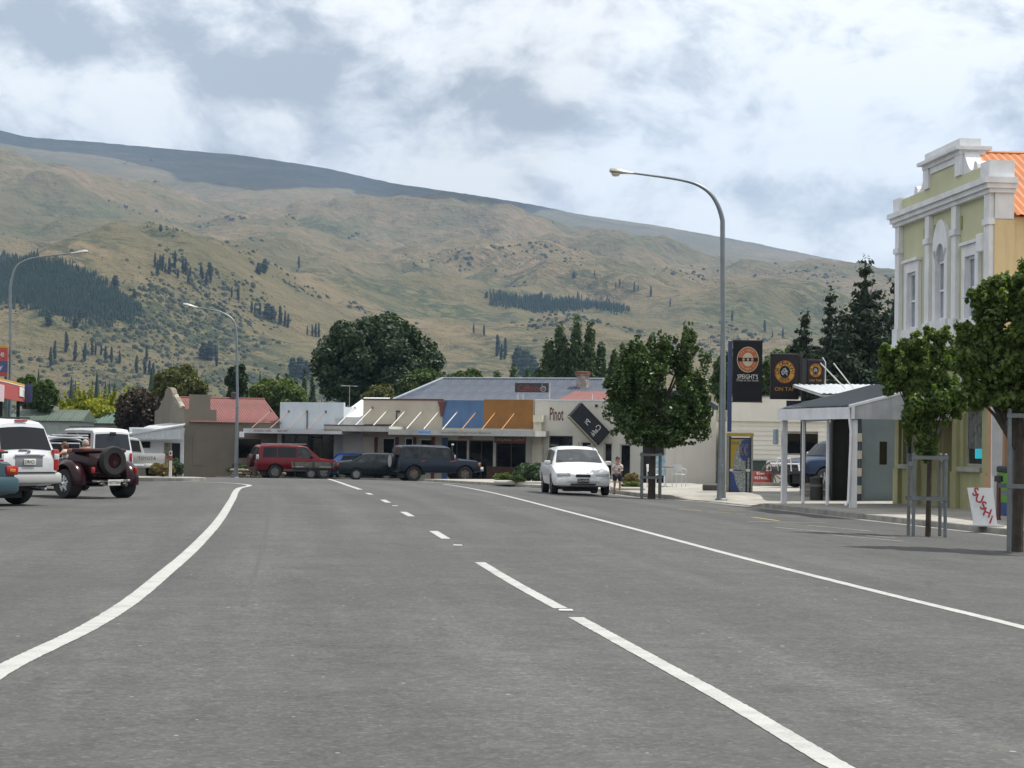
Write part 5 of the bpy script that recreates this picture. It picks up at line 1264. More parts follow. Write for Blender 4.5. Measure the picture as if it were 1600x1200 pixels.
# lettered sign standing on the parapet
s0 = lx(830); q = rowpt(s0, -.5); t = thing('roof_sign', 'dark coffee sign with curly lettering on posts above the parapet', 'sign', (q.x, q.y, GZ), RZ)
x0, x1 = lx(856, -.5) - s0, lx(804, -.5) - s0; z0, z1 = zpx(830, 613, -.5) - GZ, zpx(830, 598.5, -.5) - GZ
MB().b2(x0, x1, -.05, .05, z0, z1).build('sign_board', C('dark_slate_board', (.035, .03, .035), rough=.6, var=.2), t)
text('sign_text', 'Caffeine', .48, C('rust_letters', (.22, .05, .04), var=.1), t, frame(((x0 + x1) / 2 + .1, .055, (z0 + z1) / 2 - .03), (-1, 0, 0)), .004, sx=.9)
cup = MB(); cx = x0 + .28
cup.lathe([(.13, .0), (.16, .0), (.16, .02), (.13, .02)], (cx, .055, z0 + .20), 18, 'y', True); cup.lathe([(.055, 0), (.075, 0), (.075, .02), (.055, .02)], (cx, .055, z0 + .24), 14, 'y', True)
cup.tube([(cx + .05, .07, z0 + .33), (cx + .1, .07, z0 + .40), (cx + .04, .07, z0 + .47), (cx + .05, .07, z1 - .03)], .012, 6); cup.build('cup_mark', C('letter_grey', (.4, .4, .4), var=0), t)
for xx in (x0 - .04, x1 - .12, x1 - .42): MB().b2(xx - .03, xx + .03, -.10, -.055, z0 - .55, z1 if xx < x0 else z0 + .1).build('post', C('post_white', (.5, .52, .54), var=.05), t)
# --- cafe
s0 = lx(1040); H = [HP(858, 895, 681, 740, s0), HP(908, 924, 690, 752, s0), HP(944, 957, 692, 750, s0), HP(969, 986, 694, 748, s0), HP(1015, 1035, 694, 756, s0)]
t, s0, w_, zt = shopbox(1040, 835, 626.5, CREAMW, 'cafe', 'cream walled cafe with tall red lettering and tilted black sign', 10, H)
for h in H: windows(t, *h, 0, (1, 1), CREAMW if h is not H[0] else C('dark_frame'))
text('wall_text', 'Pinot', 1.02, MAROON, t, frame((lx(869) - s0, .006, zpx(871, 648) - GZ), (-1, 0, 0)), .01, sx=.37, bold=.012)
MB().b2(-.02, w_ + .02, -.24, .03, zt + .002, zt + .06).build('parapet_cap', WTRIM, t)
xx = lx(843) - s0
MB().b2(xx - .28, xx + .28, .004, .45, -.3, zpx(843, 694) - GZ).b2(xx - .2, xx + .24, .004, .35, zpx(843, 693.9) - GZ, zpx(843, 660) - GZ).b2(xx - .32, xx + .20, .004, .62, zpx(843, 659.9) - GZ, zpx(843, 649) - GZ).build('corner_pier', C('cream_pier', (.55, .52, .42), rough=.8, var=.06), t)
MB().b2(lx(938) - s0 - 1.9, lx(938) - s0, .003, .025, -.3, zpx(950, 690) - GZ).build('yellowed_panel', C('stained_cream', (.36, .32, .20), rough=.9, var=.12), t) if False else None
for px in (900, 939): xx = lx(px) - s0; MB().b2(xx - .16, xx + .16, .004, .09, -.3, zpx(px, 690) - GZ).build('door_post', CREAMW, t)
MB().rbox((lx(932) - s0, .1, zpx(932, 634) - GZ), (.12, .2, .16), .03).build('wall_lamp', DARKP, t)
MB().tube([(lx(925) - s0, .03, zt), (lx(925) - s0, .03, zt + .4)], .02, 6).build('vent_pipe', WTRIM, t)
# red lean-to roof and chimney behind the cafe
zr0, zr1 = zpx(905, 627, -2) - GZ, zpx(905, 610, -6) - GZ; xa, xb = lx(962, -2) - s0, lx(868, -2) - s0
rf = MB().prism([(-6.2, zr0 - .6), (-1.9, zr0 - .6), (-1.9, zr0 - .02), (-6.2, zr1 - .04)], xa, xb, 'x').build('back_roof', IRONR, t)
sheets('roof_sheet', rf, (xa, -1.9, zr0), (1, 0, 0), (0, -4.3, zr1 - zr0), 5, (xb - xa) / 5, IRONR)
cx_, cz0, cz1 = lx(909.5, -7) - s0, zpx(909, 612, -7) - GZ, zpx(909, 582, -7) - GZ
ch = MB().lathe([(.46, cz0 - .5), (.44, cz0 + .15), (.38, cz0 + .2), (.37, cz1 - .2), (.44, cz1 - .17), (.45, cz1 - .02), (.36, cz1), (.001, cz1 - .02)], (cx_, -7, 0), 8).build('chimney', mat('old_chimney', (.33, .29, .26), rough=.95, var=.25, vscale=3, dirt=((.16, .08, .06), .7)), t, True)
MB().lathe([(.47, cz1 - .10), (.48, cz1 + .03), (.34, cz1 + .05), (.001, cz1 + .05)], (cx_, -7, 0), 8).build('chimney_cap', C('brick_red', (.22, .07, .05), var=.2), ch)
# tilted box sign hung on the cafe wall
q = rowpt(lx(926), .85); cz = zat(919, 663, q.y); t = thing('hanging_sign', 'black box sign hung diagonally on the cafe wall', 'sign', (q.x, q.y, cz), RZ + R(38))
L_, W_, T_ = 2.30, 1.02, .42; c4, s4 = math.cos(R(43)), math.sin(R(43))
ld = Vector((-c4, 0, -s4)); sd = Vector((-s4, 0, c4))      # along the sign (down to the viewer's right) and across it
Ms = Matrix((ld, Vector((0, 1, 0)), sd)).transposed()
MB().box((0, 0, 0), (L_, T_, W_), M=Ms).build('sign_box', C('sign_black', (.022, .024, .030), rough=.6, var=.1, spec=.25), t)
MB().box(-sd * (W_ / 2 + .02), (L_, T_, .035), M=Ms).build('sign_edge', C('sign_edge_cream', (.40, .37, .26), var=.1), t)
for s_, off, sz, off2 in (('Café', .48, .40, .0), ('Pi', -.18, .42, -.02)):
    text('sign_text', s_, sz, C('sign_white'), t, frame(ld * off + sd * off2 + Vector((0, T_ / 2 + .004, 0)), sd, -ld), .004, mirror=True)
MB().tube([(0, -T_ / 2, 0), (-.55, -.75, 0)], .03, 6).build('bracket', DARKP, t)

# --- tan building with scrolled gable and red iron roof
TAN = mat('tan_roughcast', (.19, .168, .135), rough=.95, var=.08, vscale=.7, bump=.3, bscale=12, dirt=((.12, .105, .085), .4))
cn = Vector((Xat(287, 122.5, 2), 122.5, 0)); ang = R(22); gz = float(ground(cn.x, cn.y)) - .0
t = thing('gabled_building', 'tan roughcast building with scrolled gable and faded red iron roof', 'building', (cn.x, cn.y, gz), ang)
# local: x along the side wall to the right, -y towards the street, +y back along the scrolled front
def zt_(px, py, Y=123.0): return zat(px, py, Y) - gz
def xs_(px, yo=0.0):
    k = Xat(px, 123, 2) / 123; e = Vector((math.cos(ang), math.sin(ang))); nn = Vector((-math.sin(ang), math.cos(ang))); b = cn.xy + nn * yo
    return (k * b.y - b.x) / (e.x - k * e.y)
xe = xs_(440); h1, h2, h3 = zt_(330, 640), zt_(310, 616.5), zt_(400, 660)
xb0, xb1, xb2 = xs_(296), xs_(328), xs_(338)
hole = (xs_(373), xs_(409), zt_(390, 716), zt_(390, 686))
poly_side = MB(); wallbox(poly_side, 0, xe, 0, .22, -.5, h3, [hole]); poly_side.b2(0, xb2, 0, .22, h3, h1).b2(xb0, xb1, 0, .22, h1, h2)
poly_side.build('side_wall', TAN, t)
w2 = windows(t, hole[0], hole[1], hole[2], hole[3], 0.24, (3, 1), C('dark_frame'), dep=.12)
MB().b2(xs_(302), xs_(322), -.03, -.002, .7, zt_(310, 680)).build('blocked_panel', TAN, t)
# scrolled front gable, runs away from us along +y
prof = [(.22, -.5), (7.4, -.5), (7.4, h1 - .05), (7.0, h1)]
for i in range(9): f = i / 8.; prof.append((lerp(6.9, 5.2, f), h1 + (h2 - h1 - .1) * (1 - math.cos(f * math.pi / 2))))
for i in range(9): a = math.pi * i / 8; prof.append((3.9 + 1.05 * math.cos(a), h2 - .1 + .55 * math.sin(a)))
for i in range(9): f = i / 8.; prof.append((lerp(2.6, .9, f), h1 + (h2 - h1 - .1) * (math.cos(f * math.pi / 2))))
prof.append((.22, h1))
fg = MB().prism(prof, .0, .30, 'x').build('scroll_gable', TAN, t)
MB().tube([(.15, .9, h1 + .05), (.15, 1.4, h1 + .25), (.15, 2.2, h2 - .4), (.15, 2.62, h2 - .05)], .16, 8).build('scroll_moulding', C('sunlit_scroll_cream', (.36, .33, .26), rough=.9, var=.15), t, True)  # sunlit edge of the scroll put into its colour, paler than the wall
MB().b2(.30, xe, 7.2, 7.4, -.5, h3).b2(xe - .2, xe, .225, 7.19, -.5, h3).build('outer_wall', TAN, t)
rt_z = zt_(400, 624, 126.5)
rf = MB().prism([(-.12, h3 - .02), (3.7, rt_z - .02), (7.5, h3 - .02)], .32, xe, 'x').build('roof', IRONR, t)
nst = 9; sheets('roof_sheet', rf, (.34, -.2, h3 - .03), (1, 0, 0), (0, 3.9, rt_z - h3 + .06), nst, (xe - .36) / nst, IRONR, .03)
MB().tube([(.3, 3.7, rt_z + .03), (xe, 3.7, rt_z + .03)], .08, 6).build('ridge_cap', IRONR, rf); MB().rbox((xs_(365, 3.7), 3.7, rt_z + .2), (.3, .3, .45), .05).build('flue', C('brown_flue', (.06, .045, .04)), rf)
# lean-to verandah on its street side
q = atY(240, 690, 121); zl0 = float(ground(q.x, q.y))
t = thing('lean_to', 'corrugated iron lean-to shopfront against the tan building', 'shop', (q.x, q.y, zl0), R(4))
s_ = 121 / F
def lz(py): return zat(240, py, 121) - zl0
xL, xR = Xat(196, 121, 2) - q.x, Xat(286, 121, 2) - q.x
MB().b2(xL + .1, xR - .05, 1.2, 1.4, -.4, lz(668)).build('shop_wall', WTRIM, t)
gab = MB().prism([(xL, lz(679)), (xR, lz(663)), (xR, lz(687)), (xL + .9, lz(688)), (xL, lz(690))], -.05, .0).build('end_wall', IRONW, t)
sheets('wall_sheet', gab, (xL + .4, -.075, lz(686)), (1, 0, 0), (0, 0, .55), 3, .9, IRONW, .03)
rf = MB().prism([(-.15, 0), (4.5, 1.35), (4.5, 1.28), (-.15, -.06)], xL - .1, xR, 'x'); 
rf = MB().add([(xL - .1, -.15, lz(680)), (xR, -.15, lz(663)), (xR, 4.5, lz(655)), (xL + .9, 4.5, lz(664)), (xL - .1, -.15, lz(682.5)), (xR, -.15, lz(665.5)), (xR, 4.5, lz(657)), (xL + .9, 4.5, lz(666))], [(0, 1, 2, 3), (4, 5, 6, 7), (0, 1, 5, 4), (1, 2, 6, 5), (2, 3, 7, 6), (3, 0, 4, 7)]).build('roof', IRONW, t)
for (a, b, c0, c1, m_) in ((200, 232, 700, 690, SHOPGLASS), (254, 264, 745, 692, C('poster_mix', (.22, .20, .15), var=.5, vscale=6)), (266, 279, 745, 692, DARKIN)):
    MB().b2(Xat(a, 121, 2) - q.x, Xat(b, 121, 2) - q.x, 1.15, 1.19, max(.02, lz(c0)), lz(c1)).build('opening', m_, t)
MB().b2(xL + .2, xR - .1, .95, 1.1, -.3, .5).build('low_wall', TAN, t)
# rock wall and its planting in front of the tan building
t = thing('rock_wall', 'low dry stone garden wall before the tan building', 'wall', (Xat(402, 120.5), 120.5, float(ground(Xat(402, 120.5), 120.5))), R(10))
g = random.Random(6); ROCK = mat('field_stone', (.27, .23, .175), rough=.95, var=.3, vscale=2)
for row in range(3):
    for i in range(11):
        MB().rbox((-1.35 + i * .27 + g.uniform(-.05, .05) + .12 * (row % 2), g.uniform(-.05, .05), .10 + row * .17), (g.uniform(.22, .30), .28, g.uniform(.14, .19)), .05, 1, g.uniform(-.2, .2)).build('stone', ROCK, t)
blob_tree('garden_plant', 'green shrubs growing above the dry stone garden wall', (352, 722, 410, 742), 122, 'mid', 1300, .12, 9, 41, cat='shrub', trunk_r=.03)
blob_tree('garden_plant', 'red flowered plant against the tan building', (384, 714, 402, 734), 122.3, 'purple', 500, .10, 6, 42, cat='shrub', trunk_r=.03)

# --- plain rendered building and weatherboard building behind the forecourt
RENDER = mat('grey_white_render', (.54, .52, .475), rough=.9, var=.06, vscale=.6, dirt=((.30, .285, .25), .4))
X0, X1 = Xat(1040, 88, 1), Xat(1118, 88, 1); gz = zed(X1, 88)
t = thing('rendered_building', 'plain grey white rendered building behind the lamp post', 'building', (X0, 88, gz))
MB().b2(0, X1 - X0, 0, 8, -.3, zat(1080, 640, 88) - gz).build('wall', RENDER, t)
hh = zat(1080, 640, 88) - gz; MB().prism([(-.2, hh), (X1 - X0 + .1, hh), (X1 - X0 + .1, hh + .15), (X1 - X0 - .9, hh + .75), (-.2, hh + .75)], .1, 8.1).build('roof', IRONB, t)
MB().b2(-.9, -.05, .3, .5, -.2, 2.2).build('dark_gap_slab', DARKIN, t)  # near-black slab standing in for the dark door gap
WB = mat('cream_weatherboard', (.68, .66, .59), rough=.75, var=.05, vscale=.8, dirt=((.42, .40, .35), .4))
Yw = 85.0; X0, X1 = Xat(1139, Yw, 1), Xat(1322, Yw, 1); gz = zed(X0, Yw); wd = X1 - X0
t = thing('weatherboard_building', 'cream weatherboard building with flat parapet and curtained window', 'building', (X0, Yw, gz))
zc, ztp = zat(1220, 659, Yw) - gz, zat(1220, 621, Yw) - gz
wx0, wx1, wz0, wz1 = Xat(1222, Yw, 1.5) - X0, Xat(1278, Yw, 1.5) - X0, zat(1250, 709, Yw) - gz, zat(1250, 677, Yw) - gz
mb = MB(); nb = 14; bh = (zc + .1) / nb
for i in range(nb):
    z0, z1 = -.1 + bh * i, -.1 + bh * (i + 1)
    segs = [(0, wd)] if (z1 <= wz0 + .02 or z0 >= wz1 - .02) else [(0, wx0), (wx1, wd)]
    for a, b in segs: mb.add([(a, -.035, z0), (b, -.035, z0), (b, -.008, z1), (a, -.008, z1), (a, .1, z0), (b, .1, z0), (b, .1, z1), (a, .1, z1)], [(0, 1, 2, 3), (0, 4, 5, 1), (1, 5, 6, 2), (2, 6, 7, 3), (3, 7, 4, 0)])
mb.build('weatherboards', WB, t)
MB().b2(.02, wd - .02, .11, 6, -.1, zc).build('wall', WB, t)
MB().b2(-.08, wd + .05, -.14, .12, zc + .002, zc + .16).build('cornice', WB, t)
MB().b2(.1, wd * .62, .0, .3, zc + .163, ztp).build('parapet', WB, t); MB().b2(wd * .62 + .003, wd, .03, .3, zc + .163, ztp - .14).build('parapet', WB, t)
MB().b2(.06, wd * .62 + .04, -.03, .34, ztp + .002, ztp + .05).build('parapet_cap', C('cap_green_grey', (.22, .25, .23)), t)
mb = MB(); wf = windows(t, wx0, wx1, wz0, wz1, 0.02, (3, 1), WTRIM, SHOPGLASS, .06, dep=.02)
for a in (0, 1): MB().b2(lerp(wx0, wx1, .04 + .70 * a), lerp(wx0, wx1, .25 + .70 * a), -.012, .0, wz0 + .06, wz1 - .06).build('curtain', C('pale_curtain', (.45, .50, .55), rough=.9, var=.15, vscale=8), wf)
MB().rbox((wd * .25, -.1, zc + .9), (.1, .2, .18), .03).build('wall_lamp', DARKP, t)
# --- blue grey shop beyond the verandah
Yb = 64.5; X0, X1 = Xat(1300, Yb, 1), Xat(1420, Yb, 1); gz = zed(X0, Yb); wd = X1 - X0
t = thing('blue_grey_shop', 'blue grey shed shop with pale iron roof beyond the verandah', 'shop', (X0, Yb, gz))
BG = mat('blue_grey_wall', (.13, .175, .20), rough=.85, var=.08, vscale=1.5)
xa, xb = Xat(1330, Yb, 1) - X0, Xat(1346, Yb, 1) - X0
wz = zat(1370, 655, Yb) - gz
wallbox(MB(), xb, wd, 0, .2, -.2, wz, [(Xat(1374, Yb, 1) - X0, Xat(1386, Yb, 1) - X0, zat(1380, 726, Yb) - gz, zat(1380, 690, Yb) - gz)]).build('front_wall', BG, t)
MB().b2(Xat(1373, Yb, 1) - X0, Xat(1388, Yb, 1) - X0, .08, .1, zat(1380, 727, Yb) - gz, zat(1380, 689, Yb) - gz).build('window', SHOPGLASS, t)
MB().b2(0, xa, .3, .4, -.2, wz).b2(0, .03, 0, .3, -.2, wz).build('dark_bay', DARKIN, t)
for i in range(9):
    z0 = zat(1338, 785 - i * 13.6, Yb) - gz
    MB().b2(xa - (.05 if i % 2 else 0), xb - .01 - (.08 if i % 2 == 0 else 0), -.12, .12, max(z0, -.1), z0 + .245).build('quoin_block', C('quoin_white', (.42, .40, .36), var=.1) if i % 2 else C('quoin_dark', (.03, .032, .035), var=.1), t)
MB().b2(xb + .02, wd, .21, 7, -.2, wz - .05).build('outer_wall', BG, t)
zr0, zr1 = zat(1320, 622, 70) - gz, zat(1350, 604, 74) - gz
rf = MB().prism([(.3, zr0 - .08), (7.5, zr1 - .08), (7.5, zr1 - .02), (.3, zr0 - .02)], -.3, wd + 1, 'x').build('roof', IRONW, t)
sheets('roof_sheet', rf, (-.3, .25, zr0), (1, 0, 0), (0, 7.3, zr1 - zr0), 5, (wd + 1.3) / 5, IRONW, .03)
MB().b2(0, .06, 0, 7, wz - .05, zr0 - .1).b2(.07, wd, .01, .15, wz + .003, zr0 - .085).build('gable_wall', BG, t)
for dy in (0, .25): MB().tube([(.6 + dy, 1.5, zr0 + .2), (-.2 + dy * 1.6, 1.2, zr0 + .95)], .02, 6).build('roof_stay', WTRIM, t)
# ------------------------------------------------------------------ green two-storey building
Nn = Vector((11.5, 52.0, 0)); EF = Vector((-.0857, .9963, 0)); NF = Vector((-.9963, -.0857, 0)); RF = math.atan2(EF.y, EF.x); WF = 8.72
gz = zed(11.2, 56)
t = thing('two_storey_building', 'green two storey building with white pilasters and orange iron roof', 'building', (Nn.x, Nn.y, gz), RF)
def fx(px): k = (px - 800) / F; return (Nn.x - k * Nn.y) / (k * EF.y - EF.x)
def fz(px, py): s = fx(px); return zat(px, py, Nn.y + EF.y * s) - gz
GREEN = mat('sage_green_plaster', (.50, .50, .325), rough=.9, var=.07, vscale=.8, bump=.08, dirt=((.40, .40, .25), .45))
GREENB = mat('olive_green_plaster', (.32, .31, .16), rough=.9, var=.08, vscale=1.0, dirt=((.15, .145, .07), .4))
YEL = mat('yellow_ochre_plaster', (.64, .52, .30), rough=.9, var=.07, vscale=.6, bump=.08, dirt=((.36, .26, .12), .4))
ORI = mat('orange_iron', (.42, .145, .045), rough=.65, var=.1, vscale=1.0, dirt=((.34, .14, .06), .4))
P1, P2, P3, P0 = fx(1405), fx(1453), fx(1495), .28
zcb, zct = 7.62 - gz, 7.98 - gz; zsc = 4.35 - gz; zp = 8.28 - gz; ztopc = 9.22 - gz
wins = [(6.62, 7.48, zsc + .35, 6.25 - gz), (3.90, 4.70, zsc + .45, 6.35 - gz), (1.25, 2.08, zsc + .35, 6.25 - gz)]
gh = [(6.85, 8.0, 1.05, 2.35), (.75, 2.35, 1.05, 2.55), (3.2, 4.1, .0, 2.5)]
mb = MB(); wallbox(mb, 0, WF, -.3, 0, zsc, zp, wins); mb.build('upper_wall', GREEN, t)
mb = MB(); wallbox(mb, 0, WF, -.3, .02, -.3, zsc - .002, gh); mb.build('lower_wall', GREENB, t)
for px, xx in (('a', .22), ('b', P3), ('c', P2), ('d', WF - .26)):
    MB().b2(xx - .2, xx + .2, .003, .12, zsc + .003, zcb).build('pilaster', WTRIM, t)
    MB().b2(xx - .26, xx + .26, .003, .17, zsc + .004, zsc + .42).build('pilaster_base', WTRIM, t)
    MB().b2(xx - .25, xx + .25, .003, .165, zcb - .75, zcb - .60).build('pilaster_band', WTRIM, t)
# cornice, string course: stepped mouldings that return on the near side
for (z0, z1, pr) in ((zcb, zcb + .10, .16), (zcb + .102, zcb + .22, .24), (zcb + .222, zct, .32)):
    MB().b2(-pr * .8, WF + .1, -.30 - .20, pr, z0, z1).build('cornice', WTRIM, t)
MB().b2(-.05, WF + .06, .022, .20, zsc - .28, zsc - .004).build('string_course', WTRIM, t)
MB().b2(-.03, WF + .03, -.28, .08, zct + .002, zp + .06).build('parapet', GREEN, t)
for xx in (.28, WF - .3): MB().b2(xx - .36, xx + .34, -.46 if xx < 1 else -.3, .16, zct + .003, zp + .12).build('parapet_block', WTRIM, t)
MB().b2(-.04, .28, -.47, -.005, zcb - .62, zcb - .004).build('corner_return', WTRIM, t)
# raised centre with scrolls
ca, cb = P3 - .45, P2 + .20
MB().b2(ca, cb, -.34, .06, zp + .063, ztopc - .36).build('raised_panel', GREEN, t)
for xx in (ca + .1, cb - .1): MB().b2(xx - .24, xx + .24, -.36, .14, zp + .064, ztopc - .36).build('panel_pilaster', WTRIM, t)
MB().b2(ca + .4, cb - .4, .063, .10, zp + .42, zp + .62).build('panel_band', WTRIM, t)
for (z0, z1, pr) in ((ztopc - .357, ztopc - .25, .16), (ztopc - .248, ztopc - .16, .28)): MB().b2(ca - pr, cb + pr, -.36 - pr, pr, z0, z1).build('top_cornice', WTRIM, t)
MB().b2(ca - .06, cb + .06, -.42, .12, ztopc - .157, ztopc + .06).build('top_block', WTRIM, t)
for sg, xx in ((-1, ca - .15), (1, cb + .15)):
    pr = [(xx, zp + .062)]
    for i in range(9): f = i / 8.; pr.append((xx + sg * .75 * f, zp + .10 + .58 * (1 - math.sin(f * math.pi / 2))))
    for i in range(7): a = math.pi * (1 - i / 6.) if sg > 0 else math.pi * i / 6.; pr.append((xx + sg * 1.0 + .17 * math.cos(a), zp + .12 + .17 * math.sin(a)))
    pr.append((xx + sg * 1.17, zp + .062))
    MB().prism(pr, -.34, .05).build('scroll', WTRIM, t)
# upstairs windows: surrounds, sashes, arched head in the middle
for i, (a, b, z0, z1) in enumerate(wins):
    zb_ = z0 - .28
    sr = MB().b2(a - .28, a, .004, .10, z0, z1 + .28).b2(b, b + .28, .004, .10, z0, z1 + .28).b2(a - .34, b + .34, .004, .16, zb_, z0 - .002)
    if i != 1: sr.b2(a, b, .004, .10, z1, z1 + .28).b2(a - .33, b + .33, .004, .17, z1 + .283, z1 + .36)
    else:
        n = 10; cx = (a + b) / 2; ri, ro = (b - a) / 2, (b - a) / 2 + .28
        pts = [(cx + ro * math.cos(math.pi * k / n), z1 + .28 + ro * 1.15 * math.sin(math.pi * k / n)) for k in range(n + 1)] + [(cx + ri * math.cos(math.pi * k / n), z1 + .0 + ri * 1.1 * math.sin(math.pi * k / n)) for k in range(n, -1, -1)]
        for k in range(n): sr.prism([pts[k], pts[k + 1], pts[2 * n + 1 - k - 1], pts[2 * n + 1 - k]], .004, .10)
    sr.build('window_surround', WTRIM, t)
    windows(t, a, b, z0, z1, .05, (1, 2), WTRIM, WGLASS, .07, dep=.10)
    if i == 1: MB().prism([((a + b) / 2 + (b - a) / 2 * math.cos(math.pi * k / 8), z1 + (b - a) / 2 * 1.1 * math.sin(math.pi * k / 8)) for k in range(9)], .004, .02).build('arch_panel', C('arch_grey', (.34, .36, .40), var=.1), t)  # grey panel closing the arch head
for xx in (2.65, 5.05, 6.0, 8.4): MB().rbox((xx, .02, zcb - .45), (.10, .05, .34), .01, 1).build('wall_tie', GREENB, t)
MB().rbox((.55, .12, fz(1540, 380)), (.36, .24, .45), .03).build('meter_box', WTRIM, t); MB().tube([(.35, .10, zsc), (.35, .10, zcb)], .05, 8).build('downpipe', WTRIM, t)
# ground floor joinery
for h in gh[:2]:
    windows(t, *h, .02, (2, 1) if h[0] > 5 else (1, 1), C('sill_grey_green', (.30, .30, .25)), SHOPGLASS, .08, dep=.14)
    MB().b2(h[0] - .15, h[1] + .15, .023, .14, h[2] - .12, h[2] - .002).build('window_sill', C('sill_grey_green'), t)
MB().b2(3.2, 4.1, -.28, -.24, 0, 2.5).build('door', C('dark_door', (.03, .028, .025), rough=.6), t)
for xx in (WF - .34, 6.45, 4.45, 2.85, .32):
    MB().b2(xx - .25, xx + .25, .023, .13, -.25, .92).build('pier_base', GREENB, t); MB().b2(xx - .2, xx + .2, .023, .10, .923, 2.75).build('pier', GREENB, t)
MB().rbox((1.25, -.06, 1.38), (.05, .20, .24), .01, 1).build('lit_screen', mat('lit_screen', (.02, .2, .25), var=0, emit=((.05, .55, .70), .55)), t)
MB().b2(.8, 2.3, -.10, -.09, 1.5, 2.5).build('window_posters', C('window_posters', (.10, .11, .10), rough=.5, var=.7, vscale=7), t)
# roof and side wall
zrg, zev = 9.12 - gz, 7.05 - gz
MB().b2(.02, .3, -17, -.50, -.3, zev).build('side_wall', YEL, t); MB().b2(WF - .3, WF - .02, -17, -.31, -.3, zev).b2(.31, WF - .31, -17, -16.8, -.3, zev).build('outer_wall', YEL, t)
MB().b2(-.022, -.002, -.499, .0, -.3, zcb - .63).build('side_wall', YEL, t); MB().b2(.03, .29, -.499, -.301, -.3, zcb - .6).build('side_wall', YEL, t)
rf = MB().prism([(-.1, zev), (WF / 2, zrg - .02), (WF + .1, zev)], -17.2, -.5).build('roof', ORI, t)
sv = Vector((WF / 2 + .2, 0, zrg - zev + .03)); nst = 20
sheets('roof_sheet', rf, (-.2, -.5, zev + .02), (0, -1, 0), sv, nst, .83, ORI, .035)
MB().tube([(WF / 2, -.9, zrg + .03), (WF / 2, -17.2, zrg + .03)], .09, 6).build('ridge_cap', ORI, rf); MB().tube([(-.25, -.9, zev - .02), (-.25, -17.2, zev - .02)], .09, 6).build('gutter', C('gutter_brown', (.09, .05, .04)), rf)
# footpath verandah
GREYW = mat('weathered_grey_boards', (.40, .41, .42), rough=.9, var=.15, vscale=2.0, dirt=((.18, .18, .18), .6))
v0, v1 = (3.0, 2.72), (8.3, 3.42)      # near and far front corners
zf0, zf1, zw = 2.19 - gz, 2.50 - gz, 3.2 - gz
tv = thing('verandah', 'white posted footpath verandah with dark lean-to iron roof', 'verandah', (Nn.x, Nn.y, gz), RF)
rf = MB().add([(v0[0], v0[1], zf1), (v1[0], v1[1], zf1), (v1[0] + .4, .02, zw), (v0[0], .14, zw), (v0[0], v0[1], zf1 - .05), (v1[0], v1[1], zf1 - .05), (v1[0] + .4, .02, zw - .05), (v0[0], .14, zw - .05)], [(0, 1, 2, 3), (4, 5, 6, 7), (0, 1, 5, 4), (1, 2, 6, 5), (2, 3, 7, 6), (3, 0, 4, 7)]).build('roof', mat('dark_slate_iron', (.055, .068, .08), rough=.6, metal=.2, var=.2, vscale=1.0), tv)
me_ = rf.data.materials[0]
sheets('roof_sheet', rf, (v0[0] + .05, v0[1] - .02, zf1 + .01), (1, .13, 0), (0.35, -2.6, zw - zf1 - .01), 6, .87, me_, .03)
e_ = (Vector((*v1, 0)) - Vector((*v0, 0))).normalized(); nrm = Vector((-e_.y, e_.x, 0))
def bar(name, a, b, th, z0, z1, m): 
    a, b = Vector((*a, 0)), Vector((*b, 0)); d = (b - a).normalized(); n_ = Vector((-d.y, d.x, 0)) * th / 2
    q = [a + n_, b + n_, b - n_, a - n_]
    return MB().add([(x.x, x.y, z0) for x in q] + [(x.x, x.y, z1) for x in q], [(3, 2, 1, 0), (4, 5, 6, 7), (0, 1, 5, 4), (1, 2, 6, 5), (2, 3, 7, 6), (3, 0, 4, 7)]).build(name, m, tv)
off = nrm * .03
bar('fascia', (v0[0] + off.x, v0[1] + off.y), (v1[0] + off.x, v1[1] + off.y), .05, zf0, zf1 - .01, WTRIM)
MB().prism([(v0[1], zf0), (v0[1], zf1 - .02), (.14, zw - .06), (.14, zf0)], v0[0] - .05, v0[0] - .005, 'x').build('end_panel', GREYW, tv)
bar('barge_board', (v0[0] - .085, v0[1]), (v0[0] - .085, v0[1] - .08), .05, zf0, zf1 + .02, WTRIM)
MB().tube([(v0[0] - .04, v0[1] + .05, zf1), (v0[0] - .04, .14, zw)], .05, 6).build('barge_cap', WTRIM, tv)
def post(f, w_, m, name='post'):
    p_ = (lerp(v0[0], v1[0], f), lerp(v0[1], v1[1], f)); q = Nn + EF * p_[0] + NF * p_[1]; zb = zed(q.x, q.y) - gz
    MB().rbox((p_[0], p_[1] - .12, (zb + zf0) / 2), (w_, w_, zf0 - zb), .01, 1).build(name, m, tv)
post(.02, .17, WTRIM); post(.985, .15, WTRIM); post(.36, .07, WTRIM); post(.70, .08, WTRIM)
MB().tube([(v0[0] - .02, v0[1] + .06, zf1 - .06), (v0[0] + .0, v0[1] - .02, zf0 - .35), (v0[0] + .02, v0[1] + .03, .15), (v0[0] - .02, v0[1] + .12, .02)], .04, 8).build('downpipe', WTRIM, tv, True)
MB().rbox((v1[0] - .1, v1[1] + .12, 1.75), (.3, .1, .42), .02).build('meter_box', C('meter_blue_grey', (.30, .36, .42)), tv)
MB().b2(.05, 1.5, .15, .38, 2.62, 3.45).build('shop_fascia', GREYW, t)
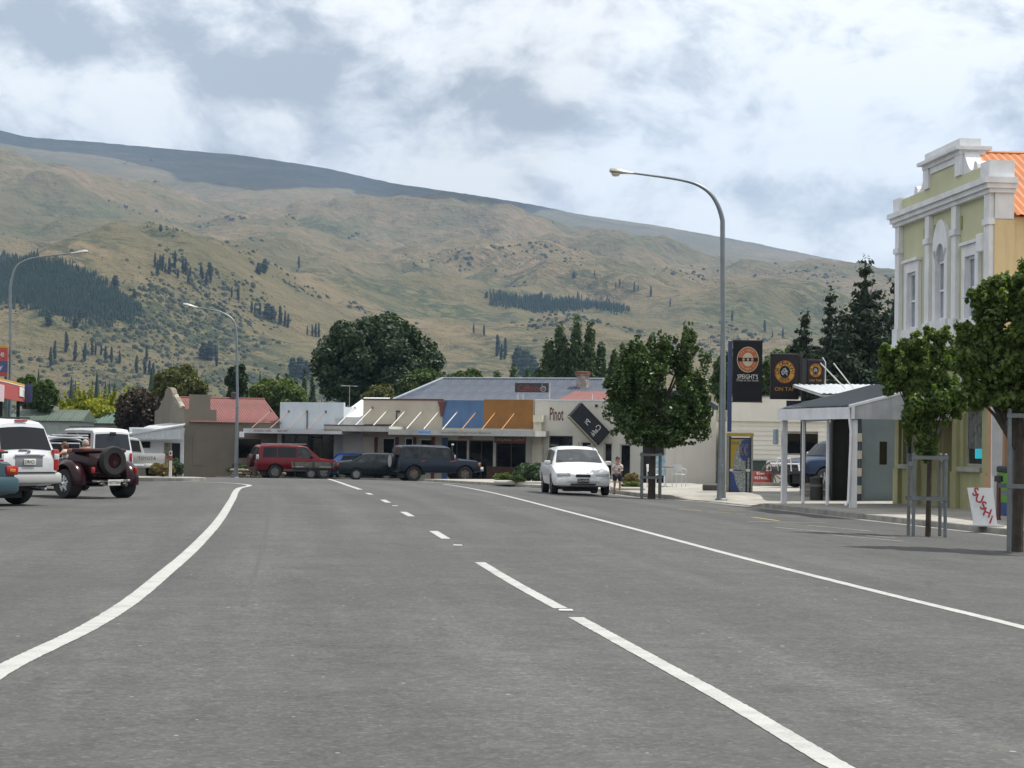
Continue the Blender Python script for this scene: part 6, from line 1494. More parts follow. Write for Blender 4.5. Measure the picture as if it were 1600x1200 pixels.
# peach neighbour
PEACH = mat('peach_plaster', (.44, .27, .155), rough=.9, var=.08, vscale=1.0, dirt=((.32, .19, .11), .4))
tp = thing('peach_shop', 'peach plastered single storey shop with glazed front', 'shop', (Nn.x, Nn.y, gz), RF)
mb = MB(); wallbox(mb, -8, -.02, -.3, .03, -.3, 3.6, [(-3.4, -1.0, .45, 2.75), (-7.4, -4.2, .45, 2.75)]); mb.build('front_wall', PEACH, tp)
MB().b2(-.72, -.06, .033, .16, -.25, 3.4).build('pier', PEACH, tp); MB().b2(-.80, -.03, .164, .22, -.25, .85).build('pier_base', PEACH, tp)
windows(tp, -3.4, -1.0, .45, 2.75, .03, (3, 2), C('brown_frame', (.14, .09, .07)), SHOPGLASS); windows(tp, -7.4, -4.2, .45, 2.75, .03, (3, 2), C('brown_frame'), SHOPGLASS)
MB().b2(-8, -.02, -9, -.305, -.3, 3.5).build('outer_wall', PEACH, tp)
MB().b2(-.90, -.84, .04, .30, .0, 3.2).build('downpipe', WTRIM, tp)

# ------------------------------------------------------------------ left side of the street
# banner verandah
a0, a1 = Vector((-17.3, 62)), Vector((Xat(45, 100, 3.5), 100)); d = (a1 - a0).normalized(); rz = math.atan2(d.y, d.x); gz = float(ground(a1.x, 90))
t = thing('banner_verandah', 'shop verandah with red and yellow advertising fascia', 'verandah', (a0.x, a0.y, gz), rz)
Ln = (a1 - a0).length; RB_ = C('banner_red', (.36, .055, .045), rough=.5, var=.1); YB = C('banner_yellow', (.50, .27, .03), rough=.5, var=.08); NB = C('banner_navy', (.05, .065, .17), rough=.5, var=.1); PB_ = C('banner_pink', (.50, .40, .42), rough=.6, var=.08)
z0, z1 = zat(45, 628, 100) - gz, zat(45, 600.5, 100) - gz
MB().b2(0, Ln, .2, .3, z0, z1 - .10).build('fascia', RB_, t); MB().b2(0, Ln, .19, .31, z1 - .098, z1).build('yellow_band', YB, t)
MB().b2(0, Ln, .185, .198, z1 - .13, z1 - .10).build('white_line', WTRIM, t)
MB().b2(Ln, Ln + .08, -.35 + .2, .31, z0 - .02, z1 - .0).build('end_panel', NB, t)
MB().b2(Ln - 26, Ln - 9.2, .17, .188, z0 - .15, z0 + .55).build('pink_panel', PB_, t)
MB().b2(0, Ln - .1, .32, 3.6, z1 - .35, z1 - .25).build('roof', C('verandah_roof', (.2, .2, .2), var=.1), t)
MB().b2(0, Ln - .5, 3.7, 9, -.3, z1 + .4).build('shop_building', C('left_shop', (.26, .24, .21), var=.1), t)
for xx in (Ln - .4, Ln - 8, Ln - 16, Ln - 24): MB().b2(xx - .08, xx + .08, .35, .5, -.2, z0).build('post', DARKP, t)
for xx, zz, ww, hh, m_ in ((Ln - 1.55, z0 + .42, .55, .42, 'sign_white'), (Ln - .95, z0 + .38, .4, .30, 'letter_grey'), (Ln - .45, z0 + .55, .22, .14, 'sign_white'), (Ln - .45, z0 + .2, .22, .2, 'banner_yellow')):
    MB().b2(xx - ww / 2 * 4, xx + ww / 2 * 4 if xx + ww * 2 < Ln else Ln - .02, .16, .184, zz - hh / 2, zz + hh / 2).build('banner_mark', C(m_), t) if xx < Ln - 1.2 else MB().b2(xx - ww / 2, xx + ww / 2, .16, .184, zz - hh / 2, zz + hh / 2).build('banner_mark', C(m_), t)
# green roofed houses behind
GRR = mat('green_iron', (.085, .135, .115), rough=.65, var=.12, vscale=.8); 
Y_ = 148; x0, x1 = Xat(131, Y_, 2), Xat(205, Y_, 2); gz = float(ground(x0, Y_)); t = thing('green_roofed_house', 'house with steep pale green iron gable roof', 'house', (x0, Y_, gz), R(-14))
za, zb = zat(140, 626, Y_) - gz, zat(150, 662, Y_) - gz
MB().b2(.3, x1 - x0, .2, 5.8, -.3, zb).build('wall', C('house_wall', (.32, .33, .31), var=.1), t); rf = MB().prism([(-.2, zb), (3, za), (6.2, zb)], .0, x1 - x0 + 1.5, 'x').build('roof', GRR, t)
sheets('roof_sheet', rf, (0, -.25, zb + .02), (1, 0, 0), (0, 3.25, za - zb + .02), 5, (x1 - x0 + 1.5) / 5, GRR)
MB().tube([(0, -.25, zb), (0, 3, za + .03)], .09, 6).build('barge_board', WTRIM, rf)
Y_ = 140; x0, x1 = Xat(10, Y_, 2), Xat(128, Y_, 2); gz = float(ground(x0, Y_)); t = thing('green_roofed_shed', 'long low shed with dull green roof behind the parked cars', 'shed', (x0, Y_, gz), 0)
za, zb = zat(60, 640, Y_) - gz, zat(60, 658, Y_) - gz
MB().b2(.2, x1 - x0 - .2, .2, 5, -.3, zb).build('wall', C('shed_wall', (.30, .34, .32), var=.1), t); rf = MB().prism([(0, zb), (2.6, za), (5.2, zb)], 0, x1 - x0, 'x').build('roof', C('dull_green_iron', (.06, .085, .065), rough=.7, var=.15, vscale=.8), t)
sheets('roof_sheet', rf, (0, -.05, zb + .02), (1, 0, 0), (0, 2.65, za - zb + .01), 6, (x1 - x0) / 6, C('dull_green_iron'))
# ================================================================== street furniture
GALV = C('galvanised_pole', (.20, .23, .25), rough=.45, metal=.55, var=.12, vscale=2)
def lamp_post(label, base_px, base_py_Y, pts, head, r0_=.11, path=False, arm_r=.035):
    """pts: pixels up the pole and along the arm, all in one vertical plane at distance Y"""
    Y = base_py_Y; X = Xat(base_px, Y); gz = zed(X, Y) if path else float(ground(X, Y))
    t = thing('street_lamp', label, 'street lamp', (X, Y, gz))
    def L(p): q = atY(p[0], p[1], Y); return Vector((q.x - X, 0, q.z - gz))
    P = [Vector((0, 0, -.05)), Vector((0, 0, 1.2))] + [L(p) for p in pts]
    sm_ = P[:2] + [Vector((0, 0, P[2].z * .6)), P[2]]
    rest = P[2:]
    # Catmull-Rom through the arm
    for i in range(len(rest) - 1):
        p0, p1, p2, p3 = rest[i - 1] if i else rest[0] - Vector((0, 0, (rest[1] - rest[0]).length)), rest[i], rest[i + 1], rest[min(i + 2, len(rest) - 1)]
        for k in range(1, 7):
            u = k / 6.; sm_.append(.5 * ((2 * p1) + (p2 - p0) * u + (2 * p0 - 5 * p1 + 4 * p2 - p3) * u * u + (3 * p1 - p0 - 3 * p2 + p3) * u ** 3))
    n = len(sm_); rad = [r0_, r0_ * .9] + [lerp(r0_ * .60, arm_r * .8, min(1, i / (n - 3.) * 1.1)) for i in range(n - 2)]
    MB().tube(sm_, rad, 12).build('pole', GALV, t, True)
    MB().lathe([(r0_ * 1.5, 0), (r0_ * 1.5, .04), (r0_ * 1.1, .07), (r0_, .5)], (0, 0, -.01), 14).build('base_collar', GALV, t, True)
    MB().rbox((0, -r0_ * .9, .9), (.10, .04, .3), .01, 1).build('access_door', GALV, t)
    e = L(head[0]); s = L(head[1]); d = (e - s); ln = d.length; d.normalize()
    hd_ = MB()
    for j, (f, rw, rh) in enumerate(((-.05, .05, .05), (.2, .07, .06), (.45, .15, .10), (.75, .18, .12), (.95, .13, .09), (1.0, .03, .03))):
        c_ = s + d * ln * f
        for k in range(12):
            a = 2 * math.pi * k / 12; hd_.v.append((c_.x, c_.y + rw * math.cos(a), c_.z + rh * math.sin(a) * (1 if math.sin(a) > 0 else .55)))
    for j in range(5):
        for k in range(12): hd_.f.append((j * 12 + k, j * 12 + (k + 1) % 12, (j + 1) * 12 + (k + 1) % 12, (j + 1) * 12 + k))
    lh = hd_.build('lamp_head', C('lamp_head_metal', (.42, .42, .40), rough=.4, metal=.4, var=.05), t, True)
    c_ = s + d * ln * .72
    MB().lathe([(.001, -.10), (.09, -.085), (.13, -.03), (.13, .0)], (c_.x, 0, c_.z - .05), 14).build('lens', C('lamp_lens', (.55, .50, .38), rough=.1, var=.1), lh, True)
    return t
lamp_post('tall curved grey street lamp beside the phone box', 1127, 64.7, [(1129, 345), (1117, 312), (1096, 292), (1062, 281), (985, 270)], [(952, 267), (988, 271)], .125, True, .04)
lamp_post('curved street lamp in front of the tan gabled building', 369, 119.6, [(369.5, 525), (366, 504), (354, 492), (335, 485), (305, 480)], [(286, 475.5), (308, 480.5)], .12, False, .04)
lamp_post('curved street lamp carrying the red and navy advertising sign', 13, 101, [(16, 450), (24, 420), (38, 408), (60, 402), (112, 396)], [(138, 393.5), (112, 396)], .12, False, .04)
# small white notice on the middle lamp
X = Xat(377, 119.4); MB().rbox((X, 119.35, zat(377, 679, 119.4)), (.26, .03, .30), .01, 1).build('notice', WTRIM)
tag(bpy.data.objects['notice'], 'small white notice plate on the lamp by the tan building', 'notice')
# pole sign, left edge
Y = 100.6; X1 = Xat(11.5, Y, 4); gzs = zat(6, 588, Y); t = thing('pole_sign', 'red and navy advertising sign on the street lamp by the banner verandah', 'sign', (X1, Y, gzs))
hh = zat(6, 540, Y) - gzs
MB().b2(-1.5, 0, -.06, .06, 0, hh * .13).build('red_foot', C('banner_red'), t); MB().b2(-1.5, 0, -.06, .06, hh * .132, hh * .50).build('navy_panel', C('banner_navy'), t)
MB().b2(-1.5, 0, -.06, .06, hh * .502, hh * .93).build('red_panel', C('banner_red'), t); MB().b2(-1.5, 0, -.06, .06, hh * .932, hh).build('yellow_band', C('banner_yellow'), t)
text('sign_text', 'e', .42, C('sign_white'), t, frame((-.24, -.065, hh * .73), (1, 0, 0)), .003); text('sign_text', 'y', .34, C('sign_white'), t, frame((-.30, -.065, hh * .30), (1, 0, 0)), .003)

def arc_text(parent, s, cx, cz, rx, rz_, a0, a1, size, m, y, flip=False):
    n = len(s)
    for i, ch in enumerate(s):
        if ch == ' ': continue
        a = lerp(a0, a1, i / (n - 1.)); c_ = (cx + rx * math.cos(a), y, cz + rz_ * math.sin(a))
        tx = Vector((math.sin(a), 0, -math.cos(a))) * (-1 if flip else 1)
        upv = Vector((math.cos(a), 0, math.sin(a))) * (-1 if flip else 1)
        text('letter', ch, size, m, parent, frame(c_, tx, upv), .002)
def oval(mb, rx, rz_, y0, y1, n=32, cx=0, cz=0): return mb.prism([(cx + rx * math.cos(2 * math.pi * k / n), cz + rz_ * math.sin(2 * math.pi * k / n)) for k in range(n)], y0, y1)
SBLK = C('sign_black2', (.010, .011, .014), rough=.5, var=.1, spec=.2)
# Speight's sign on blue pole
Y = 76.0; x0, x1 = Xat(1145.5, Y, 5), Xat(1191, Y, 5); zt1, zb1 = zat(1168, 533.5, Y), zat(1168, 627, Y); wd, hh = x1 - x0, zt1 - zb1
px_ = Xat(1140, Y, 3); gz = zed(px_, Y)
t = thing('pub_sign', 'tall black pub sign with orange oval badge on a blue post', 'sign', (px_, Y, gz))
MB().b2(-.07, .07, -.07, .07, -.05, zat(1140, 533, Y) - gz).build('post', C('navy_post', (.03, .045, .13), rough=.5, var=.1), t)
for zz in (zb1 + .3, zt1 - .3): MB().b2(.071, x0 - px_, -.03, .03, zz - gz - .03, zz - gz + .03).build('bracket', DARKP, t)
cx, cz = (x0 + x1) / 2 - px_, 0
bd = MB().b2(x0 - px_, x1 - px_, -.10, .10, zb1 - gz, zt1 - gz).build('sign_box', SBLK, t)
MB().b2(x0 - px_ - .02, x1 - px_ + .02, -.115, .115, zt1 - gz + .002, zt1 - gz + .04).b2(x0 - px_ - .02, x1 - px_ + .02, -.115, .115, zb1 - gz - .04, zb1 - gz - .002).build('sign_frame', DARKP, bd)
zc = zat(1168, 562, Y) - gz; ro = 17 / F * Y; 
oval(MB(), ro, ro * 1.18, -.112, -.101, cx=cx, cz=zc).build('badge_rim', C('badge_cream', (.42, .38, .30), var=.05), t)
oval(MB(), ro * .94, ro * 1.11, -.118, -.1125, cx=cx, cz=zc).build('badge_ring', C('badge_orange', (.36, .095, .022), var=.08), t)
oval(MB(), ro * .50, ro * .63, -.124, -.1185, cx=cx, cz=zc).build('badge_centre', C('badge_cream'), t)
MB().b2(cx - ro * .92, cx + ro * .92, -.130, -.1245, zc - ro * .16, zc + ro * .16).build('badge_band', SBLK, t)
for k in (-1, 0, 1): oval(MB(), ro * .12, ro * .13, -.135, -.1305, 12, cx + k * ro * .40, zc).build('badge_star', C('badge_pink', (.40, .22, .17), var=0), t)
arc_text(t, "SPEIGHT'S", cx, zc, ro * .72, ro * .87, R(158), R(22), .115, C('badge_cream'), -.122); arc_text(t, 'GOLD MEDAL ALE', cx, zc, ro * .72, ro * .87, R(205), R(335), .085, C('badge_cream'), -.122, True)
text('sign_text', "SPEIGHT'S", .215, C('sign_white'), t, frame((cx, -.104, zat(1168, 589, Y) - gz), (1, 0, 0)), .003, sx=.76); text('sign_text', 'Pride of the South', .11, C('letter_grey'), t, frame((cx, -.104, zat(1168, 594.5, Y) - gz), (1, 0, 0)), .003, sx=.95)
# DB signs on black post
def db_sign(t, x0, x1, zt1, zb1, y, s=1.0):
    cx = (x0 + x1) / 2; hh = zt1 - zb1; ro = (x1 - x0) * .36
    DBK = C('sign_charcoal', (.020, .017, .019), rough=.5, var=.12, vscale=3, spec=.2)
    b_ = MB().rbox((cx, y, (zt1 + zb1) / 2), (x1 - x0, .18, hh), .02, 1).build('sign_box', DBK, t); zc = zb1 + hh * .60; yf = y - .091
    oval(MB(), ro, ro * 1.12, yf - .006, yf - .001, cx=cx, cz=zc).build('badge_rim', C('badge_red', (.30, .05, .02), var=0), b_)
    oval(MB(), ro * .94, ro * 1.06, yf - .012, yf - .0065, cx=cx, cz=zc).build('badge_ring', C('badge_gold', (.42, .22, .035), var=.06), b_)
    oval(MB(), ro * .52, ro * .60, yf - .018, yf - .0125, cx=cx, cz=zc).build('badge_centre', SBLK, b_)
    m = MB(); g = random.Random(3)
    for k in range(9): a = k * .7; m.box((cx + ro * .3 * math.cos(a) * g.uniform(.3, 1), yf - .021, zc + ro * .36 * math.sin(a) * g.uniform(.3, 1)), (ro * .30, .004, ro * .11), M=Matrix.Rotation(a * 1.3, 3, 'Y'))
    m.build('badge_figure', C('badge_grey', (.34, .35, .38), var=.1), b_)
    arc_text(b_, 'DB DRAUGHT', cx, zc, ro * .74, ro * .84, R(185), R(-8), .20 * ro / .36, SBLK, yf - .014); arc_text(b_, 'BEER', cx, zc, ro * .74, ro * .84, R(240), R(300), .20 * ro / .36, SBLK, yf - .014, True)
    text('sign_text', 'ON TAP', .185 * ro / .36, C('badge_gold'), b_, frame((cx, yf - .003, zb1 + hh * .22), (1, 0, 0)), .003, sx=1.05)
Y = 71.5; px_ = Xat(1255.5, Y, 3); gz = zed(px_, Y)
t = thing('pub_sign', 'pair of charcoal beer signs with gold badges on black post', 'sign', (px_, Y, gz))
MB().b2(-.08, .08, -.08, .08, -.05, zat(1254, 560, Y) - gz).build('post', DARKP, t)
db_sign(t, Xat(1203.5, Y, 4) - px_, Xat(1248, Y, 4) - px_, zat(1226, 552.5, Y) - gz, zat(1226, 624, Y) - gz, 0)
db_sign(t, Xat(1260.5, Y, 4) - px_, Xat(1287, Y, 4) - px_, zat(1274, 562, Y) - gz, zat(1274, 604, Y) - gz, 0)
MB().b2(-.09 - .05, -.081, -.04, .04, 3.6, 4.6).build('bracket', DARKP, t)
MB().b2(Xat(1229, Y, 3) - px_, -.085, -.06, .06, zat(1240, 636, Y) - gz, zat(1240, 626, Y) - gz).build('hanging_plate', C('navy_plate', (.02, .025, .06), var=.1), t)
MB().tube([(Xat(1284, Y, 3) - px_, -.02, zat(1284, 561, Y) - gz + .05), (Xat(1288.5, Y, 3) - px_, -.02, zat(1288, 566, Y) - gz), (Xat(1288.5, Y, 3) - px_, -.02, zat(1288, 604, Y) - gz)], .03, 8).build('sign_frame', CHROME, t, True)

# phone box
Y = 70.0; X = Xat(1155, Y, 0); gz = zed(X, Y); s_ = Y / F
t = thing('phone_box', 'glazed phone box with blue and yellow panels', 'phone box', (X, Y, gz), R(-4))
bw, bh = 40 * s_ / 2, zat(1155, 677, Y) - gz
FR = C('booth_frame', (.30, .29, .25), rough=.5, metal=.3, var=.1); FRD = C('booth_dark', (.025, .03, .04), rough=.5)
for sx_ in (-1, 1):
    for y in (-.40, .40): MB().b2(sx_ * bw - (.06 if sx_ > 0 else 0), sx_ * bw + (.06 if sx_ < 0 else 0), y - .03, y + .03, -.03, bh - .1).build('corner_post', FR, t)
MB().b2(-bw - .02, bw + .02, -.45, .45, bh - .098, bh).build('roof', C('booth_yellow', (.42, .29, .03), rough=.5, var=.08), t); MB().b2(-bw, bw, -.43, .43, bh + .002, bh + .04).build('roof_cap', WTRIM, t)
pz0, pz1, pw = zat(1155, 775, Y) - gz, bh - .14, bw - .065
def panel(y, sgn):
    MB().b2(-pw, pw, y - .02, y + .02, pz0, pz1).build('door_frame', FRD, t)
    yy_ = y + sgn * .021; th = lambda k: (yy_ + sgn * .004 * k, yy_ + sgn * (.004 * k + .003)) if sgn > 0 else (yy_ - .004 * k - .003, yy_ - .004 * k)
    a, b = -pw + .05, pw - .05; c_, d = pz0 + .05, pz1 - .05; h = d - c_; w2_ = b - a
    MB().b2(a, b, *th(0), c_, d).build('glass_panel', mat('frosted_graphic', (.30, .33, .32), rough=.3, var=.5, vscale=22), t)
    curve = [(a + w2_ * (.16 + .42 * (abs(2 * f - 1.02) ** 2.2)), c_ + h * f) for f in [i / 16. for i in range(17)]]
    MB().prism([(a, d)] + [(a, c_ + h * .46)] + [q for q in curve if q[1] > c_ + h * .46] + [(curve[-1][0], d)], *th(1)).build('yellow_field', C('booth_yellow'), t)
    MB().prism([(a, c_ + h * .43)] + [q for q in curve if q[1] < c_ + h * .43][::-1] + [(a, c_)], *th(1)).build('blue_field', C('booth_blue', (.025, .055, .20), rough=.4, var=.08), t)
    oval(MB(), w2_ * .27, h * .19, *th(2), 24, b - w2_ * .27, d - h * .20).build('blue_disc', C('booth_blue'), t)
    MB().b2(b - w2_ * .27, b, *th(2.9 if False else 1), d - h * .34, d - .005).build('blue_field', C('booth_blue'), t)
    for k in (0, 1):
        cx = b - w2_ * (.38 - .22 * k); cz = d - h * .19
        mm = MB(); 
        for r_ in (.10, .055): mm.tube([(cx + w2_ * r_ * 1.1 * math.cos(R(50 + 260 * i / 12)), yy_ + sgn * .016, cz + h * r_ * .95 * math.sin(R(50 + 260 * i / 12))) for i in range(13)], .009, 5)
        mm.build('ring_mark', C('mark_gold', (.38, .27, .10), var=0), t)
    MB().b2(b - w2_ * .20, b - w2_ * .10, *th(1), c_, d - h * .35).build('handle_strip', FRD, t)
    bz = c_ + h * .44
    MB().b2(-pw + .02, pw - .02, *th(3), bz - .035, bz + .04).build('push_bar', WTRIM, t)
    MB().b2(a + w2_ * .14, a + w2_ * .62, *th(4), bz - .028, bz + .03).build('bar_label', C('label_navy', (.06, .08, .14), var=.1), t)
    MB().b2(a + w2_ * .63, a + w2_ * .82, *th(4), bz + .0, bz + .035).build('bar_label', C('booth_yellow'), t); MB().b2(a + w2_ * .63, a + w2_ * .82, *th(4), bz - .03, bz - .002).build('bar_label', C('label_green', (.05, .22, .05), var=0), t)
    text('panel_text', 'Card', .13, C('label_navy'), t, frame((a + w2_ * .22, th(2)[0 if sgn < 0 else 1], d - .12), (1, 0, 0) if sgn < 0 else (-1, 0, 0)), .002)
panel(-.42, -1); panel(.42, 1)
for sx_ in (-1, 1): MB().b2(sx_ * (bw - .02), sx_ * (bw - .035), -.36, .36, pz0, pz1).build('side_glass', C('booth_side_glass', (.16, .18, .17), rough=.15, var=.4, vscale=9), t)
MB().rbox((.12, .2, 1.15), (.3, .2, .5), .03).build('telephone', FRD, t)

# sushi board
Y = 45.6; q = G(1537, 826, True); X, Y = q.x, q.y; s_ = Y / F
t = thing('sandwich_board', 'white leaning board with red hand painted lettering', 'sign', (X, Y, zed(X, Y)), R(6))
w1, h1 = 36 * s_, 60 * s_; sh = Matrix.Shear('XZ', 4, (0, 0)) if False else None
lean = -.10
MB().add([(-w1 / 2 + .03, -.0, .03), (w1 / 2 + .05, -.0, .03), (w1 / 2 - .0, .14, h1), (-w1 / 2 - .07, .14, h1), (-w1 / 2 + .03, .03, .03), (w1 / 2 + .05, .03, .03), (w1 / 2, .17, h1), (-w1 / 2 - .07, .17, h1)], [(0, 1, 2, 3), (7, 6, 5, 4), (0, 4, 5, 1), (1, 5, 6, 2), (2, 6, 7, 3), (3, 7, 4, 0)]).build('board', C('board_white', (.48, .50, .52), rough=.5, var=.05), t)
MB().b2(-w1 / 2 - .12, w1 / 2 + .14, -.16, .26, .0, .028).build('foot', C('board_foot', (.3, .3, .3), rough=.6), t)
MB().tube([(0, .17, h1 * .75), (.02, .42, .02)], .015, 6).build('prop', DARKP, t)
nv = Vector((0, .14, h1 - .03)).normalized()
for i, ch in enumerate('SUSHi'):
    f = i / 4.; c_ = Vector((lerp(-w1 * .30, w1 * .34, f), 0, .03)) + nv * lerp(h1 * .86, h1 * .14, f) + Vector((0, -.006, 0)); a = R(-22)
    text('painted_letter', ch, .25, C('brush_red', (.28, .02, .03), var=.1), t, frame(c_, Vector((math.cos(a), 0, 0)) + nv * math.sin(a), nv), .002, sx=.95, bold=.006)
# bins and post by the peach shop
q = Vector((Xat(1583, 50), 50, 0)); gz = zed(q.x, q.y); t = thing('rubbish_bin', 'green and blue bin unit with dark top by the peach shop', 'bin', (q.x, q.y, gz), R(20))
MB().b2(-.28, .28, -.25, .25, .0, .30).build('blue_base', C('bin_blue', (.03, .06, .18), var=.1), t); MB().b2(-.28, .28, -.25, .25, .302, .98).build('green_body', C('bin_green', (.09, .24, .03), var=.1), t)
MB().rbox((0, 0, 1.06), (.6, .54, .15), .04).build('bin_top', DARKP, t); MB().b2(-.2, .2, -.27, -.252, .15, .25).build('bin_label', WTRIM, t)
q = Vector((Xat(1560, 47.5), 47.5, 0)); gz = zed(q.x, q.y); t = thing('bollard', 'dark red bollard with black cap beside the bin', 'bollard', (q.x, q.y, gz))
MB().lathe([(.06, 0), (.05, .05), (.045, .82), (.001, .83)], n=12).build('post', C('oxblood', (.10, .022, .022), rough=.5), t, True); MB().lathe([(.001, .98), (.09, .96), (.10, .84), (.05, .831)], n=12).build('cap', DARKP, t, True)
MB().b2(-.16, -.11, -.02, .02, 0, .95).build('stay', WTRIM, t)
# planter wall and black bin on forecourt
q = Vector((Xat(1296, 66.0), 66.0, 0)); gz = zed(q.x, q.y); t = thing('planter_wall', 'low block planter wall beside the blue pickup', 'planter', (q.x, q.y, gz))
g = random.Random(1)
for row in range(2):
    for i in range(5): MB().rbox((-.72 + i * .36 + .1 * row, 0, .10 + row * .18), (.345, .25, .17), .012, 1).build('block', C('planter_block', (.26, .23, .19), var=.15), t)
q = Vector((Xat(1275.5, 65.0), 65.0, 0)); t = thing('bollard', 'stout black bollard before the block planter', 'bollard', (q.x, q.y, zed(q.x, q.y)))
MB().lathe([(.20, 0), (.19, .6), (.21, .62), (.20, .68), (.001, .72)], n=16).build('drum', DARKP, t, True); MB().lathe([(.205, .40), (.205, .47), (.193, .47), (.193, .40)], n=16, closed=True).build('band', C('grey_band', (.12, .12, .12)), t)
# red board, wheel ornament and bench by weatherboard wall
Y = 82.5; q = Vector((Xat(1187, Y), Y, 0)); t = thing('sandwich_board', 'small red advertising board by the weatherboard wall', 'sign', (q.x, q.y, zed(q.x, q.y)), R(8))
for sg in (-1, 1): MB().add([(-.32, sg * .22, 0), (.36, sg * .22, 0), (.42, sg * .02, .55), (-.34, sg * .02, .55), (-.32, sg * .24, 0), (.36, sg * .24, 0), (.42, sg * .04, .55), (-.34, sg * .04, .55)], [(0, 1, 2, 3), (4, 7, 6, 5), (0, 4, 5, 1), (1, 5, 6, 2), (2, 6, 7, 3), (3, 7, 4, 0)]).build('board', C('board_red', (.26, .03, .025), var=.15, vscale=5), t)
text('sign_text', 'Kiwi', .17, C('sign_white'), t, frame((0, -.10, .46), (1, 0, 0), (0, .36, 1)), .002); text('sign_text', 'PETROL', .15, C('sign_white'), t, frame((.02, -.165, .28), (1, 0, 0), (0, .36, 1)), .002)
q = Vector((Xat(1208, Y), Y, 0)); t = thing('cart_wheel', 'old dark cart wheel leaning against the weatherboard wall', 'wheel', (q.x, q.y, zed(q.x, q.y)))
m = MB().lathe([(.40, -.03), (.46, -.03), (.46, .03), (.40, .03)], (0, 0, .46), 28, 'y', True)
m.build('rim', WOODG, t); m = MB()
for k in range(10): a = k * math.pi / 5; m.box((.22 * math.cos(a), 0, .46 + .22 * math.sin(a)), (.40, .03, .035), M=Matrix.Rotation(-a, 3, 'Y'))
m.build('spokes', WOODG, t); MB().lathe([(.001, -.08), (.07, -.07), (.07, .07), (.001, .08)], (0, 0, .46), 12, 'y').build('hub', DARKP, t)
q = Vector((Xat(1226, Y), Y, 0)); t = thing('bench', 'weathered low timber bench beside the cart wheel', 'bench', (q.x, q.y, zed(q.x, q.y)))
for k in range(3): MB().b2(-.6, .6, -.2 + .14 * k, -.09 + .14 * k, .42, .46).build('seat_plank', C('bench_brown', (.13, .055, .04), var=.2), t)
for sx_ in (-.48, .48): MB().b2(sx_ - .04, sx_ + .04, -.18, .18, .0, .418).build('leg', WOODG, t)
MB().b2(-.6, .6, .22, .26, .6, .72).build('backrest', C('bench_brown'), t); MB().b2(-.50, -.44, .19, .218, .0, .72).b2(.44, .50, .19, .218, .0, .72).build('back_post', WOODG, t)
q = Vector((Xat(1184, 84.2), 84.2, 0)); t = thing('planter_box', 'dark green planter box against the weatherboard wall', 'planter', (q.x, q.y, zed(q.x, q.y)))
MB().rbox((0, 0, .45), (.6, .35, .9), .02).build('box', C('box_green', (.03, .055, .045), var=.1), t); MB().rbox((0, 0, .93), (.66, .4, .06), .02).build('lid', C('box_lid', (.045, .07, .06), var=.1), t)
# kerb stops on forecourt
q = Vector((Xat(1112, 72.5), 72.5, 0)); t = MB().rbox((0, 0, .1), (.6, .35, .22), .05).build('stone_block', C('dark_stone', (.07, .065, .06), var=.2)); t.location = (q.x, q.y, zed(q.x, q.y)); tag(t, 'dark stone block on the forecourt beside the lamp post', 'stone')
MB().b2(Xat(1178, 81.5), Xat(1330, 81.5), 81.4, 81.7, zed(10, 81.5) - .02, zed(10, 81.5) + .12).build('kerb_edging', KCONC); tag(bpy.data.objects['kerb_edging'], 'low concrete edging along the weatherboard building', 'edging', kind='structure')
# cafe tables and chairs
def cafe_chair(px, Y, rz, label):
    q = Vector((Xat(px, Y), Y, 0)); t = thing('cafe_chair', label, 'chair', (q.x, q.y, zed(q.x, q.y)), rz)
    WC = C('chair_white', (.58, .60, .62), rough=.35, metal=.2, var=.05)
    MB().lathe([(.001, .44), (.21, .44), (.22, .455), (.21, .47), (.001, .47)], n=18).build('seat', WC, t, True)
    for sx_ in (-1, 1):
        MB().tube([(sx_ * .19, -.17, 0), (sx_ * .20, -.17, .64), (sx_ * .22, .05, .66), (sx_ * .2, .2, .68)], .014, 6).build('leg', WC, t, True); MB().tube([(sx_ * .19, .18, 0), (sx_ * .2, .2, .78)], .014, 6).build('leg', WC, t, True)
    P = [(.21 * math.cos(R(a)), .2 + .03 * math.sin(R(a)), 0) for a in (180, 150, 120, 90, 60, 30, 0)]
    mb = MB(); n = len(P)
    mb.add([(p[0], p[1], .56) for p in P] + [(p[0] * 1.02, p[1] + .02, .80 + .03 * math.sin(math.pi * i / (n - 1))) for i, p in enumerate(P)], [(i, i + 1, n + i + 1, n + i) for i in range(n - 1)]); mb.build('backrest', WC, t, True)
    return t
cafe_chair(1061, 79.5, R(150), 'white metal cafe chair standing apart by the rendered wall')
cafe_chair(1022, 78.5, R(60), 'white metal cafe chair partly behind the street tree trunk')
q = Vector((Xat(1040, 79.0), 79.0, 0)); t = thing('cafe_table', 'small round cafe table between the white chairs', 'table', (q.x, q.y, zed(q.x, q.y)))
MB().lathe([(.001, .71), (.30, .71), (.31, .725), (.30, .74), (.001, .74)], n=20).build('table_top', C('table_brown', (.10, .05, .045), rough=.4), t, True); MB().lathe([(.2, 0), (.2, .02), (.025, .05), (.025, .709)], n=12).build('pedestal', CHROME, t, True)
q = Vector((Xat(1029, 82), 82, 0)); t = thing('menu_board', 'pale blue menu board behind the cafe table', 'sign', (q.x, q.y, zed(q.x, q.y)))
MB().rbox((0, 0, .75), (.52, .04, .75), .01, 1).build('board', C('board_blue', (.28, .42, .50), var=.3, vscale=8), t)
for sx_ in (-.22, .22): MB().b2(sx_ - .02, sx_ + .02, -.03, .03, 0, .374).build('leg', WTRIM, t)
